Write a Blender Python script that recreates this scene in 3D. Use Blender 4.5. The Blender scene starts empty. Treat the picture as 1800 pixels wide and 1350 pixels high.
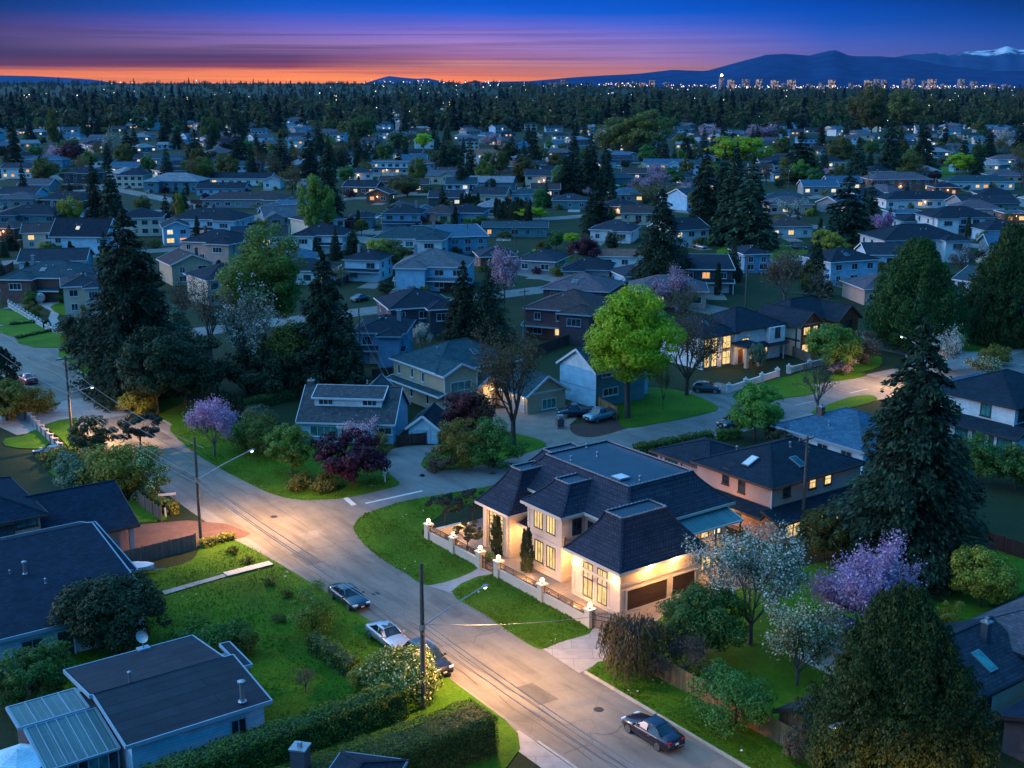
import bpy, math, random
import numpy as np
from mathutils import Vector, Matrix
from mathutils.geometry import tessellate_polygon

random.seed(7)
RNG = np.random.default_rng(7)
SC = bpy.context.scene
COL = SC.collection
R = math.radians

# ------------------------------------------------------------------ camera
F = 2150.0
CAMH = 44.0
PITCH = math.atan(530 / F)
CP, SP = math.cos(PITCH), math.sin(PITCH)
ANG = R(36.2)
UX, UY = math.cos(ANG), math.sin(ANG)          # street direction that runs away to the right
VX, VY = -UY, UX                               # street direction that runs away to the left


def un(px, py, z=0.0):
    """where the sight line of a photo pixel meets the height z"""
    x = (px - 900) / F
    y = -(py - 675) / F
    d = (x, y * SP + CP, y * CP - SP)
    t = (z - CAMH) / d[2]
    return (d[0] * t, d[1] * t)


def to_uv(p):
    return (p[0] * UX + p[1] * UY, p[0] * VX + p[1] * VY)


def uvw(px, py, z=0.0):
    return to_uv(un(px, py, z))


def xy(u, v):
    return (u * UX + v * VX, u * UY + v * VY)


def proj(x, y, z):
    Z = z - CAMH
    d = y * CP - Z * SP
    if d < 1:
        return (-9999, -9999)
    return (900 + F * x / d, 675 - F * (y * SP + Z * CP) / d)


def hgt(px, pyb, pyt):
    """height of an upright thing from its base and top pixel"""
    x, y = un(px, pyb)
    k = (675 - pyt) / F
    Z = y * (k * CP - SP) / (CP + k * SP)
    return Z + CAMH


cam = bpy.data.cameras.new('camera')
cam.sensor_width = 36
cam.lens = 36 * F / 1800
cam.clip_start = 1
cam.clip_end = 60000
camo = bpy.data.objects.new('camera', cam)
COL.objects.link(camo)
camo.location = (0, 0, CAMH)
camo.rotation_euler = (math.pi / 2 - PITCH, 0, 0)
SC.camera = camo
SC.render.resolution_x, SC.render.resolution_y = 1024, 768
SC.view_settings.view_transform = 'Standard'
SC.view_settings.look = 'None'
SC.view_settings.exposure = .22
SC.view_settings.gamma = 1
SC.cycles.use_denoising = True
SC.cycles.max_bounces = 6
SC.cycles.diffuse_bounces = 2
SC.cycles.glossy_bounces = 2
SC.cycles.transmission_bounces = 3
SC.cycles.transparent_max_bounces = 6
SC.cycles.volume_bounces = 0
SC.cycles.sample_clamp_indirect = 4
SC.cycles.caustics_reflective = False
SC.cycles.caustics_refractive = False


def lin(r, g, b):
    f = lambda c: (c / 255 / 12.92) if c / 255 <= .04045 else ((c / 255 + .055) / 1.055) ** 2.4
    return (f(r), f(g), f(b))


# ------------------------------------------------------------------ materials
MATS = {}


def new_mat(name):
    m = bpy.data.materials.new(name)
    m.use_nodes = True
    nt = m.node_tree
    nt.nodes.clear()
    out = nt.nodes.new('ShaderNodeOutputMaterial')
    MATS[name] = m
    return m, nt, out


def nd(nt, typ, **kw):
    n = nt.nodes.new('ShaderNode' + typ)
    for k, v in kw.items():
        if k.startswith('i_'):
            n.inputs[k[2:].replace('_', ' ')].default_value = v
        else:
            setattr(n, k, v)
    return n


def ramp(nt, stops, interp='LINEAR'):
    n = nt.nodes.new('ShaderNodeValToRGB')
    cr = n.color_ramp
    cr.interpolation = interp
    while len(cr.elements) < len(stops):
        cr.elements.new(.5)
    for e, (p, c) in zip(cr.elements, stops):
        e.position = p
        e.color = (*c, 1) if len(c) == 3 else c
    return n


def mixc(nt, fac, a, b, mode='MIX'):
    n = nt.nodes.new('ShaderNodeMix')
    n.data_type = 'RGBA'
    n.blend_type = mode
    for sock, val in ((0, fac), (6, a), (7, b)):
        if hasattr(val, 'node'):
            nt.links.new(val, n.inputs[sock])
        elif isinstance(val, (int, float)):
            n.inputs[sock].default_value = val
        else:
            n.inputs[sock].default_value = (*val, 1)
    return n.outputs[2]


def mth(nt, op, a, b=None, c=None):
    n = nt.nodes.new('ShaderNodeMath')
    n.operation = op
    for i, v in enumerate((a, b, c)):
        if v is None:
            continue
        if hasattr(v, 'node'):
            nt.links.new(v, n.inputs[i])
        else:
            n.inputs[i].default_value = v
    return n.outputs[0]


def scale_c(c, k):
    return tuple(min(1, x * k) for x in c)


def plain(name, col, rough=.6, metal=0, var=.18, scale=1.5, bump=0.0, spec=.5, coat=0, dirt=0):
    """painted / plastered / metal surface with uneven tone"""
    m, nt, out = new_mat(name)
    p = nd(nt, 'BsdfPrincipled')
    tc = nd(nt, 'TexCoord')
    n1 = nd(nt, 'TexNoise', i_Scale=scale, i_Detail=6, i_Roughness=.65)
    nt.links.new(tc.outputs['Object'], n1.inputs['Vector'])
    cr = ramp(nt, [(.3, scale_c(col, 1 - var)), (.7, scale_c(col, 1 + var))])
    nt.links.new(n1.outputs[0], cr.inputs[0])
    c = cr.outputs[0]
    if dirt:
        n2 = nd(nt, 'TexNoise', i_Scale=.35, i_Detail=8, i_Roughness=.7)
        nt.links.new(tc.outputs['Object'], n2.inputs['Vector'])
        r2 = ramp(nt, [(.45, (0, 0, 0)), (.75, (dirt, dirt, dirt))])
        nt.links.new(n2.outputs[0], r2.inputs[0])
        c = mixc(nt, r2.outputs[0], c, scale_c(col, .45))
    nt.links.new(c, p.inputs['Base Color'])
    p.inputs['Roughness'].default_value = rough
    p.inputs['Metallic'].default_value = metal
    p.inputs['Specular IOR Level'].default_value = spec
    if coat:
        p.inputs['Coat Weight'].default_value = coat
        p.inputs['Coat Roughness'].default_value = .05
    if bump:
        b = nd(nt, 'Bump', i_Strength=bump, i_Distance=.05)
        n3 = nd(nt, 'TexNoise', i_Scale=scale * 14, i_Detail=4)
        nt.links.new(tc.outputs['Object'], n3.inputs['Vector'])
        nt.links.new(n3.outputs[0], b.inputs['Height'])
        nt.links.new(b.outputs[0], p.inputs['Normal'])
    nt.links.new(p.outputs[0], out.inputs[0])
    return m


def coursed(name, col, bw, bh, mort=.02, var=.25, dark=.5, rough=.8, moss=None, bump=.5, spec=.3):
    """shingles, tiles, siding, bricks, planks: courses laid out in the surface's own UVs (metres)"""
    m, nt, out = new_mat(name)
    p = nd(nt, 'BsdfPrincipled')
    uvn = nd(nt, 'UVMap')
    br = nd(nt, 'TexBrick')
    br.offset = .5
    br.inputs['Scale'].default_value = 1
    br.inputs['Brick Width'].default_value = bw
    br.inputs['Row Height'].default_value = bh
    br.inputs['Mortar Size'].default_value = mort
    br.inputs['Mortar Smooth'].default_value = .3
    br.inputs['Color1'].default_value = (*scale_c(col, 1 - var), 1)
    br.inputs['Color2'].default_value = (*scale_c(col, 1 + var), 1)
    br.inputs['Mortar'].default_value = (*scale_c(col, dark), 1)
    nt.links.new(uvn.outputs[0], br.inputs['Vector'])
    n1 = nd(nt, 'TexNoise', i_Scale=.6, i_Detail=8, i_Roughness=.7)
    nt.links.new(uvn.outputs[0], n1.inputs['Vector'])
    cr = ramp(nt, [(.3, (.72, .72, .72)), (.7, (1.15, 1.15, 1.15))])
    nt.links.new(n1.outputs[0], cr.inputs[0])
    c = mixc(nt, 1.0, br.outputs[0], cr.outputs[0], 'MULTIPLY')
    if moss:
        n2 = nd(nt, 'TexNoise', i_Scale=2.2, i_Detail=5, i_Roughness=.75)
        nt.links.new(uvn.outputs[0], n2.inputs['Vector'])
        r2 = ramp(nt, [(.58, (0, 0, 0)), (.68, (.9, .9, .9))])
        nt.links.new(n2.outputs[0], r2.inputs[0])
        c = mixc(nt, r2.outputs[0], c, moss)
    nt.links.new(c, p.inputs['Base Color'])
    p.inputs['Roughness'].default_value = rough
    p.inputs['Specular IOR Level'].default_value = spec
    if bump:
        b = nd(nt, 'Bump', i_Strength=bump, i_Distance=.03)
        nt.links.new(br.outputs['Fac'], b.inputs['Height'])
        b.invert = True
        nt.links.new(b.outputs[0], p.inputs['Normal'])
    nt.links.new(p.outputs[0], out.inputs[0])
    return m


def emis(name, col, strength, detail=True, sampled=False):
    """lit window: lamp light on curtains and furniture seen through the pane"""
    m, nt, out = new_mat(name)
    e = nd(nt, 'Emission')
    if detail:
        tc = nd(nt, 'TexCoord')
        mp = nd(nt, 'Mapping')
        mp.inputs['Scale'].default_value = (2.3, 2.3, .55)
        nt.links.new(tc.outputs['Object'], mp.inputs[0])
        n1 = nd(nt, 'TexNoise', i_Scale=1.6, i_Detail=5, i_Roughness=.7)
        nt.links.new(mp.outputs[0], n1.inputs['Vector'])
        cr = ramp(nt, [(.3, scale_c(col, .28)), (.48, scale_c(col, .8)), (.75, tuple(min(1, x * 1.25) for x in col))])
        nt.links.new(n1.outputs[0], cr.inputs[0])
        nt.links.new(cr.outputs[0], e.inputs[0])
    else:
        e.inputs[0].default_value = (*col, 1)
    e.inputs[1].default_value = strength
    nt.links.new(e.outputs[0], out.inputs[0])
    try:
        m.cycles.emission_sampling = 'FRONT' if sampled else 'NONE'
    except Exception:
        pass
    return m


def glass(name, col=(.02, .03, .04), rough=.08, curtain=None):
    m, nt, out = new_mat(name)
    p = nd(nt, 'BsdfPrincipled', i_Roughness=rough, i_IOR=1.5)
    tc = nd(nt, 'TexCoord')
    n1 = nd(nt, 'TexNoise', i_Scale=1.1, i_Detail=3)
    nt.links.new(tc.outputs['Object'], n1.inputs['Vector'])
    cr = ramp(nt, [(.42, col), (.6, curtain or scale_c(col, 2.2))])
    nt.links.new(n1.outputs[0], cr.inputs[0])
    nt.links.new(cr.outputs[0], p.inputs['Base Color'])
    p.inputs['Specular IOR Level'].default_value = .8
    nt.links.new(p.outputs[0], out.inputs[0])
    return m


def leaf_mat(name, c1, c2, trans=.35, rough=.6, c3=None):
    m, nt, out = new_mat(name)
    geo = nd(nt, 'NewGeometry')
    oi = nd(nt, 'ObjectInfo')
    stops = [(0, c1), (.65, c2)] if c3 is None else [(0, c1), (.6, c2), (.9, c3)]
    cr = ramp(nt, stops)
    nt.links.new(geo.outputs['Random Per Island'], cr.inputs[0])
    hs = nd(nt, 'HueSaturation')
    v = mth(nt, 'MULTIPLY_ADD', oi.outputs['Random'], .5, .75)
    hsh = mth(nt, 'MULTIPLY_ADD', oi.outputs['Random'], .05, .475)
    nt.links.new(v, hs.inputs['Value'])
    nt.links.new(hsh, hs.inputs['Hue'])
    nt.links.new(cr.outputs[0], hs.inputs['Color'])
    d = nd(nt, 'BsdfPrincipled', i_Roughness=rough)
    d.inputs['Specular IOR Level'].default_value = .25
    nt.links.new(hs.outputs[0], d.inputs['Base Color'])
    t = nd(nt, 'BsdfTranslucent')
    nt.links.new(hs.outputs[0], t.inputs[0])
    mx = nd(nt, 'MixShader', i_Fac=trans)
    nt.links.new(d.outputs[0], mx.inputs[1])
    nt.links.new(t.outputs[0], mx.inputs[2])
    nt.links.new(mx.outputs[0], out.inputs[0])
    return m


# ------------------------------------------------------------------ mesh builder
class MB:
    def __init__(s):
        s.v, s.f, s.m, s.mats = [], [], [], []

    def mi(s, mat):
        if mat is None:
            return 0
        if mat not in s.mats:
            s.mats.append(mat)
        return s.mats.index(mat)

    def poly(s, pts, mat=None):
        b = len(s.v)
        s.v.extend(tuple(p) for p in pts)
        s.f.append(tuple(range(b, b + len(pts))))
        s.m.append(s.mi(mat))

    def box(s, x0, x1, y0, y1, z0, z1, mat=None, skip=''):
        b = len(s.v)
        s.v += [(x0, y0, z0), (x1, y0, z0), (x1, y1, z0), (x0, y1, z0), (x0, y0, z1), (x1, y0, z1), (x1, y1, z1), (x0, y1, z1)]
        k = s.mi(mat)
        for nm, q in (('b', (0, 3, 2, 1)), ('t', (4, 5, 6, 7)), ('y', (0, 1, 5, 4)), ('X', (1, 2, 6, 5)), ('Y', (2, 3, 7, 6)), ('x', (3, 0, 4, 7))):
            if nm in skip:
                continue
            s.f.append(tuple(b + i for i in q))
            s.m.append(k)

    def obox(s, c, ax, ay, az, mat=None):
        """box from centre and three half-axis vectors"""
        c, ax, ay, az = map(Vector, (c, ax, ay, az))
        b = len(s.v)
        for sz in (-1, 1):
            for sx, sy in ((-1, -1), (1, -1), (1, 1), (-1, 1)):
                s.v.append(tuple(c + ax * sx + ay * sy + az * sz))
        k = s.mi(mat)
        for q in ((0, 3, 2, 1), (4, 5, 6, 7), (0, 1, 5, 4), (1, 2, 6, 5), (2, 3, 7, 6), (3, 0, 4, 7)):
            s.f.append(tuple(b + i for i in q))
            s.m.append(k)

    def bar(s, p, q, w, h=None, mat=None):
        p, q = Vector(p), Vector(q)
        d = q - p
        up = Vector((0, 0, 1)) if abs(d.normalized().z) < .95 else Vector((1, 0, 0))
        a = d.cross(up).normalized() * w / 2
        c = a.cross(d).normalized() * (h or w) / 2
        s.obox((p + q) / 2, d / 2, a, c, mat)

    def tube(s, pts, rad, n=6, mat=None, cap=True):
        pts = [Vector(p) for p in pts]
        if not hasattr(rad, '__len__'):
            rad = [rad] * len(pts)
        k = s.mi(mat)
        base = len(s.v)
        prev = None
        for i, p in enumerate(pts):
            d = (pts[min(i + 1, len(pts) - 1)] - pts[max(i - 1, 0)])
            d = d.normalized() if d.length > 1e-9 else Vector((0, 0, 1))
            if prev is None:
                prev = d.orthogonal().normalized()
            a = (prev - d * prev.dot(d))
            a = a.normalized() if a.length > 1e-6 else d.orthogonal().normalized()
            prev = a
            c = d.cross(a)
            for j in range(n):
                t = 2 * math.pi * j / n
                s.v.append(tuple(p + (a * math.cos(t) + c * math.sin(t)) * rad[i]))
        for i in range(len(pts) - 1):
            for j in range(n):
                s.f.append((base + i * n + j, base + i * n + (j + 1) % n, base + (i + 1) * n + (j + 1) % n, base + (i + 1) * n + j))
                s.m.append(k)
        if cap:
            s.f.append(tuple(base + j for j in reversed(range(n))))
            s.f.append(tuple(base + (len(pts) - 1) * n + j for j in range(n)))
            s.m += [k, k]

    def lathe(s, prof, n=12, c=(0, 0, 0), mat=None):
        """profile [(r,z)] turned round the upright axis at c"""
        k = s.mi(mat)
        b = len(s.v)
        for r, z in prof:
            for j in range(n):
                t = 2 * math.pi * j / n
                s.v.append((c[0] + r * math.cos(t), c[1] + r * math.sin(t), c[2] + z))
        for i in range(len(prof) - 1):
            for j in range(n):
                s.f.append((b + i * n + j, b + i * n + (j + 1) % n, b + (i + 1) * n + (j + 1) % n, b + (i + 1) * n + j))
                s.m.append(k)
        s.f.append(tuple(b + (len(prof) - 1) * n + j for j in range(n)))
        s.f.append(tuple(b + j for j in reversed(range(n))))
        s.m += [k, k]

    def prism(s, outline, z0, z1, mat=None):
        n = len(outline)
        b = len(s.v)
        s.v += [(x, y, z0) for x, y in outline] + [(x, y, z1) for x, y in outline]
        k = s.mi(mat)
        ar = sum(outline[i][0] * outline[(i + 1) % n][1] - outline[(i + 1) % n][0] * outline[i][1] for i in range(n))
        tris = tessellate_polygon([[Vector((x, y, 0)) for x, y in outline]])
        for t in tris:
            (x0, y0), (x1, y1), (x2, y2) = (outline[i] for i in t)
            if (x1 - x0) * (y2 - y0) - (x2 - x0) * (y1 - y0) < 0:
                t = t[::-1]
            s.f.append(tuple(b + n + i for i in t))
            s.m.append(k)
        for i in range(n) if ar > 0 else reversed(range(n)):
            j = (i + 1) % n
            s.f.append((b + i, b + j, b + n + j, b + n + i) if ar > 0 else (b + j, b + i, b + n + i, b + n + j))
            s.m.append(k)

    def build(s, name, mat=None, parent=None, loc=(0, 0, 0), rotz=0, smooth=False):
        me = bpy.data.meshes.new(name)
        me.from_pydata(s.v, [], s.f)
        mats = s.mats or ([mat] if mat else [])
        for m in mats:
            me.materials.append(m)
        if s.mats:
            me.polygons.foreach_set('material_index', s.m)
        auto_uv(me)
        if smooth:
            me.polygons.foreach_set('use_smooth', [True] * len(me.polygons))
        o = bpy.data.objects.new(name, me)
        COL.objects.link(o)
        o.location = loc
        o.rotation_euler = (0, 0, rotz)
        if parent:
            o.parent = parent
        return o


def auto_uv(me):
    """UVs in metres: along the eave / up the slope of every face"""
    nl = len(me.loops)
    if not nl:
        return
    uv = me.uv_layers.new(name='UVMap')
    nv = len(me.vertices)
    co = np.empty(nv * 3)
    me.vertices.foreach_get('co', co)
    co = co.reshape(-1, 3)
    li = np.empty(nl, int)
    me.loops.foreach_get('vertex_index', li)
    npol = len(me.polygons)
    tot = np.empty(npol, int)
    me.polygons.foreach_get('loop_total', tot)
    no = np.empty(npol * 3)
    me.polygons.foreach_get('normal', no)
    no = no.reshape(-1, 3)
    t = np.stack([-no[:, 1], no[:, 0], np.zeros(npol)], 1)
    ln = np.linalg.norm(t, axis=1)
    flat = ln < 1e-3
    t[flat] = (1, 0, 0)
    t[~flat] /= ln[~flat][:, None]
    b = np.cross(no, t)
    pf = np.repeat(np.arange(npol), tot)
    P = co[li]
    out = np.stack([(P * t[pf]).sum(1), (P * b[pf]).sum(1)], 1)
    uv.data.foreach_set('uv', out.ravel())


def quads_obj(name, V, mat, parent=None, extra=None):
    """object of loose quads; V is (n,4,3)"""
    n = len(V)
    me = bpy.data.meshes.new(name)
    me.vertices.add(n * 4)
    me.vertices.foreach_set('co', np.ascontiguousarray(V, dtype=np.float32).ravel())
    me.loops.add(n * 4)
    me.loops.foreach_set('vertex_index', np.arange(n * 4, dtype=np.int32))
    me.polygons.add(n)
    me.polygons.foreach_set('loop_start', np.arange(n, dtype=np.int32) * 4)
    try:
        me.polygons.foreach_set('loop_total', np.full(n, 4, dtype=np.int32))
    except Exception:
        pass
    mats = mat if isinstance(mat, (list, tuple)) else [mat]
    for m in mats:
        me.materials.append(m)
    if extra is not None:
        me.polygons.foreach_set('material_index', extra.astype(np.int32))
    me.update(calc_edges=True)
    o = bpy.data.objects.new(name, me)
    COL.objects.link(o)
    if parent:
        o.parent = parent
    return o


def thing(name, label, cat, loc=(0, 0, 0), rotz=0, group=None):
    o = bpy.data.objects.new(name, None)
    o.empty_display_size = .3
    COL.objects.link(o)
    o.location = loc
    o.rotation_euler = (0, 0, rotz)
    tag(o, label, cat, group)
    return o


def tag(o, label, cat, group=None, kind=None):
    if label:
        o['label'] = label
    if cat:
        o['category'] = cat
    if group:
        o['group'] = group
    if kind:
        o['kind'] = kind
    return o


def struct(o, label=None, cat=None):
    o['kind'] = 'structure'
    o['label'] = label or ''
    if cat:
        o['category'] = cat
    if not label:
        del o['label']
    return o


def dup(root, loc=None, rotz=None, scale=None, label=None, group=None):
    """a copy of a thing with copies of its parts and their sub-parts"""
    r = root.copy()
    COL.objects.link(r)
    if loc is not None:
        r.location = loc
    if rotz is not None:
        r.rotation_euler = (0, 0, rotz)
    if scale is not None:
        r.scale = scale if hasattr(scale, '__len__') else (scale,) * 3
    if label:
        r['label'] = label
    if group:
        r['group'] = group
    for ch in list(root.children):
        c = ch.copy()
        COL.objects.link(c)
        c.parent = r
        for g in list(ch.children):
            d = g.copy()
            COL.objects.link(d)
            d.parent = c
    return r


def lamp(name, kind, loc, energy, col, parent=None, size=.2, spot=None, rot=None, blend=.6):
    l = bpy.data.lights.new(name, kind)
    l.energy = energy
    l.color = col
    if kind == 'SUN':
        l.angle = size
    else:
        l.shadow_soft_size = size
    if spot:
        l.spot_size = spot
        l.spot_blend = blend
    o = bpy.data.objects.new(name, l)
    COL.objects.link(o)
    o.location = loc
    if rot:
        o.rotation_euler = rot
    if parent:
        o.parent = parent
    return o
# ------------------------------------------------------------------ sky
W = bpy.data.worlds.new('World')
SC.world = W
W.use_nodes = True
nt = W.node_tree
nt.nodes.clear()
wout = nt.nodes.new('ShaderNodeOutputWorld')
bg = nt.nodes.new('ShaderNodeBackground')
tc = nd(nt, 'TexCoord')
sx = nd(nt, 'SeparateXYZ')
nt.links.new(tc.outputs['Generated'], sx.inputs[0])
az = mth(nt, 'ARCTAN2', sx.outputs[0], sx.outputs[1])
el = sx.outputs[2]
# stretched turbulence bends the bands a little
cmb = nd(nt, 'CombineXYZ')
nt.links.new(mth(nt, 'MULTIPLY', az, 5.0), cmb.inputs[0])
nt.links.new(mth(nt, 'MULTIPLY', el, 150.0), cmb.inputs[1])
nz = nd(nt, 'TexNoise', i_Scale=1.0, i_Detail=5, i_Roughness=.55, i_Distortion=.6)
nt.links.new(cmb.outputs[0], nz.inputs['Vector'])
elw = mth(nt, 'ADD', el, mth(nt, 'MULTIPLY', mth(nt, 'SUBTRACT', nz.outputs[0], .5), .0045))
elp = mth(nt, 'POWER', mth(nt, 'MAXIMUM', elw, 0.0), .5)     # more room near the horizon


def P(y):
    return math.sqrt(max(0, math.sin(math.atan((675 - y) / F) - PITCH)))


ZEN = SKY_ZENITH = (.010, .29, .80)
SKYK = .96
COLS = {  # azimuth -> [(photo row, colour)]
    -22: [(147, (190, 88, 30)), (136, (212, 106, 34)), (123, (212, 104, 40)), (117, (108, 42, 40)), (100, (70, 30, 46)), (84, (78, 46, 76)), (62, (84, 58, 106)), (45, (62, 52, 114)), (25, (26, 46, 112)), (5, (3, 44, 108))],
    -10: [(147, (226, 108, 40)), (138, (238, 124, 46)), (125, (232, 116, 50)), (118, (140, 50, 50)), (100, (98, 46, 74)), (82, (146, 102, 148)), (60, (122, 98, 178)), (42, (90, 88, 186)), (22, (36, 84, 192)), (5, (8, 78, 186))],
    -2: [(147, (226, 104, 62)), (138, (222, 110, 74)), (124, (196, 100, 90)), (114, (214, 132, 112)), (98, (158, 92, 132)), (80, (172, 124, 180)), (60, (138, 112, 200)), (42, (98, 98, 204)), (22, (28, 88, 206)), (5, (2, 80, 198))],
    6: [(147, (150, 88, 120)), (138, (176, 98, 118)), (122, (176, 106, 134)), (104, (160, 112, 158)), (84, (150, 118, 186)), (60, (112, 104, 196)), (42, (66, 92, 200)), (22, (6, 82, 198)), (5, (0, 76, 192))],
    14: [(147, (60, 66, 140)), (120, (96, 84, 150)), (98, (92, 88, 160)), (70, (58, 84, 178)), (45, (14, 74, 176)), (20, (0, 66, 170)), (5, (0, 60, 160))],
    23: [(147, (34, 56, 130)), (110, (46, 66, 140)), (80, (30, 66, 146)), (50, (6, 58, 138)), (20, (0, 42, 110)), (5, (0, 38, 100))],
}
prev = None
pa = None
for a in sorted(COLS):
    st = [(P(y), tuple(q * SKYK * g for q, g in zip(lin(*c), (1 + .42 * max(0, y - 112) / 30, 1 + .52 * max(0, y - 112) / 30, 1 - .98 * max(0, y - 110) / 37)))) for y, c in COLS[a]]
    top = st[-1][1]
    st.append((.42, tuple(.55 * t + .45 * z for t, z in zip(top, ZEN))))
    st.append((.7, ZEN))
    st = st[:1] + st[1:]
    rp = ramp(nt, st)
    nt.links.new(elp, rp.inputs[0])
    if prev is None:
        prev = rp.outputs[0]
    else:
        mr = nd(nt, 'MapRange')
        mr.inputs[1].default_value = R(pa)
        mr.inputs[2].default_value = R(a)
        nt.links.new(az, mr.inputs[0])
        prev = mixc(nt, mr.outputs[0], prev, rp.outputs[0])
    pa = a
# long dark cloud streaks low in the west
cm2 = nd(nt, 'CombineXYZ')
nt.links.new(mth(nt, 'MULTIPLY', az, 3.2), cm2.inputs[0])
nt.links.new(mth(nt, 'MULTIPLY', el, 260.0), cm2.inputs[1])
nz2 = nd(nt, 'TexNoise', i_Scale=1.0, i_Detail=6, i_Roughness=.6, i_Distortion=.4)
nt.links.new(cm2.outputs[0], nz2.inputs['Vector'])
st2 = ramp(nt, [(.47, (0, 0, 0)), (.62, (1, 1, 1))])
nt.links.new(nz2.outputs[0], st2.inputs[0])
win = ramp(nt, [(0, (.1,) * 3), (P(125), (.5,) * 3), (P(100), (.8,) * 3), (P(60), (.55,) * 3), (P(25), (.0,) * 3)])
nt.links.new(elp, win.inputs[0])
mra = nd(nt, 'MapRange')
mra.inputs[1].default_value = R(15)
mra.inputs[2].default_value = R(-6)
mra.inputs[3].default_value = .12
mra.inputs[4].default_value = .85
nt.links.new(az, mra.inputs[0])
fac = mth(nt, 'MULTIPLY', mth(nt, 'MULTIPLY', st2.outputs[0], win.outputs[0]), mra.outputs[0])
sky = mixc(nt, fac, prev, lin(70, 34, 62))
# the half of the sky towards the afterglow is paler than the half behind it
dt = nd(nt, 'VectorMath', operation='DOT_PRODUCT')
nt.links.new(tc.outputs['Generated'], dt.inputs[0])
dt.inputs[1].default_value = Vector((-.90, .10, .36)).normalized()
glow = ramp(nt, [(.18, (0, 0, 0)), (.95, (1, 1, 1))])
nt.links.new(dt.outputs['Value'], glow.inputs[0])
hi = ramp(nt, [(.27, (0, 0, 0)), (.45, (1, 1, 1))])
nt.links.new(elp, hi.inputs[0])
gl = mth(nt, 'MULTIPLY', glow.outputs[0], hi.outputs[0])
sky = mixc(nt, mth(nt, 'MULTIPLY', gl, .85), sky, (.66, 1.55, 2.7))
nt.links.new(sky, bg.inputs[0])
bg.inputs[1].default_value = 1.0
nt.links.new(bg.outputs[0], wout.inputs[0])

# afterglow: the one soft low sun
sun = lamp('sun', 'SUN', (0, 0, 200), 1.0, (1.0, .70, .74), size=R(20))
sun.rotation_euler = Vector((.95, -.20, -.17)).to_track_quat('-Z', 'Y').to_euler()

# ------------------------------------------------------------------ surface materials of the setting
def grass_mat(name, a, b, c):
    m, nt, out = new_mat(name)
    p = nd(nt, 'BsdfPrincipled', i_Roughness=.85)
    p.inputs['Specular IOR Level'].default_value = .15
    tc = nd(nt, 'TexCoord')
    n1 = nd(nt, 'TexNoise', i_Scale=.16, i_Detail=7, i_Roughness=.65)
    n2 = nd(nt, 'TexNoise', i_Scale=3.5, i_Detail=8, i_Roughness=.8)
    for n in (n1, n2):
        nt.links.new(tc.outputs['Object'], n.inputs['Vector'])
    r1 = ramp(nt, [(.32, a), (.52, b), (.7, c)])
    nt.links.new(n1.outputs[0], r1.inputs[0])
    r2 = ramp(nt, [(.3, (.45, .5, .4)), (.7, (1.4, 1.35, 1.3))])
    nt.links.new(n2.outputs[0], r2.inputs[0])
    col = mixc(nt, 1, r1.outputs[0], r2.outputs[0], 'MULTIPLY')
    nt.links.new(col, p.inputs['Base Color'])
    bp = nd(nt, 'Bump', i_Strength=.9, i_Distance=.12)
    n3 = nd(nt, 'TexNoise', i_Scale=9, i_Detail=6, i_Roughness=.8)
    nt.links.new(tc.outputs['Object'], n3.inputs['Vector'])
    nt.links.new(n3.outputs[0], bp.inputs['Height'])
    nt.links.new(bp.outputs[0], p.inputs['Normal'])
    nt.links.new(p.outputs[0], out.inputs[0])
    return m


M_GRASS = grass_mat('grass', (.038, .110, .004), (.064, .175, .005), (.115, .205, .010))
M_SOIL = grass_mat('soil', (.020, .035, .014), (.028, .045, .018), (.036, .04, .02))


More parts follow.
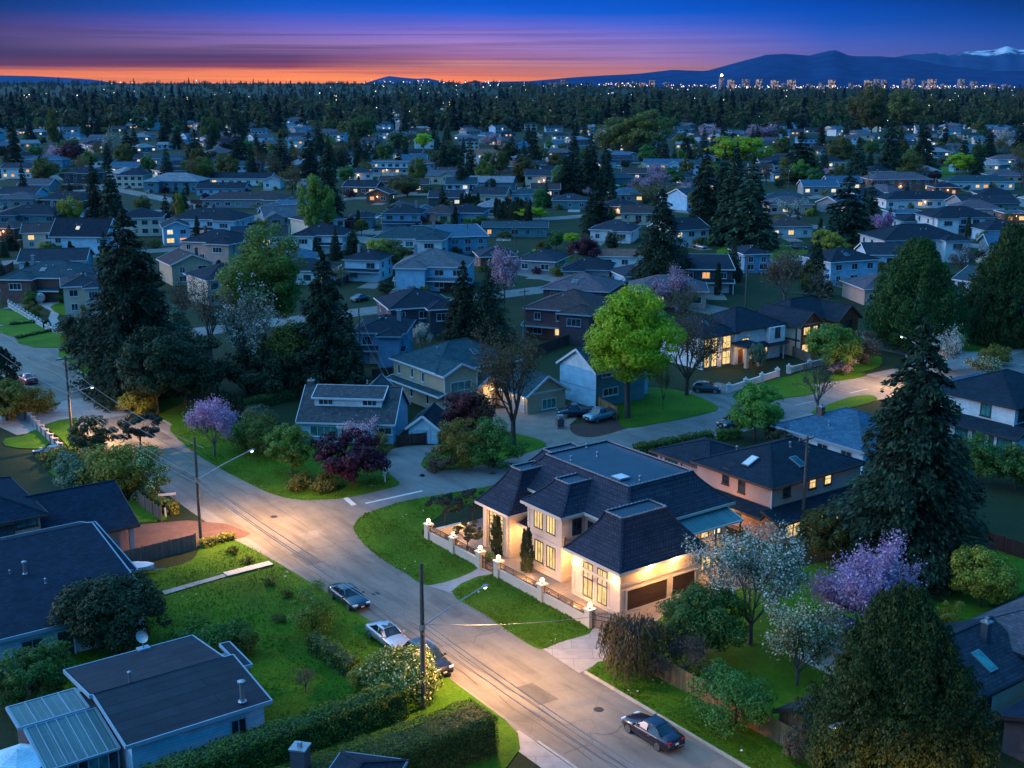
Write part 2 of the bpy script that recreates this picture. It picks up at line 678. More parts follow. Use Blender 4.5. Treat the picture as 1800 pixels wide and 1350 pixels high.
def asphalt_mat(name, base, tint, patch=.6):
    m, nt, out = new_mat(name)
    p = nd(nt, 'BsdfPrincipled', i_Roughness=.82)
    p.inputs['Specular IOR Level'].default_value = .35
    tc = nd(nt, 'TexCoord')
    mp = nd(nt, 'Mapping')
    mp.inputs['Rotation'].default_value = (0, 0, -ANG)
    nt.links.new(tc.outputs['Object'], mp.inputs[0])
    n1 = nd(nt, 'TexNoise', i_Scale=.22, i_Detail=9, i_Roughness=.7)
    mp2 = nd(nt, 'Mapping')
    mp2.inputs['Scale'].default_value = (1, .16, 1)
    nt.links.new(mp.outputs[0], mp2.inputs[0])
    n2 = nd(nt, 'TexNoise', i_Scale=.75, i_Detail=6, i_Roughness=.6)
    n3 = nd(nt, 'TexNoise', i_Scale=26, i_Detail=3, i_Roughness=.7)
    nt.links.new(mp.outputs[0], n1.inputs['Vector'])
    nt.links.new(mp2.outputs[0], n2.inputs['Vector'])
    nt.links.new(tc.outputs['Object'], n3.inputs['Vector'])
    r1 = ramp(nt, [(.3, scale_c(tint, base * .75)), (.55, scale_c(tint, base)), (.75, scale_c(tint, base * 1.22))])
    nt.links.new(n1.outputs[0], r1.inputs[0])
    r2 = ramp(nt, [(.36, (.58, .58, .60)), (.5, (.95, .95, .95)), (.64, (1.14, 1.13, 1.1))])
    nt.links.new(n2.outputs[0], r2.inputs[0])
    r3 = ramp(nt, [(.3, (.82,) * 3), (.7, (1.16,) * 3)])
    nt.links.new(n3.outputs[0], r3.inputs[0])
    c = mixc(nt, patch, r1.outputs[0], r2.outputs[0], 'MULTIPLY')
    c = mixc(nt, 1, c, r3.outputs[0], 'MULTIPLY')
    # hairline cracks
    vo = nd(nt, 'TexVoronoi', feature='DISTANCE_TO_EDGE', i_Scale=.17)
    n4 = nd(nt, 'TexNoise', i_Scale=.9, i_Detail=4)
    nt.links.new(tc.outputs['Object'], n4.inputs['Vector'])
    vv = mixc(nt, .35, tc.outputs['Object'], n4.outputs[1], 'ADD')
    nt.links.new(vv, vo.inputs['Vector'])
    r4 = ramp(nt, [(0.0, (.62, .62, .62)), (.012, (1, 1, 1))])
    nt.links.new(vo.outputs['Distance'], r4.inputs[0])
    c = mixc(nt, .4, c, r4.outputs[0], 'MULTIPLY')
    nt.links.new(c, p.inputs['Base Color'])
    bp = nd(nt, 'Bump', i_Strength=.25, i_Distance=.02)
    nt.links.new(n3.outputs[0], bp.inputs['Height'])
    nt.links.new(bp.outputs[0], p.inputs['Normal'])
    nt.links.new(p.outputs[0], out.inputs[0])
    return m


M_ASPH = asphalt_mat('asphalt', .215, (1, .89, .74))
M_ASPH2 = asphalt_mat('asphalt_side', .20, (1, .96, .9))
M_GRAVEL = asphalt_mat('gravel_edge', .26, (1, .93, .84), .9)
M_CONC = coursed('concrete_slabs', (.36, .33, .31), 3.2, 1.8, .03, .06, .62, .85, bump=.2)
M_PAVE = coursed('pavers', (.30, .24, .20), .22, .11, .012, .14, .6, .85, bump=.3)
M_REDPAVE = coursed('red_pavers', (.19, .105, .085), .22, .11, .012, .16, .6, .85, bump=.3)
M_MULCH = plain('bark_mulch', (.07, .035, .03), .95, var=.5, scale=5, bump=.9)
M_KERB = plain('kerb_stone', (.40, .36, .31), .85, var=.2, scale=2, bump=.3)
M_WHITELINE = plain('road_paint', (.62, .62, .60), .7, var=.25, scale=4)


def sheet(name, pts, z, mat, label=None, sub=None):
    """flat ground sheet from photo-pixel or world outline"""
    b = MB()
    V_ = [Vector((x, y, z)) for x, y in pts]
    for t in tessellate_polygon([V_]):
        p, q, r = (V_[i] for i in t)
        b.poly([p, q, r] if (q - p).cross(r - p).z > 0 else [p, r, q])
    me_o = b.build(name, mat)
    return struct(me_o, label)


def px(*pts):
    return [un(a, b) for a, b in pts]


def smooth(pts, n=6, closed=True):
    """Catmull-Rom through world points"""
    out = []
    k = len(pts)
    rg = range(k if closed else k - 1)
    g = lambda i: pts[i % k] if closed else pts[min(max(i, 0), k - 1)]
    for i in rg:
        p0, p1, p2, p3 = g(i - 1), g(i), g(i + 1), g(i + 2)
        for j in range(n):
            t = j / n
            out.append(tuple(.5 * ((2 * b) + (-a + c) * t + (2 * a - 5 * b + 4 * c - d) * t * t + (-a + 3 * b - 3 * c + d) * t ** 3) for a, b, c, d in zip(p0, p1, p2, p3)))
    if not closed:
        out.append(tuple(pts[-1]))
    return out


# ground: one sheet to the horizon, rising a little far out
def ground_z(x, y):
    d = math.hypot(x, y)
    t = min(1, max(0, (d - 2300) / 2600))
    t = t * t * (3 - 2 * t)
    a = math.atan2(x, y)
    return t * (34 - 26 * min(1, max(0, (a + .05) / .25)))


gx = [-9000, -5000, -3000, -1800, -1000, -500, -250, 0, 250, 500, 1000, 1800, 3000, 5000, 9000]
gy = [-300, 0, 80, 200, 400, 700, 1100, 1700, 2300, 2600, 3000, 3400, 3800, 4300, 4800, 5600, 7500, 11000, 15000]
gb = MB()
nx_ = len(gx)
for y in gy:
    for x in gx:
        gb.v.append((x, y, ground_z(x, y)))
for j in range(len(gy) - 1):
    for i in range(nx_ - 1):
        gb.f.append((j * nx_ + i, j * nx_ + i + 1, (j + 1) * nx_ + i + 1, (j + 1) * nx_ + i))
        gb.m.append(0)
struct(gb.build('ground', M_SOIL))
# ------------------------------------------------------------------ vegetation
def hexc(r, g, b):
    return lin(r, g, b)


LM = {
    'fir': leaf_mat('fir_needles', (.010, .024, .014), (.022, .050, .024), .15, .7, (.04, .075, .03)),
    'spruce': leaf_mat('spruce_needles', (.014, .034, .022), (.034, .070, .034), .15, .7, (.06, .10, .04)),
    'cedar': leaf_mat('cedar_sprays', (.014, .038, .010), (.040, .084, .016), .2, .7, (.080, .130, .024)),
    'pine': leaf_mat('pine_needles', (.016, .028, .018), (.040, .055, .035), .15, .7, (.07, .085, .06)),
    'yew': leaf_mat('dark_leaves', (.014, .030, .012), (.032, .055, .020), .2, .6, (.06, .085, .03)),
    'hedge': leaf_mat('hedge_leaves', (.036, .078, .010), (.090, .165, .018), .25, .6, (.16, .24, .036)),
    'green': leaf_mat('green_leaves', (.030, .085, .016), (.075, .17, .028), .35, .5, (.14, .27, .05)),
    'lime': leaf_mat('lime_leaves', (.20, .31, .006), (.40, .54, .010), .4, .5, (.56, .68, .03)),
    'fresh': leaf_mat('fresh_leaves', (.075, .15, .02), (.17, .28, .035), .4, .5, (.27, .40, .07)),
    'olive': leaf_mat('olive_leaves', (.075, .080, .014), (.16, .16, .028), .35, .6, (.24, .23, .05)),
    'gold': leaf_mat('yellow_green_leaves', (.13, .13, .012), (.30, .27, .03), .35, .6, (.46, .40, .08)),
    'bud': leaf_mat('leaf_buds', (.085, .062, .036), (.17, .125, .07), .3, .7, (.26, .20, .12)),
    'budgreen': leaf_mat('olive_buds', (.07, .06, .016), (.15, .13, .035), .35, .7, (.24, .22, .07)),
    'teal': leaf_mat('silver_green_leaves', (.05, .085, .045), (.13, .19, .10), .3, .6, (.26, .32, .20)),
    'red': leaf_mat('wine_red_leaves', (.035, .006, .012), (.095, .014, .028), .35, .5, (.19, .04, .06)),
    'white': leaf_mat('white_blossom', (.44, .39, .34), (.78, .71, .64), .3, .6, (.86, .80, .74)),
    'cream': leaf_mat('cream_blossom', (.35, .33, .15), (.70, .66, .36), .3, .6, (.85, .82, .6)),
    'pink': leaf_mat('pink_blossom', (.38, .20, .28), (.62, .40, .50), .3, .6, (.78, .60, .68)),
    'purple': leaf_mat('purple_blossom', (.40, .15, .33), (.64, .32, .54), .3, .6, (.82, .56, .72)),
    'twig': leaf_mat('twigs', (.05, .035, .025), (.11, .08, .06), .1, .8),
}
M_BARK = plain('bark', (.075, .055, .042), .95, var=.4, scale=3, bump=.9)
M_BARK2 = plain('grey_bark', (.12, .10, .09), .95, var=.35, scale=3, bump=.7)


def leaf_quads(P, N, size, rng, aspect=1.5, spin=None):
    """quads centred at P facing about N"""
    n = len(P)
    N = N / np.maximum(np.linalg.norm(N, axis=1, keepdims=True), 1e-6)
    t = rng.normal(size=(n, 3)) if spin is None else spin
    t = t - (t * N).sum(1, keepdims=True) * N
    t /= np.maximum(np.linalg.norm(t, axis=1, keepdims=True), 1e-6)
    b = np.cross(N, t)
    s = (np.asarray(size) * rng.uniform(.6, 1.35, n))[:, None]
    a = t * s * aspect * .5
    c = b * s * .5
    # leaf outline: pointed, slightly folded
    return np.stack([P - a, P - c * .9 + N * s * .06, P + a, P + c * .9 + N * s * .06], 1)


def lobes(rng, n=7):
    d = rng.normal(size=(n, 3))
    d /= np.linalg.norm(d, axis=1, keepdims=True)
    return d, rng.uniform(-.32, .30, n)


def lobe_r(D, lb):
    d, a = lb
    k = np.clip((D @ d.T - .45) / .55, 0, 1) ** 1.3
    return 1 + (k * a).sum(1)


def crown_round(rng, z0, z1, r, nclump, nleaf, leaf, clump_r=None, flat=.75, hollow=.5, aspect=1.5, bottom=.75, fill=.25, up=.35):
    """clumpy crown between z0 and z1"""
    lb = lobes(rng, 9)
    D = rng.normal(size=(nclump, 3))
    D[:, 2] += .15
    D /= np.linalg.norm(D, axis=1, keepdims=True)
    rad = rng.uniform(0, 1, nclump) ** (1 / 3)
    rad = hollow + (1 - hollow) * rad
    inner = rng.uniform(size=nclump) < fill
    rad[inner] *= rng.uniform(.3, .8, inner.sum())
    k = lobe_r(D, lb) * rad
    h2 = (z1 - z0) / 2
    C = D * k[:, None] * np.array([r, r, h2])
    low = C[:, 2] < 0
    C[low, 2] *= bottom
    C[:, 2] += z0 + h2
    cr = (clump_r or r * .28) * rng.uniform(.6, 1.35, nclump)
    w = cr ** 2
    idx = rng.choice(nclump, nleaf, p=w / w.sum())
    d = rng.normal(size=(nleaf, 3))
    d /= np.linalg.norm(d, axis=1, keepdims=True)
    q = rng.uniform(.35, 1, nleaf) ** .5
    P = C[idx] + d * (cr[idx] * q)[:, None] * np.array([1, 1, flat])
    out = P - np.array([0, 0, z0 + h2 * .7])
    out /= np.maximum(np.linalg.norm(out, axis=1, keepdims=True), 1e-6)
    N = d * .7 + out * .5 + rng.normal(size=(nleaf, 3)) * .45 + np.array([0, 0, up])
    return leaf_quads(P, N, leaf, rng, aspect), C


def crown_conifer(rng, h, r, z0, nlev, nbr, per, leaf, droop=.25, power=.9, ragged=.3, aspect=2.2, tip_up=.0):
    """whorls of drooping boughs"""
    Ps, Ns, Ss, Zs = [], [], [], []
    boughs = []
    for i in range(nlev):
        t = (i + rng.uniform(-.3, .3)) / nlev
        t = min(max(t, 0), 1)
        z = z0 + (h - z0) * t
        L0 = r * (1 - t) ** power + r * .05
        if t < .12:
            L0 *= .72 + t * 2.3
        nb = max(3, int(nbr * (1 - .55 * t)))
        a0 = rng.uniform(0, 6.28)
        for k in range(nb):
            a = a0 + 6.283 * k / nb + rng.normal() * .22
            L = L0 * rng.uniform(1 - ragged, 1 + ragged * .6)
            dz = droop * L
            m = max(4, int(per * L / r))
            s = rng.uniform(.12, 1, m) ** .75
            lat = rng.normal(size=m) * .17 * L * (1.1 - .55 * s)
            hang = -np.abs(rng.normal(size=m)) * .09 * L
            x = s * L
            zz = z - dz * s ** 1.4 + tip_up * L * s ** 3 + hang + rng.normal(size=m) * .05 * L
            ca, sa = math.cos(a), math.sin(a)
            Ps.append(np.stack([x * ca - lat * sa, x * sa + lat * ca, zz], 1))
            nn = rng.normal(size=(m, 3)) * .5 + np.array([ca * .35, sa * .35, .8])
            Ns.append(nn)
            sp = np.stack([np.full(m, ca), np.full(m, sa), np.full(m, -.45)], 1) + rng.normal(size=(m, 3)) * .45
            Ss.append(sp)
            if k % 2 == 0:
                boughs.append((z, a, L, dz))
    # leader
    m = max(6, per // 2)
    zz = rng.uniform(h - (h - z0) * .08, h, m)
    Ps.append(np.stack([rng.normal(size=m) * r * .03, rng.normal(size=m) * r * .03, zz], 1))
    Ns.append(rng.normal(size=(m, 3)))
    Ss.append(np.tile([0, 0, 1.], (m, 1)) + rng.normal(size=(m, 3)) * .3)
    P, N, S = map(np.concatenate, (Ps, Ns, Ss))
    return leaf_quads(P, N, leaf, rng, aspect, S), boughs


def crown_cedar(rng, h, r, z0, nspray, per, leaf, power=.6, aspect=1.9, belly=.25, plume=1.0):
    """upright flame-shaped plumes packed over an egg-shaped body, with dark gaps between them"""
    t = rng.uniform(0, 1, nspray) ** .9
    prof = np.where(t < belly, .72 + .28 * t / belly, (1 - (t - belly) / (1 - belly)) ** power)
    a = rng.uniform(0, 6.283, nspray)
    lob = 1 + .13 * np.sin(a * 3 + t * 5 + rng.uniform(0, 6)) + .10 * np.sin(a * 7 - t * 9)
    rr = r * prof * lob * rng.uniform(.45, 1.04, nspray) ** .7
    C = np.stack([rr * np.cos(a), rr * np.sin(a), z0 + (h - z0) * t * .95], 1)
    L = plume * (h - z0) * .13 * rng.uniform(.55, 1.5, nspray)
    idx = np.repeat(np.arange(nspray), per)
    m = len(idx)
    s = rng.uniform(0, 1, m)
    wd = plume * r * .15 * np.sin(np.pi * np.clip(s * .82 + .16, 0, 1)) ** .8
    th = rng.uniform(0, 6.283, m)
    q = rng.uniform(.3, 1, m) ** .5
    od = np.stack([np.cos(a[idx]), np.sin(a[idx]), np.zeros(m)], 1)
    sd = np.stack([-np.sin(a[idx]), np.cos(a[idx]), np.zeros(m)], 1)
    P = C[idx] + od * (np.cos(th) * wd * q)[:, None] + sd * (np.sin(th) * wd * q)[:, None] + od * (s * L[idx] * .22)[:, None]
    P[:, 2] += (s - .35) * L[idx]
    N = od * np.cos(th)[:, None] * .9 + sd * np.sin(th)[:, None] * .9 + rng.normal(size=(m, 3)) * .4 + np.array([0, 0, .3])
    S = np.tile([0, 0, 1.], (m, 1)) + rng.normal(size=(m, 3)) * .35
    return leaf_quads(P, N, leaf, rng, aspect, S)


def branches(rng, mb, p, d, L, rad, depth, tips, spread=.6, n=5, kids=3, up=.25):
    """tapering limb that forks"""
    pts = [Vector(p)]
    dd = Vector(d).normalized()
    seg = 3
    for i in range(seg):
        dd = (dd + Vector(rng.normal(size=3) * .14) + Vector((0, 0, up * .2))).normalized()
        pts.append(pts[-1] + dd * L / seg)
    mb.tube(pts, [rad * (1 - .55 * i / seg) for i in range(seg + 1)], n=max(3, n), cap=False)
    if depth == 0:
        tips.append((np.array(pts[-1]), np.array(dd)))
        tips.append((np.array(pts[-2]), np.array(dd)))
        return
    for k in range(kids):
        a = rng.uniform(0, 6.283)
        o = dd.orthogonal().normalized()
        q = Matrix.Rotation(a, 3, dd) @ o
        nd_ = (dd + q * spread * rng.uniform(.6, 1.3) + Vector((0, 0, up))).normalized()
        f = rng.uniform(.45, 1)
        i = min(seg, max(1, int(round(f * seg))))
        branches(rng, mb, pts[i], nd_, L * rng.uniform(.6, .82), rad * .52, depth - 1, tips, spread, n - 1, kids, up)


def trunk_and_limbs(rng, h_trunk, rad, C=None, nlimb=8, bark=None):
    mb = MB()
    lean = rng.normal(size=2) * .02 * h_trunk
    top = Vector((lean[0], lean[1], h_trunk))
    mb.tube([(0, 0, -.25), (0, 0, .25), tuple(top * .5), tuple(top)], [rad * 1.5, rad * 1.1, rad * .9, rad * .6], n=8, cap=False)
    if C is not None and len(C):
        for c in C[rng.choice(len(C), min(nlimb, len(C)), replace=False)]:
            c = Vector(c)
            s = top * rng.uniform(.55, 1)
            mid = s.lerp(c, .5) + Vector((0, 0, .08 * (c - s).length))
            mb.tube([s, mid, s.lerp(c, .95)], [rad * .45, rad * .25, rad * .08], n=5, cap=False)
    return mb


def finish_tree(name, label, cat, quads, mat, tmb, loc, group=None, bark=None, extra=None, rotz=0):
    t = thing(name, label, cat, loc, rotz, group)
    quads_obj('crown', quads, mat, t, extra)
    if tmb is not None:
        tmb.build('trunk', bark or M_BARK, t, smooth=True)
    return t


def make_tree(kind, h, r, rng, dens=1.0):
    """-> (quads, material(s), trunk MB, extra) for a tree of kind, height h, crown radius r"""
    extra = None
    n = lambda k: max(60, int(k * dens))
    if kind in ('fir', 'spruce'):
        # leaf size follows density so sparse far trees still read as full
        lf = h * .0150 / max(.25, dens) ** .42
        q, bo = crown_conifer(rng, h, r, h * (.05 if kind == 'spruce' else .09), max(10, int(30 * dens ** .4)), 9 if dens > .4 else 7, max(12, int(150 * dens ** .9)), lf,
                              droop=.30 if kind == 'fir' else .16, power=.78 if kind == 'fir' else .95, ragged=.38 if kind == 'fir' else .2)
        tm = MB()
        tm.tube([(0, 0, -.3), (0, 0, h * .3), (0, 0, h * .96)], [h * .017, h * .012, h * .002], n=7, cap=False)
        for z, a, L, dz in bo[:: max(1, int(2 / max(dens, .2)))]:
            tm.tube([(0, 0, z), (math.cos(a) * L * .5, math.sin(a) * L * .5, z - dz * .4), (math.cos(a) * L * .9, math.sin(a) * L * .9, z - dz * .86)], [h * .005, h * .003, h * .001], n=3, cap=False)
        return q, LM[kind], tm, None
    if kind == 'cedar':
        q = crown_cedar(rng, h, r, h * .03, max(320, int(620 * dens ** .6)), max(40, int(135 * dens ** .5)), h * .0115 / max(.3, dens) ** .4)
        tm = MB()
        tm.tube([(0, 0, -.3), (0, 0, h * .5), (0, 0, h * .9)], [h * .02, h * .014, h * .003], n=7, cap=False)
        return q, LM['cedar'], tm, None
    if kind == 'column':
        q = crown_cedar(rng, h, r, h * .01, 150, max(40, int(70 * dens)), max(.07, h * .024), power=.45, belly=.3)
        tm = MB()
        tm.tube([(0, 0, -.2), (0, 0, h * .8)], [h * .02, h * .004], n=6, cap=False)
        return q, LM['yew'], tm, None
    if kind in ('maple', 'round', 'yew', 'olive', 'redtree', 'fresh', 'teal', 'gold'):
        mk = {'maple': 'lime', 'round': 'green', 'yew': 'yew', 'olive': 'olive', 'redtree': 'red', 'fresh': 'fresh', 'teal': 'teal', 'gold': 'gold'}[kind]
        th = {'maple': .24, 'round': .12, 'yew': .05, 'olive': .15, 'redtree': .14, 'fresh': .16, 'teal': .08, 'gold': .06}[kind]
        nl = n(21000)
        q, C = crown_round(rng, h * th, h, r, max(26, int(130 * dens ** .45)), nl, r * .047 / max(.18, dens) ** .40, r * .22, hollow=.5, fill=.3)
        tm = trunk_and_limbs(rng, h * (th + .22), max(.07, h * .020), C, 10 if dens > .3 else 5)
        return q, LM[mk], tm, None
    if kind == 'pine':
        q, C = crown_round(rng, h * .35, h, r, 34, n(7000), r * .045 / max(.3, dens) ** .4, r * .19, flat=.5, hollow=.8, fill=.1, aspect=2.2)
        tm = trunk_and_limbs(rng, h * .5, max(.06, h * .025), C, 13)
        return q, LM['pine'], tm, None
    if kind in ('bare', 'white', 'pink', 'purple', 'cream', 'budding', 'whitethin'):
        tm = MB()
        tips = []
        k = 2 if dens < .3 else 3
        trunk_h = h * (.22 if kind != 'bare' else .28)
        rad = max(.06, h * .019)
        tm.tube([(0, 0, -.25), (0, 0, trunk_h)], [rad * 1.3, rad], n=7, cap=False)
        nb = 5 if dens < .3 else 7
        for i in range(nb):
            a = 6.283 * i / nb + rng.uniform(-.3, .3)
            u = rng.uniform(.35, 1.15)
            d = (math.cos(a) * r * u, math.sin(a) * r * u, (h - trunk_h) * rng.uniform(.55, 1.0))
            L = math.sqrt(d[0] ** 2 + d[1] ** 2 + d[2] ** 2)
            branches(rng, tm, (0, 0, trunk_h * rng.uniform(.75, 1)), d, L * .50, rad * .55, k - 1, tips, .62, 5, 4 if dens > .5 else 3, .18)
        T = np.array([t[0] for t in tips])
        # keep the crown to its size
        s = max(.2, np.percentile(np.hypot(T[:, 0], T[:, 1]), 92) / r)
        sz = max(.2, (np.percentile(T[:, 2], 97) - trunk_h) / (h - trunk_h))
        for i, v in enumerate(tm.v):
            f = min(1, max(0, (v[2] - trunk_h * .6) / (h * .2)))
            tm.v[i] = (v[0] * (1 + (1 / s - 1) * f), v[1] * (1 + (1 / s - 1) * f), v[2] if v[2] < trunk_h else trunk_h + (v[2] - trunk_h) / sz)
        T = T * np.array([1 / s, 1 / s, 1])
        T[:, 2] = np.where(T[:, 2] < trunk_h, T[:, 2], trunk_h + (T[:, 2] - trunk_h) / sz)
        nl = n({'bare': 2600, 'budding': 6500, 'white': 12000, 'pink': 13000, 'purple': 15000, 'cream': 12000, 'whitethin': 6000}[kind])
        idx = rng.integers(0, len(T), nl)
        sg = r * {'bare': .13, 'budding': .15, 'white': .13, 'pink': .15, 'purple': .14, 'cream': .14, 'whitethin': .085}[kind]
        P = T[idx] + rng.normal(size=(nl, 3)) * sg * rng.uniform(.3, 1.1, nl)[:, None]
        P -= rng.uniform(0, .25, nl)[:, None] * (P - np.array([0, 0, trunk_h])) * (rng.uniform(size=nl) < .5)[:, None]
        N = rng.normal(size=(nl, 3)) + np.array([0, 0, .4])
        lf = {'bare': .026, 'budding': .036, 'white': .044, 'pink': .046, 'purple': .048, 'cream': .052, 'whitethin': .044}[kind] * r / max(.18, dens) ** .42
        q = leaf_quads(P, N, np.full(nl, lf), rng, 1.3 if kind != 'bare' else 4)
        mats = {'bare': ['twig', 'bud'], 'budding': ['budgreen', 'bud'], 'white': ['white', 'green'], 'pink': ['pink', 'bud'], 'purple': ['purple', 'pink'], 'cream': ['cream', 'olive'], 'whitethin': ['teal', 'white']}[kind]
        extra = (rng.uniform(size=nl) < {'bare': .45, 'budding': .3, 'white': .28, 'pink': .2, 'purple': .3, 'cream': .45, 'whitethin': .36}[kind]).astype(int)
        return q, [LM[m] for m in mats], tm, extra
    if kind == 'shrub' or kind.startswith('shrub_'):
        mk = kind[6:] or 'green'
        nl = n(7500)
        q, C = crown_round(rng, h * .02, h, r, max(14, int(50 * dens ** .5)), nl, max(.05, r * .056 / max(.2, dens) ** .4), r * .30, hollow=.5, bottom=.9)
        tm = MB()
        for i in range(4):
            a = rng.uniform(0, 6.28)
            tm.tube([(0, 0, -.1), (math.cos(a) * r * .3, math.sin(a) * r * .3, h * .5)], [r * .04, r * .015], n=4, cap=False)
        if mk == 'cream':
            extra = (rng.uniform(size=nl) < .8).astype(int)
            return q, [LM['cream'], LM['hedge']], tm, extra
        return q, LM[mk], tm, None
    if kind == 'weeping':
        nb = n(420)
        a = rng.uniform(0, 6.283, nb)
        rr = r * rng.uniform(.15, 1, nb) ** .6
        zt = h * (.92 - .32 * (rr / r) ** 2) + rng.normal(size=nb) * .05 * h
        per = 16
        idx = np.repeat(np.arange(nb), per)
        s = np.tile(np.linspace(0, 1, per), nb) + rng.normal(size=nb * per) * .02
        L = (zt * rng.uniform(.45, .85, nb))[idx]
        rr *= 1 + .25 * np.sin(a * 3 + 1)
        P = np.stack([(rr[idx] + s * r * .12) * np.cos(a[idx]), (rr[idx] + s * r * .12) * np.sin(a[idx]), zt[idx] - s * L], 1) + rng.normal(size=(nb * per, 3)) * r * .02
        N = np.stack([np.cos(a[idx]), np.sin(a[idx]), np.zeros(len(idx))], 1) + rng.normal(size=(len(idx), 3)) * .6
        S = np.tile([0, 0, -1.], (len(idx), 1)) + rng.normal(size=(len(idx), 3)) * .25
        q = leaf_quads(P, N, np.full(len(idx), r * .036), rng, 4.2, S)
        tm = MB()
        tm.tube([(0, 0, -.2), (.1, 0, h * .5), (.1, .1, h * .8)], [h * .04, h * .03, h * .01], n=7, cap=False)
        for i in range(12):
            aa = 6.283 * i / 12
            tm.tube([(.1, 0, h * .6), (math.cos(aa) * r * .4, math.sin(aa) * r * .4, h * .92), (math.cos(aa) * r * .8, math.sin(aa) * r * .8, h * .72)], [h * .02, h * .012, h * .004], n=4, cap=False)
        extra = (rng.uniform(size=len(idx)) < .5).astype(int)
        return q, [LM['olive'], LM['bud']], tm, extra
    raise ValueError(kind)


TREES = []           # (object, kind, x, y) for the labels


def hero(kind, pxl, pyb, pyt, pw, name, label, cat='tree', dens=1.0, seed=None, group=None, h=None, r=None, base=None):
    """a tree of its own mesh, placed and sized from the photograph"""
    rng = np.random.default_rng(seed if seed is not None else int(pxl * 7 + pyb * 13))
    x, y = base or un(pxl, pyb)
    H_ = h or hgt(pxl, pyb, pyt)
    d = y * CP + CAMH * SP
    rad = r or pw / 2 * d / F
    q, m, tm, ex = make_tree(kind, H_, rad, rng, dens)
    bark = M_BARK2 if kind in ('bare', 'white', 'whitethin', 'pink', 'purple', 'cream') else M_BARK
    t = finish_tree(name, label, cat, q, m, tm, (x, y, 0), group, bark, ex)
    TREES.append((t, kind, x, y))
    return t


PROTO_H = {}
PROTO = {}


def proto(kind, variant=0):
    k = (kind, variant)
    if k not in PROTO:
        rng = np.random.default_rng(hash_(kind) + variant)
        base = {'fir': (20, 5), 'spruce': (18, 4.2), 'cedar': (13, 4), 'column': (6, .8), 'maple': (12, 5), 'round': (10, 4.6), 'yew': (8, 4.4), 'olive': (14, 6),
                'redtree': (6, 3.6), 'fresh': (10, 4.2), 'teal': (7, 4), 'gold': (7, 4), 'bare': (11, 4.5), 'budding': (11, 4.8), 'white': (7, 3.8), 'pink': (7, 4.4), 'purple': (6, 3.6), 'cream': (6, 3.4), 'whitethin': (8, 4)}
        h, r = base.get(kind, (2.2, 1.8))
        q, m, tm, ex = make_tree(kind, h, r, rng, .5)
        PROTO[k] = (h, r, q, m, tm, ex, [None])
        PROTO_H[kind] = h
    return PROTO[k]


def hash_(s):
    n = 17
    for ch in s:
        n = (n * 31 + ord(ch)) % 100003
    return n


NAMES = {'fir': 'conifer_tree', 'spruce': 'conifer_tree', 'cedar': 'cedar_tree', 'column': 'columnar_cypress', 'maple': 'leafy_tree', 'round': 'leafy_tree', 'yew': 'evergreen_tree', 'olive': 'leafy_tree', 'redtree': 'red_leaf_tree',
         'fresh': 'leafy_tree', 'teal': 'leafy_tree', 'gold': 'leafy_tree', 'bare': 'budding_tree', 'budding': 'budding_tree', 'white': 'blossom_tree', 'pink': 'blossom_tree', 'purple': 'blossom_tree', 'cream': 'blossom_tree', 'whitethin': 'blossom_tree'}


def mid_tree(kind, x, y, h, r, label=None, group=None, variant=None, z=0):
    """copy of a kind's tree with its own size and turn"""
    v = random.randrange(2) if variant is None else variant
    ph, pr, q, m, tm, ex, first = proto(kind, v)
    nm = NAMES.get(kind, 'shrub')
    sc = (r / pr, r / pr, h / ph)
    rz = random.uniform(0, 6.28)
    if first[0] is None:
        t = finish_tree(nm, label, 'shrub' if nm == 'shrub' else 'tree', q, m, tm, (x, y, z), group, M_BARK, ex, rz)
        t.scale = sc
        first[0] = t
    else:
        t = dup(first[0], (x, y, z), rz, sc, label, group)
    TREES.append((t, kind, x, y))
    return t


def mid_px(kind, pxl, pyb, pyt, pw, label=None, group=None, variant=None):
    x, y = un(pxl, pyb)
    d = y * CP + CAMH * SP
    return mid_tree(kind, x, y, hgt(pxl, pyb, pyt), pw / 2 * d / F, label, group, variant)


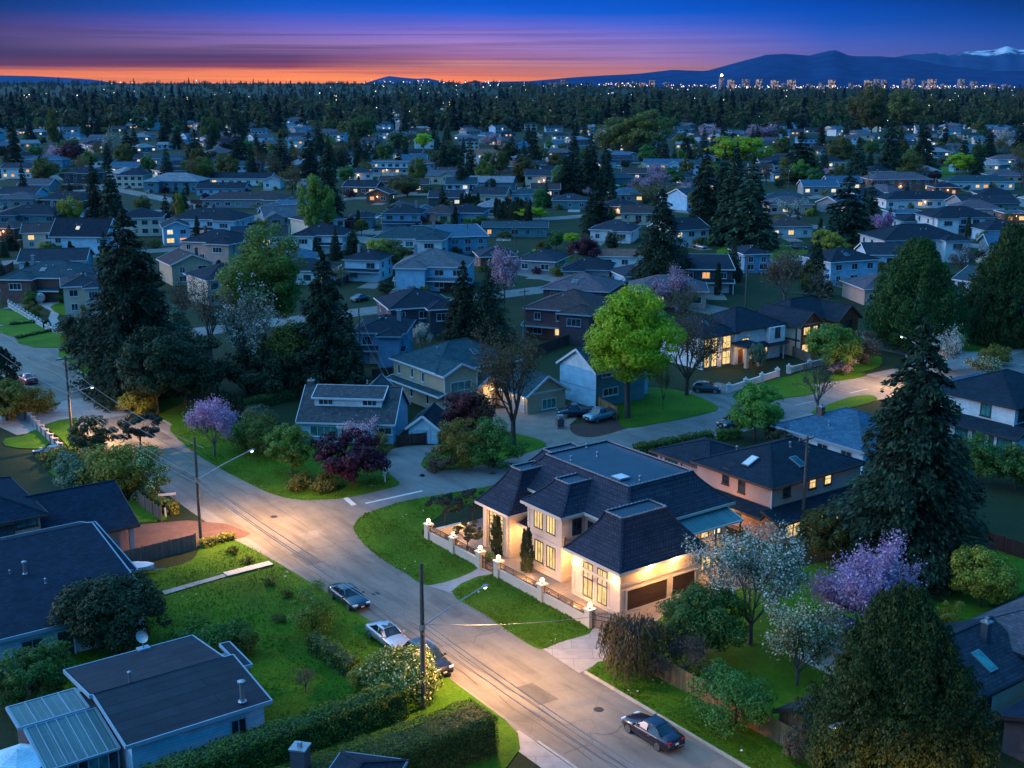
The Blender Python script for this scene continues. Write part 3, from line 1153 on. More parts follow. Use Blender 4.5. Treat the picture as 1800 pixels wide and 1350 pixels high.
def hedge(name, pts, w, h, label, mat='hedge', leaf=.16, dens=55, taper=.1, cat='hedge', round_top=.25):
    """clipped hedge along a line of world points: dark inner body plus a skin of leaves"""
    rng = np.random.default_rng(int(abs(pts[0][0] * 31 + pts[0][1] * 7)) + 3)
    t = thing(name, label, cat, (pts[0][0], pts[0][1], 0))
    ox, oy = pts[0]
    mb = MB()
    Ps, Ns = [], []
    for (ax, ay), (bx, by) in zip(pts, pts[1:]):
        a = Vector((ax - ox, ay - oy, 0))
        b = Vector((bx - ox, by - oy, 0))
        d = (b - a)
        L = d.length
        d.normalize()
        n = Vector((-d.y, d.x, 0))
        hw, hh = w / 2 - .12, h - .15
        k = len(mb.v)
        for p in (a, b):
            for s, z in ((-1, 0), (-1 + taper, hh * .85), (-.55, hh), (.55, hh), (1 - taper, hh * .85), (1, 0)):
                mb.v.append(tuple(p + n * hw * s + Vector((0, 0, z))))
        for i in range(5):
            mb.f.append((k + i, k + i + 1, k + 7 + i, k + 6 + i))
            mb.m.append(0)
        mb.f.append(tuple(k + i for i in reversed(range(6))))
        mb.f.append(tuple(k + 6 + i for i in range(6)))
        mb.m += [0, 0]
        m = int(L * (2 * h + w) * dens)
        s = rng.uniform(-.1, L + .1, m)
        per = rng.uniform(0, 2 * h + w, m)
        side = np.where(per < h, -1., np.where(per > h + w, 1., 0.))
        z = np.where(side < 0, per, np.where(side > 0, per - h - w, h))
        o = np.where(side < 0, -w / 2, np.where(side > 0, w / 2, per - h - w / 2))
        o = o * (1 - taper * z / h)
        z = np.where(side == 0, h - round_top * (np.abs(o) / (w / 2)) ** 3 * .6, z)
        wob = .10 * np.sin(s * 1.7 + z * 2.1) + .07 * np.sin(s * 4.3 - z * 3.7) + rng.normal(size=m) * .05
        ov = np.array([n.x, n.y])
        P = np.stack([a.x + d.x * s + n.x * (o + side * wob), a.y + d.y * s + n.y * (o + side * wob), z + (side == 0) * wob], 1)
        N = np.stack([n.x * side, n.y * side, (side == 0) * 1. + .3], 1) + rng.normal(size=(m, 3)) * .55
        Ps.append(P)
        Ns.append(N)
        for e, sg in ((0, -1), (L, 1)):
            m2 = int(w * h * dens)
            o = rng.uniform(-w / 2, w / 2, m2)
            z = rng.uniform(0, h, m2)
            p = a + d * e
            jj = rng.normal(size=m2) * .07 + sg * .05
            Ps.append(np.stack([p.x + n.x * o + d.x * jj, p.y + n.y * o + d.y * jj, z], 1))
            Ns.append(np.tile([d.x * sg, d.y * sg, .3], (m2, 1)) + rng.normal(size=(m2, 3)) * .55)
    P, N = np.concatenate(Ps), np.concatenate(Ns)
    mb.build('branches', LM['yew'], t)
    quads_obj('foliage', leaf_quads(P, N, np.full(len(P), leaf), rng, 1.5), LM[mat], t)
    return t
# ------------------------------------------------------------------ building kit
def shingle(name, c, **k):
    return coursed(name, c, .5, .28, .02, .22, .5, .9, spec=.15, **k)


RM = {
    'navy': shingle('navy_shingles', (.017, .030, .046)),
    'slate': shingle('slate_shingles', (.034, .046, .064)),
    'teal': shingle('teal_shingles', (.032, .075, .092)),
    'grey': shingle('grey_shingles', (.12, .13, .15)),
    'pale': shingle('pale_grey_shingles', (.26, .26, .28)),
    'brown': shingle('brown_shingles', (.075, .055, .056)),
    'mauve': shingle('mauve_shingles', (.13, .105, .125)),
    'terra': shingle('terracotta_tiles', (.26, .115, .085)),
    'blue': shingle('blue_shingles', (.05, .13, .20)),
    'mossy': shingle('mossy_shingles', (.075, .08, .09), moss=(.26, .26, .26)),
    'black': shingle('black_shingles', (.011, .027, .050)),
}
M_TILE = coursed('mansard_tiles', (.044, .050, .074), .34, .34, .04, .18, .5, .9, bump=.9, spec=.12)
M_FLAT = plain('roof_membrane', (.030, .055, .080), .5, var=.25, scale=.7, dirt=.4)
M_TORCH = coursed('torch_on_roofing', (.030, .036, .050), 14, 1.0, .035, .12, .55, .92, bump=.4)
M_METALROOF = coursed('standing_seam', (.07, .16, .17), .45, 30, .03, .08, 1.5, .4, bump=.6)


def siding(name, c):
    return coursed(name, c, 6, .22, .016, .05, .72, .7, bump=.5)


WM = {
    'white': siding('white_siding', (.76, .76, .76)),
    'ice': siding('ice_blue_siding', (.50, .68, .78)),
    'sky': siding('sky_blue_siding', (.34, .58, .74)),
    'blue': siding('blue_siding', (.16, .34, .50)),
    'teal': siding('teal_siding', (.11, .24, .28)),
    'grey': siding('grey_siding', (.28, .29, .31)),
    'dark': siding('charcoal_siding', (.075, .085, .10)),
    'beige': plain('beige_stucco', (.50, .36, .24), .9, var=.1, scale=.6, bump=.3, dirt=.15),
    'pink': plain('rose_stucco', (.62, .36, .29), .9, var=.1, scale=.6, bump=.3, dirt=.15),
    'cream': plain('cream_stucco', (.62, .50, .38), .9, var=.08, scale=.6, bump=.25, dirt=.12),
    'stone': plain('pale_stucco', (.60, .47, .38), .85, var=.07, scale=.6, bump=.2, dirt=.1),
    'brick': coursed('brown_brick', (.20, .10, .08), .24, .08, .012, .25, 1.4, .9),
    'wood': coursed('cedar_boards', (.24, .095, .05), .18, 8, .012, .2, .5, .8),
    'plum': siding('plum_siding', (.09, .06, .075)),
}
TRIM = plain('white_trim', (.66, .66, .68), .5, var=.05)
TRIM_BEIGE = plain('cream_trim', (.60, .50, .42), .6, var=.06)
TRIM_DARK = plain('dark_trim', (.035, .032, .034), .45, var=.1)
TRIM_BROWN = plain('brown_trim', (.09, .045, .03), .6, var=.15)
TRIM_TEAL = plain('blue_grey_trim', (.25, .36, .44), .55, var=.06)
PANE = glass('window_glass', (.015, .024, .034), .07, (.05, .07, .09))
PANE_TEAL = glass('curtained_glass', (.03, .14, .14), .1, (.06, .26, .24))
WARM = (1.0, .51, .165)
LIT = emis('lit_window', (1.0, .62, .24), 1.2)
LIT_HI = emis('bright_lit_window', (1.0, .66, .27), 1.15, sampled=True)
LIT_ORANGE = emis('amber_lit_window', (1.0, .42, .12), 1.1)
LIT_WHITE = emis('white_lit_window', (.95, .80, .62), 1.05)
BULB = emis('lamp_glow', (1.0, .74, .38), 14, detail=False)
BULB_WHITE = emis('white_lamp_glow', (1.0, .95, .86), 14, detail=False)
METAL = plain('galvanised_metal', (.36, .38, .40), .4, metal=.7, var=.12)
IRON = plain('wrought_iron', (.035, .018, .012), .55, var=.2)
GDOOR_W = coursed('white_garage_door', (.62, .62, .64), 1.1, .5, .03, .03, .75, .5)
GDOOR_B = coursed('brown_garage_door', (.062, .034, .022), 8, .24, .012, .12, .6, .5)
DOORM = plain('stained_door', (.13, .06, .03), .4, var=.2)


class House:
    def __init__(s, name, label, cat='house', at=(0, 0), rot=ANG, wall='white', roof='navy', trim=None, group=None):
        s.root = thing(name, label, cat, (at[0], at[1], 0), rot, group)
        s.at, s.rot = at, rot
        s.c, s.s_ = math.cos(rot), math.sin(rot)
        s.wall, s.roof, s.trim = WM.get(wall, wall), RM.get(roof, roof), trim or TRIM
        s.wb, s.rb, s.gb, s.cb = MB(), MB(), MB(), MB()
        s.solids = []

    # photo pixel -> local coordinates
    def l(s, pxl, pyl, z=0):
        x, y = un(pxl, pyl, z)
        x -= s.at[0]
        y -= s.at[1]
        return (x * s.c + y * s.s_, -x * s.s_ + y * s.c)

    def on(s, face, p, pxl, pyl):
        """photo pixel on the upright plane x=p ('x') or y=p ('y') -> (other coordinate, z)"""
        x = (pxl - 900) / F
        y = -(pyl - 675) / F
        d = (x, y * SP + CP, y * CP - SP)
        ld = (d[0] * s.c + d[1] * s.s_, -d[0] * s.s_ + d[1] * s.c)
        lo = (-s.at[0] * s.c - s.at[1] * s.s_, s.at[0] * s.s_ - s.at[1] * s.c)
        i = 0 if face[0] == 'x' else 1
        t = (p - lo[i]) / ld[i]
        return (lo[1 - i] + t * ld[1 - i], CAMH + t * d[2])

    def walls(s, x0, x1, y0, y1, z0, z1, mat=None):
        s.wb.box(x0, x1, y0, y1, z0, z1, mat or s.wall)
        s.solids.append((x0, x1, y0, y1, z0, z1))

    def fascia(s, x0, x1, y0, y1, z, h=.2, mat=None):
        m = mat or s.trim
        t = .05
        s.gb.box(x0 - t, x1 + t, y0 - t, y0, z - h, z + .02, m)
        s.gb.box(x0 - t, x1 + t, y1, y1 + t, z - h, z + .02, m)
        s.gb.box(x0 - t, x0, y0, y1, z - h, z + .02, m)
        s.gb.box(x1, x1 + t, y0, y1, z - h, z + .02, m)

    def hip(s, x0, x1, y0, y1, ze, rise, oh=.5, mat=None, fascia=True, cap=True):
        m = mat or s.roof
        x0 -= oh
        x1 += oh
        y0 -= oh
        y1 += oh
        w, d = x1 - x0, y1 - y0
        k = min(w, d) / 2
        zr = ze + rise
        if w >= d:
            a, b = (x0 + k, (y0 + y1) / 2, zr), (x1 - k, (y0 + y1) / 2, zr)
        else:
            a, b = ((x0 + x1) / 2, y0 + k, zr), ((x0 + x1) / 2, y1 - k, zr)
        A, B, C, D = (x0, y0, ze), (x1, y0, ze), (x1, y1, ze), (x0, y1, ze)
        if w >= d:
            s.rb.poly([A, B, b, a], m)
            s.rb.poly([C, D, a, b], m)
            s.rb.poly([B, C, b], m)
            s.rb.poly([D, A, a], m)
            hips = ((A, a), (D, a), (B, b), (C, b), (a, b))
        else:
            s.rb.poly([A, B, a], m)
            s.rb.poly([C, D, b], m)
            s.rb.poly([B, C, b, a], m)
            s.rb.poly([D, A, a, b], m)
            hips = ((A, a), (B, a), (C, b), (D, b), (a, b))
        s.rb.poly([(x0, y0, ze - .15), (x0, y1, ze - .15), (x1, y1, ze - .15), (x1, y0, ze - .15)], m)
        if cap:
            for p, q in hips:
                s.cb.bar(Vector(p) + Vector((0, 0, .015)), Vector(q) + Vector((0, 0, .015)), .24, .06, m)
        if fascia:
            s.fascia(x0, x1, y0, y1, ze)
        return zr

    def gable(s, x0, x1, y0, y1, ze, rise, axis='y', oh=.45, mat=None, wall=None, ends='01', zb=None):
        """ridge along axis; gable triangles join the walls"""
        m = mat or s.roof
        wl = wall or s.wall
        T = .16

        def pt(a, c, z):                     # a along the ridge, c across
            return (c, a, z) if axis == 'y' else (a, c, z)
        a0, a1, c0, c1 = (y0, y1, x0, x1) if axis == 'y' else (x0, x1, y0, y1)
        cm = (c0 + c1) / 2
        sl = rise / (cm - c0)
        e0, e1 = a0 - oh, a1 + oh
        zl = ze - sl * oh
        zr = ze + rise
        for c, sg in ((c0 - oh, 1), (c1 + oh, -1)):
            q = [pt(e0, c, zl + T), pt(e1, c, zl + T), pt(e1, cm, zr + T), pt(e0, cm, zr + T)]
            u = [pt(e0, c, zl), pt(e1, c, zl), pt(e1, cm, zr), pt(e0, cm, zr)]
            flip = (sg > 0) == (axis == 'y')
            s.rb.poly(q[::-1] if flip else q, m)
            s.rb.poly(u if flip else u[::-1], m)
            # eave edge with gutter, barge boards on the gable ends
            s.gb.bar(pt(e0, c, zl + .02), pt(e1, c, zl + .02), .1, .22, s.trim)
            for e, on in ((e0, '0' in ends), (e1, '1' in ends)):
                if on:
                    s.gb.bar(pt(e, c, zl + T / 2 - .02), pt(e, cm, zr + T / 2 - .02), .07, .30, s.trim)
        s.cb.bar(pt(e0, cm, zr + T + .01), pt(e1, cm, zr + T + .01), .26, .07, m)
        for a, on in ((a0, '0' in ends), (a1, '1' in ends)):
            if on:
                f = .002 if a == a0 else -.002
                s.wb.poly([pt(a - f, c0, ze - .01), pt(a - f, c1, ze - .01), pt(a - f, cm, zr)], wl)
        return zr

    def mono(s, x0, x1, y0, y1, z00, z10, z11, z01, mat=None, th=.18, trim=True):
        """single plane roof slab, heights at the four corners"""
        m = mat or s.roof
        P = [(x0, y0, z00), (x1, y0, z10), (x1, y1, z11), (x0, y1, z01)]
        Q = [(x, y, z - th) for x, y, z in P]
        s.rb.poly(P, m)
        s.rb.poly(Q[::-1], m)
        for i in range(4):
            j = (i + 1) % 4
            s.rb.poly([Q[i], Q[j], P[j], P[i]], m)
            if trim:
                s.gb.bar(Vector(P[i]) - Vector((0, 0, th / 2 - .015)), Vector(P[j]) - Vector((0, 0, th / 2 - .015)), .10, th + .05, s.trim)

    def flared(s, x0, x1, y0, y1, ze, top, zt, oh=.6, mat=None, e=1.32, n=7, crest=True):
        """bell-cast mansard: concave sides up to a flat top (x0,x1,y0,y1 of the flat)"""
        m = mat or M_TILE
        A = [x0 - oh, x1 + oh, y0 - oh, y1 + oh]
        rings = []
        for i in range(n + 1):
            t = i / n
            k = 1 - (1 - t) ** e
            X0, X1, Y0, Y1 = [a + (b - a) * k for a, b in zip(A, top)]
            z = ze + (zt - ze) * t
            rings.append([(X0, Y0, z), (X1, Y0, z), (X1, Y1, z), (X0, Y1, z)])
        for r0, r1 in zip(rings, rings[1:]):
            for i in range(4):
                j = (i + 1) % 4
                s.rb.poly([r0[i], r0[j], r1[j], r1[i]], m)
        s.rb.poly([(x, y, z - .12) for x, y, z in rings[-1]], M_FLAT)
        r = rings[-1]
        if crest:
            for i in range(4):
                a, b = Vector(r[i]), Vector(r[(i + 1) % 4])
                s.cb.bar(a + Vector((0, 0, .02)), b + Vector((0, 0, .02)), .12, .08, METAL)
                L = (b - a).length
                for q in range(int(L / .45)):
                    c = a.lerp(b, (q + .5) * .45 / L)
                    s.cb.box(c.x - .045, c.x + .045, c.y - .045, c.y + .045, c.z + .05, c.z + .13, METAL)
        for i in range(4):
            for r0, r1 in zip(rings, rings[1:]):
                s.cb.bar(r0[i], r1[i], .22, .1, m)
        s.rb.poly([(x, y, ze - .2) for x, y, z in reversed(rings[0])], s.trim)
        s.fascia(A[0], A[1], A[2], A[3], ze, .24)
        # cornice under the eave
        s.gb.box(x0 - .22, x1 + .22, y0 - .22, y1 + .22, ze - .5, ze - .26, s.trim)

    def window(s, face, p, c, z, w, h, pane=None, nx=2, ny=1, frame=None, sill=True, casing=0, depth=.07, name='window', split=False):
        """window on the wall plane x=p or y=p ('x-','y-' face the viewer, 'x+','y+' away); c,z = centre"""
        fr = frame or s.trim
        sg = -1 if face[1] == '-' else 1
        f = MB()
        pn = MB()

        def bx(b, u0, u1, z0, z1, d0, d1, m):
            q0, q1 = sorted((p + sg * d0, p + sg * d1))
            if face[0] == 'x':
                b.box(q0, q1, u0, u1, z0, z1, m)
            else:
                b.box(u0, u1, q0, q1, z0, z1, m)
        u0, u1, z0, z1 = c - w / 2, c + w / 2, z - h / 2, z + h / 2
        t = .095
        bx(f, u0 - t, u0, z0 - t, z1 + t, -.02, depth, fr)
        bx(f, u1, u1 + t, z0 - t, z1 + t, -.02, depth, fr)
        bx(f, u0, u1, z0 - t, z0, -.02, depth, fr)
        bx(f, u0, u1, z1, z1 + t, -.02, depth, fr)
        for i in range(1, nx):
            uu = u0 + w * i / nx
            bx(f, uu - .028, uu + .028, z0, z1, .0, depth - .01, fr)
        for i in range(1, ny):
            zz = z0 + h * i / ny
            bx(f, u0, u1, zz - .028, zz + .028, .0, depth - .015, fr)
        if sill:
            bx(f, u0 - .16, u1 + .16, z0 - t - .09, z0 - t, -.02, depth + .08, casing or s.trim)
        if casing:
            q = .24
            bx(f, u0 - t - q, u0 - t, z0 - t, z1 + t + q, -.02, depth - .03, casing)
            bx(f, u1 + t, u1 + t + q, z0 - t, z1 + t + q, -.02, depth - .03, casing)
            bx(f, u0 - t, u1 + t, z1 + t, z1 + t + q, -.02, depth - .03, casing)
        bx(pn, u0, u1, z0, z1, -.01, .025, pane or PANE)
        fo = f.build(name, None, s.root)
        pn.build('pane', None, fo)
        return fo

    def winpx(s, face, p, pxl, pyl, w, h, *a, **k):
        c, z = s.on(face, p, pxl, pyl)
        return s.window(face, p, c, z, w, h, *a, **k)

    def panel(s, name, face, p, u0, u1, z0, z1, mat, d=.05, frame=None, sub=None):
        """door, garage door or the like, proud of the wall"""
        sg = -1 if face[1] == '-' else 1
        b = MB()

        def bx(u0, u1, z0, z1, d0, d1, m):
            q0, q1 = sorted((p + sg * d0, p + sg * d1))
            if face[0] == 'x':
                b.box(q0, q1, u0, u1, z0, z1, m)
            else:
                b.box(u0, u1, q0, q1, z0, z1, m)
        bx(u0, u1, z0, z1, -.02, d, mat)
        if frame:
            t = .12
            bx(u0 - t, u0, z0, z1 + t, -.02, d + .07, frame)
            bx(u1, u1 + t, z0, z1 + t, -.02, d + .07, frame)
            bx(u0, u1, z1, z1 + t, -.02, d + .07, frame)
        return b.build(name, None, s.root)

    def box_part(s, name, x0, x1, y0, y1, z0, z1, mat, parent=None):
        b = MB()
        b.box(x0, x1, y0, y1, z0, z1, mat)
        return b.build(name, None, parent or s.root)

    def chimney(s, x, y, z0, z1, w=.7, mat=None):
        b = MB()
        b.box(x - w / 2, x + w / 2, y - w / 2, y + w / 2, z0, z1, mat or WM['brick'])
        b.box(x - w / 2 - .07, x + w / 2 + .07, y - w / 2 - .07, y + w / 2 + .07, z1, z1 + .12, METAL)
        b.box(x - .12, x + .12, y - .12, y + .12, z1 + .12, z1 + .4, METAL)
        return b.build('chimney', None, s.root)

    def vent(s, x, y, z, h=.6, r=.07, cap=True):
        b = MB()
        b.lathe([(r, 0), (r, h), (r * 1.05, h)] + ([(r * 1.7, h + .02), (r * 1.7, h + .14), (r * .6, h + .2)] if cap else []), 8, (x, y, z), METAL)
        b.lathe([(r * 1.9, 0), (r * 1.4, .08)], 8, (x, y, z), METAL)
        return b.build('vent_pipe', None, s.root)

    def skylight(s, c, ax, ay, w, h, mat=None):
        """c local point on the roof, ax along the eave, ay up the slope"""
        ax, ay = Vector(ax).normalized(), Vector(ay).normalized()
        n = ax.cross(ay)
        b = MB()
        b.obox(Vector(c) + n * .05, ax * (w / 2 + .09), ay * (h / 2 + .09), n * .07, METAL)
        o = b.build('skylight', None, s.root)
        g = MB()
        g.obox(Vector(c) + n * .125, ax * w / 2, ay * h / 2, n * .015, mat or PANE)
        g.build('pane', None, o)

    def railing(s, p, q, z, h=1.0, mat=None, step=.13, name='balcony_railing'):
        m = mat or IRON
        b = MB()
        p, q = Vector((*p, z)), Vector((*q, z))
        L = (q - p).length
        up = Vector((0, 0, 1))
        b.bar(p + up * h, q + up * h, .06, .06, m)
        b.bar(p + up * .1, q + up * .1, .05, .05, m)
        b.bar(p + up * (h - .18), q + up * (h - .18), .03, .03, m)
        n = max(2, int(L / step))
        for i in range(n + 1):
            c = p.lerp(q, i / n)
            t = .05 if i in (0, n) or i % 12 == 0 else .022
            b.box(c.x - t / 2, c.x + t / 2, c.y - t / 2, c.y + t / 2, z, z + h, m)
        return b.build(name, None, s.root)

    def done(s):
        s.wb.build('wall', None, s.root)
        if s.rb.f:
            s.rb.build('roof', None, s.root)
        if s.cb.f:
            s.cb.build('ridge_cap', None, s.root)
        if s.gb.f:
            s.gb.build('gutter', None, s.root)
        return s.root
# ------------------------------------------------------------------ roads, pavements, lawns
def uvp(*pts):
    return [xy(u, v) for u, v in pts]


Z1, Z2, Z3, Z4, Z5 = .006, .012, .018, .024, .030
sheet('gravel_verge', uvp((44.6, -60), (56.4, -60), (56.4, 420), (45.2, 420)), Z1, M_GRAVEL)
sheet('gravel_verge', uvp((56.4, 105.4), (420, 105.4), (420, 116.6), (56.4, 116.6)), Z1, M_GRAVEL)
sheet('main_road', smooth(uvp((46.2, -60), (55.1, -60), (55.1, 60), (55.0, 95), (56.6, 103.5), (60.5, 106.4), (60.5, 114.6), (56.6, 118.5), (55.4, 130), (55.5, 203), (60, 206), (60, 213.5), (55.5, 216), (55.5, 420), (46.8, 420), (46.4, 60)), 1), Z2, M_ASPH)
sheet('side_road', uvp((60.5, 106.4), (420, 106.4), (420, 114.4), (60.5, 114.6)), Z2, M_ASPH2)
sheet('side_road', uvp((60, 206), (330, 206), (330, 213.5), (60, 213.5)), Z2, M_ASPH2)
for k, (v0, u1) in enumerate(((318, 420), (420, 560), (520, 620))):
    sheet('side_road', uvp((-60, v0), (u1, v0), (u1, v0 + 8), (-60, v0 + 8)), Z2 - .003, M_ASPH2)
for u0 in (170, 300, 430):
    sheet('side_road', uvp((u0, 20), (u0 + 8, 20), (u0 + 8, 620), (u0, 620)), Z2 - .005, M_ASPH2)
# stop line and centre dashes
sheet('road_marking', px((603, 876), (611, 874), (627, 887), (618, 889)), Z3, M_WHITELINE)
sheet('road_marking', px((642, 884), (742, 862), (743, 864), (643, 886)), Z3, M_WHITELINE)
for v0 in (150, 162, 174):
    sheet('road_marking', uvp((118 + v0 - 150, 110.4), (122 + v0 - 150, 110.4), (122 + v0 - 150, 110.52), (118 + v0 - 150, 110.52)), Z3, M_WHITELINE)


LAWNS = []


def lawn(pts, n=5, z=.05, mat=None, name='lawn'):
    """turf a hand's breadth above the road, with a soft outline"""
    P_ = smooth(pts, n) if n else pts
    b = MB()
    z += .004 * len(LAWNS)
    LAWNS.append(z)
    b.prism(P_, 0.0, z, mat or M_GRASS)
    o = b.build(name, mat or M_GRASS)
    return struct(o)


lawn(px((757, 1029), (712, 1007), (662, 976), (632, 947), (622, 927), (640, 905), (706, 883), (780, 869), (862, 856), (935, 840), (905, 868), (800, 893), (745, 930), (751, 947), (800, 973), (842, 998)), 4)
lawn(px((794, 1040), (850, 1079), (905, 1117), (936, 1136), (955, 1141), (985, 1129), (1044, 1104), (950, 1053), (871, 1009)), 3)
lawn(uvp((55.9, 66.2), (58.4, 66.4), (59.2, 64), (59.2, 30), (55.4, 30), (55.4, 62)), 2)
lawn(px((299, 756), (340, 794), (385, 822), (430, 846), (478, 868), (530, 879), (600, 876), (660, 864), (702, 851), (684, 833), (662, 803), (680, 790), (520, 776), (430, 735), (355, 722), (318, 737)), 4)
lawn(px((742, 812), (750, 822), (775, 827), (860, 815), (930, 795), (960, 782), (930, 768), (860, 757), (790, 770)), 4)
lawn(px((1090, 745), (1085, 700), (1140, 682), (1205, 690), (1262, 716), (1230, 730), (1160, 744), (1110, 752)), 4)
lawn(uvp((56, 120), (60, 118), (62, 128), (62, 200), (56.2, 204), (55.9, 150)), 3)
lawn(uvp((45.2, 107), (43.4, 109.2), (41.5, 108), (38.5, 105), (30, 106), (24, 104), (22, 92), (24, 66), (34, 58), (44.6, 60), (46.2, 70), (46.4, 90)), 4)
lawn(px((1287, 697), (1330, 676), (1395, 661), (1415, 672), (1440, 683), (1425, 694), (1370, 702), (1330, 715)), 3)
lawn(px((1390, 662), (1440, 650), (1510, 655), (1520, 662), (1465, 671), (1425, 676)), 3)
lawn(px((1430, 722), (1490, 700), (1530, 695), (1540, 705), (1490, 718), (1440, 728)), 3)
lawn(px((1460, 640), (1540, 625), (1545, 645), (1480, 658)), 3)
lawn(px((1665, 578), (1800, 570), (1860, 585), (1800, 612), (1700, 618), (1668, 600)), 3)
lawn(px((1630, 300), (1690, 292), (1860, 296), (1860, 316), (1700, 316), (1640, 312)), 3)
lawn(px((1260, 440), (1330, 425), (1420, 440), (1400, 452), (1290, 456)), 3)
# upper left gardens by the white balustrade
lawn(px((-60, 545), (0, 543), (55, 556), (75, 563), (30, 573), (-60, 560)), 2)
lawn(px((-10, 577), (60, 564), (85, 572), (90, 577), (40, 592), (15, 590)), 2)
lawn(px((28, 594), (85, 580), (110, 588), (160, 596), (190, 608), (60, 611)), 2)
lawn(px((88, 540), (112, 533), (125, 550), (110, 555)), 2)
# gardens west of the road
lawn(px((40, 768), (62, 757), (88, 780), (60, 790), (10, 785), (10, 772)), 2)
lawn(px((78, 748), (130, 736), (134, 742), (133, 795), (105, 770)), 2)
lawn(px((40, 716), (90, 708), (100, 712), (105, 708), (60, 722)), 2)
lawn(px((85, 830), (120, 812), (200, 800), (215, 830), (120, 840)), 2)
lawn(px((205, 893), (240, 882), (290, 908), (282, 916), (215, 920)), 2)
lawn(uvp((61, 67), (61, 46), (86, 46), (92, 60), (92, 69), (75, 70)), 2)
lawn(px((480, 1330), (560, 1290), (640, 1262), (660, 1275), (560, 1330), (500, 1350)), 2)
lawn(px((1560, 1030), (1640, 990), (1800, 960), (1860, 1000), (1760, 1060), (1620, 1080)), 2)
lawn(px((395, 1330), (440, 1280), (700, 1215), (740, 1230), (560, 1290), (440, 1345)), 2)
# paved areas
sheet('footpath', px((752, 1030), (840, 996), (880, 1010), (800, 1045)), Z4 + .012, M_CONC)
sheet('driveway', px((954, 1141), (1046, 1103), (1110, 1137), (1018, 1184)), Z4 + .01, M_CONC)
sheet('forecourt', uvp((61.0, 66), (84, 66), (84, 78), (79, 100), (61.2, 98)), Z4, M_PAVE)
sheet('driveway', smooth(px((694, 853), (672, 822), (676, 797), (705, 786), (745, 783), (790, 785), (752, 800), (742, 815), (760, 828), (850, 818), (780, 838)), 3), Z4, M_ASPH2)
sheet('driveway', px((790, 745), (850, 720), (935, 715), (1000, 712), (1015, 735), (1000, 748), (1090, 762), (1000, 784), (962, 782), (900, 760)), Z3, M_PAVE)
sheet('mulch_bed', smooth(px((1003, 748), (1040, 742), (1095, 734), (1122, 744), (1080, 760), (1040, 769), (1010, 764)), 3), Z5, M_MULCH)
sheet('driveway', px((214, 972), (214, 925), (330, 915), (400, 921), (441, 938), (432, 944), (385, 955), (300, 966)), Z4, M_REDPAVE)
sheet('driveway', px((-40, 733), (40, 728), (100, 716), (110, 705), (200, 690), (300, 745), (240, 728), (150, 739), (90, 752), (70, 758), (30, 765)), Z4 - .002, M_CONC)
sheet('driveway', px((62, 532), (112, 530), (108, 545), (100, 560), (112, 575), (95, 578), (85, 560), (90, 547)), Z4, M_CONC)
sheet('driveway', px((1200, 690), (1262, 672), (1330, 690), (1310, 715), (1262, 716)), Z4, M_ASPH2)
sheet('driveway', px((1390, 662), (1420, 656), (1475, 673), (1440, 682)), Z5 + .03, M_CONC)
sheet('driveway', px((1590, 622), (1720, 600), (1800, 585), (1860, 600), (1700, 648), (1600, 660)), Z3 - .003, M_CONC)
sheet('garden_path', px((285, 1042), (420, 1004), (425, 1008), (290, 1048)), .16, M_CONC)
# kerb along the lawn at the lower right
kb = MB()
for a, b in ((66.0, 58), (57.9, 44), (43.9, 30)):
    kb.bar((*xy(55.25, a), .07), (*xy(55.25, b), .07), .2, .14)
struct(kb.build('kerb', M_KERB))
kb = MB()
kb.bar((*xy(46.1, 60), .06), (*xy(46.1, 20), .06), .2, .12)
struct(kb.build('kerb', M_KERB))
# footway along the west side at the bottom
sheet('footpath', uvp((44.3, 62), (46.0, 62), (46.0, 20), (44.3, 20)), .05, M_CONC)
# tar seams down the road
M_TAR = plain('tar_seam', (.055, .05, .05), .6, var=.3, scale=3)
tb = MB()
rngt = np.random.default_rng(4)
for u0, a, b in ((47.6, 34, 112), (49.0, 30, 84), (48.3, 34, 100), (52.6, 96, 122), (49.7, 112, 190), (51.9, 120, 200)):
    v = a
    pts = []
    while v < b:
        pts.append((u0 + rngt.normal() * .08, v))
        v += 2.2
    for p, q in zip(pts, pts[1:]):
        if rngt.uniform() < .2:
            continue
        w_ = .035
        tb.poly([(*xy(p[0] - w_, p[1]), 0), (*xy(p[0] + w_, p[1]), 0), (*xy(q[0] + w_, q[1]), 0), (*xy(q[0] - w_, q[1]), 0)])
for v0 in (101, 76, 58, 132, 165):
    pts = [(46.6 + i * .8, v0 + rngt.normal() * .35) for i in range(11)]
    for p, q in zip(pts, pts[1:]):
        tb.poly([(*xy(p[0], p[1] - .03), 0), (*xy(q[0], q[1] - .03), 0), (*xy(q[0], q[1] + .03), 0), (*xy(p[0], p[1] + .03), 0)])
so = tb.build('road_seam', M_TAR)
so.location.z = Z3
struct(so)
# short rough grass along the edges
rg = np.random.default_rng(12)


def tufts(segs, per_m, spread, hgt_):
    Pn, Hn = [], []
    for (x0, y0), (x1, y1) in segs:
        L = math.hypot(x1 - x0, y1 - y0)
        m = int(L * per_m)
        t = rg.uniform(0, 1, m)
        nx, ny = -(y1 - y0) / L, (x1 - x0) / L
        o = rg.normal(size=m) * spread
        Pn.append(np.stack([x0 + (x1 - x0) * t + nx * o, y0 + (y1 - y0) * t + ny * o, np.full(m, .05)], 1))
    P_ = np.concatenate(Pn)
    m = len(P_)
    h = hgt_ * rg.uniform(.4, 1.3, m)
    P_[:, 2] += h * .3
    N = rg.normal(size=(m, 3)) * np.array([1, 1, .3])
    S = np.tile([0, 0, 1.], (m, 1)) + rg.normal(size=(m, 3)) * .5
    return leaf_quads(P_, N, h, rg, 1.6, S)


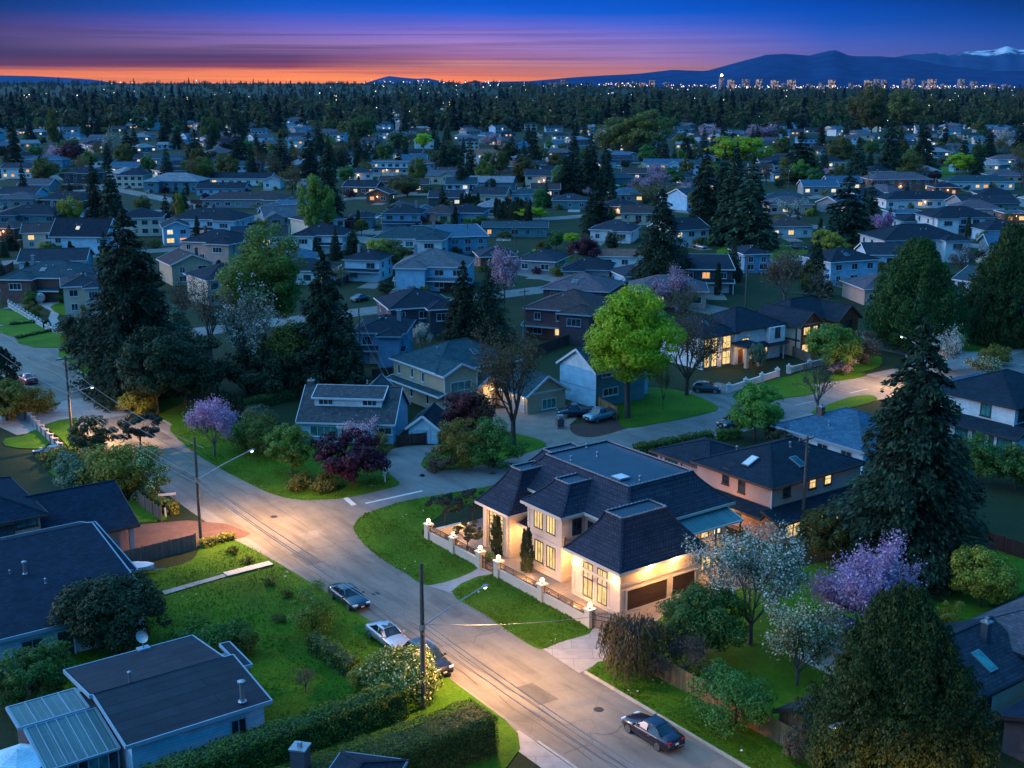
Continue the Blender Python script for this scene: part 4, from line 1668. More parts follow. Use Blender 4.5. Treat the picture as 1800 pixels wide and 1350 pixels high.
eg = []
for pl in ([(757, 1029), (712, 1007), (662, 976), (632, 947), (622, 927), (640, 905), (706, 883), (862, 856)], [(794, 1040), (850, 1079), (905, 1117), (955, 1141), (1044, 1104)],
           [(299, 756), (340, 794), (385, 822), (478, 868), (530, 879), (600, 876), (702, 851)], [(110, 640), (200, 700), (290, 745)]):
    w_ = px(*pl)
    eg += list(zip(w_, w_[1:]))
M_PATCH = [asphalt_mat('road_patch_dark', .13, (1, .92, .84)), asphalt_mat('road_patch_pale', .25, (1, .9, .78)), asphalt_mat('road_patch_mid', .165, (1, .9, .8))]
M_IRONLID = plain('cast_iron', (.06, .055, .05), .6, metal=.5, var=.3, scale=8)
go = quads_obj('grass_tufts', tufts(eg, 20, .10, .09), LM['green'])
tag(go, 'ragged grass along the lawn edges', 'grass', kind='stuff')

# worn turf: short blades scattered over the near lawns, and a few fallen petals
def inpoly(P_, poly):
    x, y = P_[:, 0], P_[:, 1]
    ins = np.zeros(len(P_), bool)
    for (x0, y0), (x1, y1) in zip(poly, poly[1:] + poly[:1]):
        c_ = ((y0 > y) != (y1 > y)) & (x < (x1 - x0) * (y - y0) / (y1 - y0 + 1e-12) + x0)
        ins ^= c_
    return ins


TP, FP_ = [], []
for poly, dn in ((px((757, 1029), (662, 976), (622, 927), (640, 905), (706, 883), (862, 856), (935, 840), (800, 893), (745, 930), (751, 947), (842, 998)), 55), (px((794, 1040), (905, 1117), (955, 1141), (1044, 1104), (871, 1009)), 70),
                 (uvp((55.5, 66), (58.8, 66), (58.9, 30), (55.5, 30)), 70), (uvp((45.8, 107), (38.5, 105), (30, 106), (24, 104), (22, 92), (24, 74), (40, 72), (45.8, 72)), 40),
                 (px((299, 756), (385, 822), (478, 868), (600, 876), (702, 851), (662, 803), (520, 776), (355, 722)), 40)):
    A_ = np.array(poly)
    lo, hi = A_.min(0), A_.max(0)
    n_ = int((hi - lo).prod() * dn)
    q = rg.uniform(lo, hi, (n_, 2))
    q = q[inpoly(q, poly)]
    TP.append(q)
    FP_.append(q[rg.uniform(size=len(q)) < .004])
TP = np.concatenate(TP)
m_ = len(TP)
hh_ = .042 * rg.uniform(.4, 1.7, m_) * (1 + .35 * np.sin(TP[:, 0] * .9) * np.sin(TP[:, 1] * .7 + 1))
P3 = np.column_stack([TP, np.full(m_, .12) + hh_ * .3])
go = quads_obj('grass_blades', leaf_quads(P3, rg.normal(size=(m_, 3)) * np.array([1, 1, .5]) + np.array([0, 0, .4]), hh_ * 1.6, rg, 1.5, np.tile([0, 0, 1.], (m_, 1)) + rg.normal(size=(m_, 3)) * .7), leaf_mat('turf_blades', (.036, .105, .004), (.070, .175, .006), .3, .8, (.14, .21, .015)))
tag(go, 'short uneven turf on the near lawns', 'grass', kind='stuff')
FPX = np.concatenate(FP_)
FPX = FPX[(np.sin(FPX[:, 0] * .5) * np.sin(FPX[:, 1] * .43) > .45)]
m_ = len(FPX)
go = quads_obj('fallen_petals', leaf_quads(np.column_stack([FPX, np.full(m_, .22)]), rg.normal(size=(m_, 3)) * .3 + np.array([0, 0, 1.]), np.full(m_, .16), rg, 1.2), LM['white'])
tag(go, 'fallen white petals on the near lawns', 'petals', kind='stuff')
# patches and manholes in the carriageway
for k_, (a_, b_, w_, l_) in enumerate(((48.5, 98, 1.6, 3.5), (52.0, 104, 2.4, 2.0), (53.2, 80, 1.2, 5), (50.2, 64, 1.4, 3.2), (52.6, 55, 1.8, 2.6), (49.0, 128, 1.8, 4), (52.8, 146, 1.4, 6), (48.4, 172, 1.6, 4), (54.0, 91, .8, 6))):
    j_ = lambda: rg.normal() * .12
    sheet('road_patch', uvp((a_ - w_ / 2 + j_(), b_ + j_()), (a_ + w_ / 2 + j_(), b_ + j_()), (a_ + w_ / 2 + j_(), b_ + l_ + j_()), (a_ - w_ / 2 + j_(), b_ + l_ + j_())), Z3 - .003, M_PATCH[k_ % 3])
for k_, (a_, b_) in enumerate(((51.2, 112.0), (49.8, 88.5), (52.4, 61.0), (78.0, 110.4))):
    mh_ = MB()
    x_, y_ = xy(a_, b_)
    mh_.lathe([(.02, .022), (.33, .022), (.36, .018), (.38, .006)], 18, (0, 0, 0), M_IRONLID)
    o = mh_.build('manhole_cover', None, None, (x_, y_, .012))
    tag(o, ('round manhole cover at the junction of the two roads', 'round manhole cover near the dark blue sedan', 'round manhole cover towards the bottom of the main road', 'round manhole cover in the side road behind the mansion')[k_], 'manhole cover')

# ------------------------------------------------------------------ the lit mansion on the corner
O_ = un(1089, 1086)
M = House('mansion', 'large cream corner mansion with mansard tile roof, lit windows and two-door garage', 'house', O_, ANG, 'stone', M_TILE, TRIM_BEIGE)
M.walls(0, 9.2, 0, 6.3, 0, 4.3)
M.flared(0, 9.2, 0, 6.3, 4.3, (1.7, 6.8, 1.8, 4.1), 8.0, .6)
M.walls(3.4, 15.4, 2.9, 20.2, 0, 6.4)
M.flared(3.4, 15.4, 2.9, 20.2, 6.4, (5.8, 13.6, 5.6, 17.8), 9.0, .55)
M.walls(.7, 5, 8.8, 13.8, 0, 6.4)
M.flared(.7, 6.5, 8.8, 13.8, 6.42, (2.8, 6.4, 10.4, 12.5), 8.5, .5)
M.walls(.4, 6.5, 16.3, 20.6, 0, 4.5)
M.flared(.4, 6.5, 16.3, 20.6, 4.5, (2.6, 5.4, 17.4, 19.2), 8.0, .6)
M.walls(6.9, 13.5, 18.8, 22.8, 0, 6.1)
M.flared(6.9, 13.5, 18.8, 22.8, 6.1, (8.4, 12, 19.9, 21.6), 8.1, .5)
# base course, quoins, string courses
for (x0, x1, y0, y1) in ((0, 9.2, 0, 6.3), (.7, 5, 8.8, 13.8), (.4, 6.5, 16.3, 20.6)):
    M.gb.box(x0 - .07, x1 + .07, y0 - .07, y1 + .07, 0, .45, WM['cream'])
M.gb.box(.7 - .09, 5.09, 8.8 - .09, 13.89, 3.15, 3.4, TRIM_BEIGE)
M.gb.box(-.12, 9.3, -.12, 6.4, 2.75, 3.0, TRIM_BEIGE)
for (x, y) in ((0, 0), (0, 6.3), (.7, 8.8), (.7, 13.8), (.4, 16.3), (.4, 20.6), (9.2, 0)):
    zt = 6.0 if 8 < y < 14 else 3.9
    for i in range(int(zt / .5)):
        q = .26 if i % 2 else .18
        M.gb.box(x - .06 if x < 5 else x - q, x + q if x < 5 else x + .06, y - .06 if y in (0, 8.8, 16.3) else y - q, y + q if y in (0, 8.8, 16.3) else y + .06, .5 + i * .5, .94 + i * .5, WM['cream'])
wk = dict(frame=TRIM_DARK, casing=TRIM_BEIGE)
for cx, cy in ((1034, 1014), (1059, 1028)):
    c, z = M.on('x-', 0, cx, cy)
    M.window('x-', 0, c, 2.85, 1.15, 1.35, LIT_HI, 2, 1, sill=False, **wk)
    M.window('x-', 0, c, 1.3, 1.15, 1.6, LIT_HI, 2, 1, **wk)
for cx, cy, h in ((947, 912, 1.7), (969, 922, 1.7), (948, 969, 1.95), (969, 980, 1.95)):
    M.winpx('x-', .7, cx, cy, 1.15, h, LIT_HI, 3, 1, **wk)
# pavilion: one great window between pilasters
c, z = M.on('x-', .4, 877, 925)
M.window('x-', .4, 18.45, 3.0, 2.2, 1.7, LIT_HI, 4, 4, sill=False, **wk)
M.window('x-', .4, 18.45, 1.2, 2.2, 1.6, LIT_HI, 4, 2, **wk)
for y in (16.8, 20.1):
    M.gb.box(.15, .42, y - .25, y + .25, 0, 4.1, TRIM_BEIGE)
M.window('y-', 16.3, 2.3, 1.6, .6, 2.2, LIT, 1, 3, **wk)
# upper window seen past the pavilion roof, and the doorway
M.window('x-', 3.4, 15.6, 5.3, 1.0, 1.3, LIT_HI, 2, 1, **wk)
M.panel('front_door', 'x-', 3.4, 14.4, 15.9, .15, 2.9, LIT_HI, .05, TRIM_DARK)
M.gb.box(1.6, 3.4, 13.9, 16.25, 3.0, 3.3, TRIM_BEIGE)
M.mono(1.3, 3.45, 13.85, 16.28, 3.35, 4.3, 4.3, 3.35, M_TILE)
M.gb.box(1.5, 3.4, 14.0, 16.2, 0, .16, M_CONC)
# balcony between the tower and the garage
M.walls(1.8, 3.5, 6.3, 8.8, 0, 3.3)
M.railing((1.0, 6.35), (1.0, 8.75), 3.32, .95)
M.box_part('balcony', .9, 3.4, 6.32, 8.78, 3.05, 3.3, TRIM_BEIGE)
M.panel('balcony_door', 'x-', 3.4, 7.2, 8.2, 3.35, 5.4, PANE, .05, TRIM_DARK)
M.window('y-', 8.8, 2.4, 5.0, .9, 1.4, PANE, 2, 1, **wk)
# garage doors
M.panel('garage_door', 'y-', 0, .75, 5.35, .03, 2.25, GDOOR_B, .04, TRIM_BEIGE)
M.panel('garage_door', 'y-', 0, 6.0, 8.7, .03, 2.25, GDOOR_B, .04, TRIM_BEIGE)
# rear terrace with metal canopy and balcony
M.mono(8.6, 15.2, .5, 2.95, 5.35, 5.35, 6.1, 6.1, M_METALROOF, .12)
for x in (8.9, 11.9, 15.0):
    M.gb.box(x - .07, x + .07, .6, .74, 3.3, 5.25, TRIM_DARK)
M.box_part('balcony', 9.25, 15.6, .35, 2.88, 3.05, 3.3, TRIM_BEIGE)
M.railing((9.3, .42), (15.5, .42), 3.3, 1.0)
M.railing((15.5, .42), (15.5, 2.8), 3.3, 1.0)
for x in (9.8, 11.3, 12.7, 14.3):
    M.window('y-', 2.9, x, 4.5, .85, 2.0, LIT_HI if x < 14 else LIT_WHITE, 1, 1, sill=False, **wk)
for x in (10.0, 11.5, 13.0, 14.5):
    M.window('y-', 2.9, x, 1.5, 1.1, 2.4, LIT_HI, 2, 2, sill=False, **wk)
for x in (9.6, 12.4, 15.3):
    M.gb.box(x - .14, x + .14, .5, .78, 0, 3.05, TRIM_BEIGE)
# things on the flat roof
a = M.l(1091, 839, 9.0)
M.skylight((a[0], a[1], 8.98), (1, 0, 0), (0, 1, 0), 1.15, 1.15, TRIM)
for q in ((1031, 785), (1004, 807), (1125, 842), (1050, 800)):
    a = M.l(*q, 9.0)
    M.vent(a[0], a[1], 8.9, .28, .08)
M.vent(7.4, 13.6, 7.9, .5, .06)
M.done()
# lamps on the mansion
for pxl, pyl, in ((1136, 996), (1181, 981)):
    c, z = M.on('y-', 0, pxl, pyl)
    b = MB()
    b.lathe([(.05, -.26), (.16, -.16), (.2, .05), (.16, .2), (.05, .28)], 10, (c, -.22, z), BULB)
    b.box(c - .07, c + .07, -.1, .02, z - .12, z + .12, IRON)
    b.build('wall_lamp', None, M.root)
    lamp('bulb', 'POINT', (c, -.8, z), 330, WARM, M.root, .2)
for y in (.55, 5.75):
    b = MB()
    b.lathe([(.04, -.2), (.11, -.1), (.11, .14), (.05, .2)], 8, (-.2, y, 3.35), BULB)
    b.build('wall_lamp', None, M.root)
    lamp('bulb', 'POINT', (-.55, y, 3.2), 120, WARM, M.root, .12)
for x, y, z, e in ((2.2, 15.1, 2.7, 260), (.0, 15.2, 2.4, 130), (1.2, 7.8, 2.6, 200), (-1.1, 18.4, 3.2, 240), (12.0, 1.4, 2.7, 320), (12.2, 1.5, 4.9, 110), (-1.6, 11.3, .7, 220), (-1.5, 4.0, .7, 190), (-1.2, 7.6, 1.0, 120), (-1.4, 22.5, .8, 150), (1.0, 24.2, .8, 120), (4.6, -2.4, 2.9, 200)):
    lamp('bulb', 'POINT', (x, y, z), e, WARM, M.root, .15)

# ------------------------------------------------------------------ garden wall of the mansion
WALLX = -3.2


def garden_wall():
    caps = [(753, 913), (797, 934), (844, 960), (876, 978), (953, 1020), (1037, 1066)]
    ys = []
    for a, b in caps:
        c, z = M.on('x-', WALLX, a, b)
        ys.append(c)
    w = House('garden_wall', 'low cream garden wall with iron railings and lit globe lamps before the mansion', 'wall', O_, ANG, 'cream', M_TILE, TRIM_BEIGE)
    for y in ys:
        w.wb.box(WALLX - .32, WALLX + .32, y - .32, y + .32, 0, 1.55, WM['cream'])
        w.wb.box(WALLX - .4, WALLX + .4, y - .4, y + .4, 1.55, 1.68, TRIM_BEIGE)
    pairs = [(ys[0], ys[1]), (ys[1], ys[2]), (ys[3], ys[4]), (ys[4], ys[5])]
    for a, b in pairs:
        lo, hi = b + .32, a - .32
        w.wb.box(WALLX - .16, WALLX + .16, lo, hi, 0, .82, WM['cream'])
        w.wb.box(WALLX - .21, WALLX + .21, lo, hi, .82, .92, TRIM_BEIGE)
        r = w.railing((WALLX, lo), (WALLX, hi), .92, .6, IRON, .16, 'railing')
        n = max(1, int((hi - lo) / 1.3))
        s_ = MB()
        for i in range(n):                       # scrollwork
            cy = lo + (hi - lo) * (i + .5) / n
            for sg in (-1, 1):
                pts = [(WALLX, cy + sg * (.1 + .22 * math.sin(t) * (1 - t / 7)), 1.2 + .2 * math.cos(t) * (1 - t / 7)) for t in np.linspace(0, 5.5, 12)]
                s_.tube(pts, .022, 4, IRON)
        s_.build('scrollwork', None, r)
    # return walls along the cross street side
    y0 = ys[0]
    w.wb.box(WALLX + .32, 1.5, y0 - .16, y0 + .16, 0, .82, WM['cream'])
    w.wb.box(WALLX + .32, 1.5, y0 - .21, y0 + .21, .82, .92, TRIM_BEIGE)
    for y in ys:
        b = MB()
        b.lathe([(.09, 0), (.12, .05), (.05, .1), (.05, .16)], 8, (WALLX, y, 1.68), IRON)
        o = b.build('lamp_base', None, w.root)
        g = MB()
        g.lathe([(.03, .14), (.13, .19), (.185, .31), (.13, .43), (.03, .48)], 10, (WALLX, y, 1.68), BULB)
        g.build('lamp_globe', None, o)
        lamp('bulb', 'POINT', (WALLX, y, 2.45), 75, WARM, w.root, .2)
    w.wb.build('wall', None, w.root)
    return ys


WY = garden_wall()


def gate(name, label, at, rot, w, h):
    t = thing(name, label, 'gate', (at[0], at[1], 0), rot)
    f = MB()
    f.box(0, .06, -.03, .03, .08, h, IRON)
    f.box(w - .06, w, -.03, .03, .08, h, IRON)
    for z in (.15, h * .55, h * .8):
        f.box(.06, w - .06, -.025, .025, z, z + .05, IRON)
    pts = [(x, 0, h * .82 + .32 * math.sin(math.pi * x / w)) for x in np.linspace(0, w, 10)]
    f.tube(pts, .035, 5, IRON)
    f.build('gate_frame', None, t)
    b = MB()
    n = int(w / .13)
    for i in range(1, n):
        x = w * i / n
        zt = h * .82 + .32 * math.sin(math.pi * x / w) + .12
        b.box(x - .012, x + .012, -.012, .012, .15, zt, IRON)
        b.lathe([(.03, 0), (.0, .12)], 4, (x, 0, zt), IRON)
    for cx in (w * .3, w * .7):
        for sg in (-1, 1):
            b.tube([(cx + sg * (.05 + .2 * math.sin(q) * (1 - q / 7)), 0, h * .36 + .22 * math.cos(q) * (1 - q / 7)) for q in np.linspace(0, 5.5, 12)], .02, 4, IRON)
    b.build('gate_bars', None, t)
    return t


def mloc(x, y):
    return (O_[0] + x * UX + y * VX, O_[1] + x * UY + y * VY)


gate('garden_gate', 'iron garden gate between two lamp pillars at the end of the footpath', mloc(WALLX, WY[3] + .36), ANG + math.pi / 2, WY[2] - WY[3] - .72, 1.35)
gate('driveway_gate', 'ornate iron driveway gate between the end pillar and the garage', mloc(WALLX, WY[5] - .34), ANG - math.pi / 2 + .5, 2.9, 1.5)
# ------------------------------------------------------------------ neighbours, each laid out from its eave corners
def at_eave(pxl, pyl, z):
    return un(pxl, pyl, z)


# rose stucco house behind the mansion
h = House('house', 'rose stucco two storey house with navy hip roof behind the mansion', 'house', at_eave(1358, 860, 5.6), ANG, 'pink', 'navy', TRIM_BROWN)
h.walls(.5, 14, .5, 10.8, 2.6, 5.6)
h.hip(.5, 14, .5, 10.8, 5.6, 2.3)
h.walls(.1, 14.4, -1.0, 11.2, 0, 2.7)
h.mono(-.9, 14.8, -1.9, .55, 2.55, 2.55, 3.4, 3.4, trim=True)
h.mono(-.9, .55, .5, 11.4, 2.55, 3.4, 3.4, 2.55, trim=True)
h.walls(2.0, 8.5, 11.2, 14.2, 0, 4.3)
h.hip(2.0, 9.5, 10.6, 18.6, 4.6, 1.5, .6)
for x in (2.3, 5.4):
    for y in (17.6, 18.3):
        h.wb.box(x - .2, x + .2, y - .2, y + .2, 0, 4.5, WM['pink'])
h.gb.box(2.0, 8.5, 17.3, 18.6, 4.1, 4.5, WM['pink'])
for cx, cy in ((1276, 837), (1304, 852)):
    h.winpx('x-', .5, cx, cy, .75, 1.5, PANE, 1, 3)
for cx, cy, p in ((1383, 862, PANE), (1428, 848, LIT_HI), (1455, 841, LIT_HI)):
    h.winpx('y-', .5, cx, cy, .9, 1.1, p, 1, 2)
for cx, cy in ((1388, 923), (1400, 920), (1421, 917), (1446, 906), (1475, 897)):
    c, z = h.on('y-', -1.0, cx, cy)
    h.window('y-', -1.0, c, 1.45, .95, 1.7, LIT_HI, 1, 2, frame=TRIM_BROWN)
c, z = h.on('x-', .1, 1297, 899)
h.window('x-', .1, c, 1.7, .8, .9, PANE, 1, 2)
sl = 2.3 / 5.65
h.skylight((2.4, 5.2, 5.6 + 2.4 * sl + .1), (0, -1, 0), (1, 0, sl), .8, 1.5, TRIM)
h.skylight((6.2, 2.3, 5.6 + 2.3 * sl + .1), (1, 0, 0), (0, 1, sl), .8, 1.5)
for x, y in ((9, 3.4), (4, 8.6), (7.6, 4.6)):
    h.vent(x, y, 5.55 + min(x, y, 11.3 - y) * sl, .4, .09)
for y in (.56,):
    h.gb.box(.38, .5, .38, .5, 2.6, 5.5, TRIM)
h.done()
lamp('bulb', 'POINT', (6, -2.6, 1.9), 130, WARM, h.root, .2)
lamp('bulb', 'POINT', (-2.2, 5, 2.2), 260, WARM, h.root, .3)  # added lamp without a fitting, stands in for the mansion's glow on this wall

# white house at the right edge
h = House('house', 'white sided two storey house with dark hip roofs at the right edge', 'house', at_eave(1787, 719, 5.8), ANG, 'white', 'navy', TRIM_DARK)
h.walls(.5, 14, .5, 12.6, 2.6, 5.8)
h.hip(.5, 14, .5, 12.6, 5.8, 2.6)
h.walls(-.9, 14, -.8, 12.8, 0, 2.7)
h.mono(-1.9, .55, -1.6, 13.4, 2.55, 3.5, 3.5, 2.55)
h.mono(.5, 14.5, -1.6, .55, 2.55, 2.55, 3.5, 3.5)
h.walls(9.5, 20, 8, 20, 0, 3)
h.hip(9.5, 20, 8, 20, 3.2, 2.2, mat=RM['blue'])
h.mono(2, 7, 13.2, 18.5, 3.1, 3.3, 3.3, 3.1)
h.walls(2.4, 6.6, 13.6, 18.1, 0, 2.9)
h.winpx('x-', .5, 1733, 720, 1.3, 1.5, PANE_TEAL, 2, 1, frame=TRIM_DARK)
for cx, cy, w in ((1690, 757, 1.6), (1720, 768, 1.5), (1765, 783, 1.8), (1742, 776, .5)):
    h.winpx('x-', -.9, cx, cy, w, 1.5, PANE_TEAL, 2, 1, frame=TRIM_DARK)
h.window('y-', .5, 2, 4.6, 1.2, 1.3, PANE, 2, 1, frame=TRIM_DARK)
h.gb.box(.36, .5, .36, .5, 2.6, 5.7, TRIM)
h.done()

# bungalow with the bright blue hip roof
h = House('house', 'low white bungalow with bright blue hip roof beside the tall conifer', 'house', at_eave(1520, 795, 3.0), ANG, 'ice', 'blue', TRIM_TEAL)
h.walls(.6, 12, .6, 13.6, 0, 3.0)
h.hip(.6, 12, .6, 13.6, 3.0, 2.6, .6)
h.chimney(4.0, 9.8, 4.0, 5.6, .6)
h.vent(2.6, 7.4, 4.1, .35, .08)
for x in (2, 4.6, 7.2):
    h.window('y-', .6, x, 1.7, 1.2, 1.1, PANE, 2, 1)
for y in (3, 6.5, 10):
    h.window('x-', .6, y, 1.7, 1.4, 1.1, PANE, 2, 1)
h.done()

# beige house with the great window
h = House('house', 'beige stucco two storey house with tall white windows and lit porch', 'house', at_eave(780, 662, 5.6), ANG, 'beige', 'teal', TRIM)
h.walls(.5, 5.7, .5, 6, 0, 5.6)
h.gable(.5, 5.7, .5, 6.4, 5.6, 1.25, 'y', ends='0')
h.walls(.52, 15, 2.6, 14.0, 0, 5.62)
h.hip(.52, 15, 2.6, 14.0, 5.62, 2.7, .52)
h.mono(-.75, .55, .2, 14.4, 2.75, 3.1, 3.1, 2.75)
h.walls(6.4, 9.4, 1.2, 3, 0, 3.4)
h.gable(6.0, 9.8, .4, 4, 3.4, 1.2, 'y', ends='0')
for cx, cy in ((702, 648), (725, 655), (744, 663)):
    h.winpx('x-', .5, cx, cy, .5, 1.2, PANE, 1, 1)
for cx, cy in ((724, 687), (752, 700)):
    h.winpx('x-', .5, cx, cy, .6, 1.5, PANE, 1, 1)
c, z = h.on('y-', .5, 806, 689)
h.window('y-', .5, 3.1, 2.55, 3.2, 3.6, PANE_TEAL, 3, 3)
h.panel('front_door', 'y-', 1.2, 7.3, 8.5, .1, 2.7, LIT_HI, .05, TRIM)
h.window('y-', 2.6, 11.5, 1.5, 1.6, 2.0, LIT_HI, 2, 2)
h.window('y-', 2.6, 12, 4.3, 1.6, 1.1, PANE, 2, 1)
h.walls(9.8, 16.4, -5.7, 3, 0, 2.75)
h.gable(9.8, 16.4, -5.7, 3.2, 2.75, 2.15, 'y', .5, ends='01')
h.gb.box(9.7, 16.5, -5.76, -5.7, 2.62, 2.85, TRIM)
h.winpx('y-', -5.7, 965, 709, 2.3, 1.25, PANE_TEAL, 3, 1)
for a, b in ((-5.0, -2.6), (-2.0, .4)):
    h.panel('garage_door', 'x-', 9.8, a, b, .03, 2.15, GDOOR_W, .05, TRIM)
h.skylight((8.6, 5.2, 5.62 + 3.1 * .42 + .05), (1, 0, 0), (0, 1, .42), .8, 1.2)
h.vent(4.2, 8, 7.2, .4, .08)
for x in (.44, 5.76):
    h.gb.box(x - .08, x + .08, .42, .52, 0, 5.4, TRIM)
h.done()
for x, y, z, e in ((8, .3, 2.6, 60), (9.4, -2.2, 2.4, 60), (9.3, -5.0, 2.3, 25), (11.5, 1.4, 2.4, 30)):
    b = MB()
    b.lathe([(.03, -.12), (.1, -.05), (.1, .08), (.03, .14)], 8, (x + .25, y, z), BULB)
    b.build('wall_lamp', None, h.root)
    lamp('bulb', 'POINT', (x, y, z), e, WARM, h.root, .12)

# blue house with the pale gable
h = House('house', 'tall sky blue house with pale gable side beside the bright green tree', 'house', at_eave(1047, 656, 5.2), ANG, 'sky', 'teal', TRIM)
h.walls(.4, 9.5, .4, 8.4, 0, 5.2)
h.gable(.4, 9.5, .4, 8.4, 5.2, 2.5, 'x', .4, wall=WM['white'], ends='0')
h.wb.box(.42, 9.48, .385, .41, 0, 5.1, WM['teal'])
h.hip(4.2, 12, 2, 9.4, 6.2, 1.8, .4, mat=RM['grey'])
h.walls(4.4, 11.8, 2.2, 9.2, 0, 6.2)
h.winpx('y-', .38, 1066, 656, 1.5, .9, PANE, 2, 1)
h.winpx('y-', .38, 1086, 650, .9, .9, PANE, 1, 1)
h.winpx('y-', .38, 1073, 688, 2.6, .95, PANE, 3, 1)
h.gb.box(.3, .42, .3, .42, 0, 5.0, TRIM)
h.gb.box(.36, .42, .5, 8.4, 2.5, 2.62, TRIM_TEAL)
h.done()

# lit white house with the portico
h = House('house', 'white two storey house with glowing columned portico and tall lit windows', 'house', at_eave(1293, 583, 5.6), ANG, 'white', 'navy', TRIM_DARK)
h.walls(.5, 11.2, .5, 10, 0, 5.6)
h.hip(.5, 11.2, .5, 10, 5.6, 2.6, .6)
h.walls(-6.2, .7, .9, 10.5, 0, 5.3)
h.hip(-6.2, .7, .9, 10.5, 5.3, 2.3, .6)
h.walls(7.4, 11.0, -.6, .6, 2.9, 5.4)
h.walls(.2, 3.4, -2.4, .6, 3.0, 3.5, WM['cream'])
h.hip(.2, 3.4, -2.4, .8, 3.5, .7, .3)
for x in (.4, 3.2):
    for y in (-2.2,):
        h.wb.box(x - .26, x + .26, y - .26, y + .26, 0, 3.0, WM['cream'])
h.panel('front_door', 'y-', .5, 1.2, 2.4, .1, 2.5, DOORM, .05, TRIM)
for x, w in ((-5.3, 1.1), (-3.7, 1.1), (-1.0, 1.7)):
    h.window('y-', .9, x, 3.9, w, 1.9, LIT_HI, 2, 2, frame=TRIM_DARK)
    h.window('y-', .9, x, 1.4, w, 2.1, LIT_HI, 2, 2, frame=TRIM_DARK)
h.winpx('y-', .5, 1310, 603, 1.5, 1.5, LIT_HI, 3, 2, frame=TRIM_DARK)
h.window('y-', -.6, 9.2, 4.5, 1.0, 1.5, PANE, 2, 1, frame=TRIM_DARK)
h.window('y-', .5, 4.6, 1.3, .9, 2.0, LIT_HI, 2, 3, frame=TRIM_DARK)
h.window('y-', .5, 7.6, 1.7, .9, 1.4, LIT_HI, 1, 2, frame=TRIM_DARK)
h.window('x-', .5, 3, 4.2, 1.2, 1.3, PANE, 2, 1, frame=TRIM_DARK)
h.mono(4.2, 11.6, -1.2, .55, 2.7, 2.7, 3.1, 3.1)
h.skylight((-3.4, 3.2, 5.3 + 2.5 * .6), (1, 0, 0), (0, 1, .58), .8, 1.2)
for x in (6, 10.6):
    h.gb.box(x - .06, x + .06, -.9, -.78, 0, 2.7, TRIM)
h.done()
for x, y, z, e in ((1.8, -.8, 2.6, 110), (-2.6, -.6, 1.8, 70), (4.2, -.8, 2.2, 30)):
    lamp('bulb', 'POINT', (x, y, z), e, WARM, h.root, .15)
b = MB()
b.lathe([(.04, -.2), (.14, -.1), (.14, .1), (.04, .2)], 8, (1.8, -.8, 2.8), BULB)
b.build('porch_lamp', None, h.root)

# half-timbered house
h = House('house', 'timber gabled two storey house with cedar fronts and pale side wall', 'house', at_eave(1409, 573, 5.4), ANG, 'cream', 'navy', TRIM_BROWN)
h.walls(.4, 5.2, .4, 8.5, 0, 5.4)
h.gable(.4, 5.2, .4, 10, 5.4, 1.9, 'y', .5, wall=WM['wood'], ends='0')
h.walls(1, 15, 3.0, 12, 0, 5.4)
h.hip(1, 15, 3.0, 12, 5.4, 2.9, .5)
h.walls(9.4, 14.4, .0, 4, 0, 5.5, WM['wood'])
h.gable(9.4, 14.4, 0, 7, 5.5, 2.0, 'y', .5, wall=WM['wood'], ends='0')
h.wb.box(.42, 5.18, .385, .41, 0, 5.3, WM['wood'])
h.walls(-1.5, 1.5, 6, 14, 0, 3.0)
h.hip(-1.5, 3, 6, 15, 3.2, 2.4, .5)
h.gb.box(.36, .44, .5, 8.5, 2.6, 2.9, TRIM_DARK)
h.gb.box(.36, .44, 1.2, 1.5, 0, 5.3, TRIM_DARK)
h.window('y-', .385, 1.8, 4.3, 1.5, 1.2, LIT_HI, 3, 1, frame=TRIM_BROWN)
h.window('y-', .385, 3.9, 4.3, 1.0, 1.2, LIT_HI, 2, 1, frame=TRIM_BROWN)
h.window('y-', .385, 1.6, 1.3, 1.5, 1.5, LIT_HI, 2, 1, frame=TRIM_BROWN)
h.window('y-', .385, 3.6, 1.4, 1.2, 1.3, LIT_HI, 2, 1, frame=TRIM_BROWN)
h.window('y-', 3.0, 7.0, 1.4, 1.8, 1.3, LIT_HI, 3, 1, frame=TRIM_BROWN)
h.window('y-', 0, 11.9, 4.2, 1.6, 1.6, PANE, 2, 2)
h.window('y-', 0, 11.9, 1.5, 1.4, 1.2, LIT_ORANGE, 2, 1)
h.mono(5.2, 9.4, 1.2, 3.05, 2.7, 2.7, 3.2, 3.2)
h.skylight((1.0, 11, 4.9), (0, -1, 0), (1, 0, .6), 1.3, 1.6)
h.done()
lamp('bulb', 'POINT', (3, -1.6, 2.0), 40, WARM, h.root, .2)

# cottage turned to the corner
c0, c1 = un(520, 741, 2.7), un(694, 746, 2.7)
rot = math.atan2(c1[1] - c0[1], c1[0] - c0[0])
Wc = math.hypot(c1[0] - c0[0], c1[1] - c0[1])
h = House('cottage', 'pale blue storey and a half cottage with mossy roof and wide dormer', 'house', c0, rot, 'sky', 'mossy', TRIM)
D = 10.4
h.walls(.3, Wc - .3, .4, D - .4, 0, 2.75)
h.gable(.3, Wc - .3, .4, D - .4, 2.75, 3.3, 'x', .35)
sl = 3.3 / (D / 2 - .4)
yd = 2.3
zd = 2.75 + (yd - .4) * sl
x0, x1 = h.on('y-', yd, 553, 712)[0], h.on('y-', yd, 671, 712)[0]
h.walls(x0, x1, yd, 5.0, zd - .3, zd + 1.25, WM['white'])
h.mono(x0 - .3, x1 + .3, yd - .3, 5.2, zd + 1.28, zd + 1.28, 6.28, 6.28)
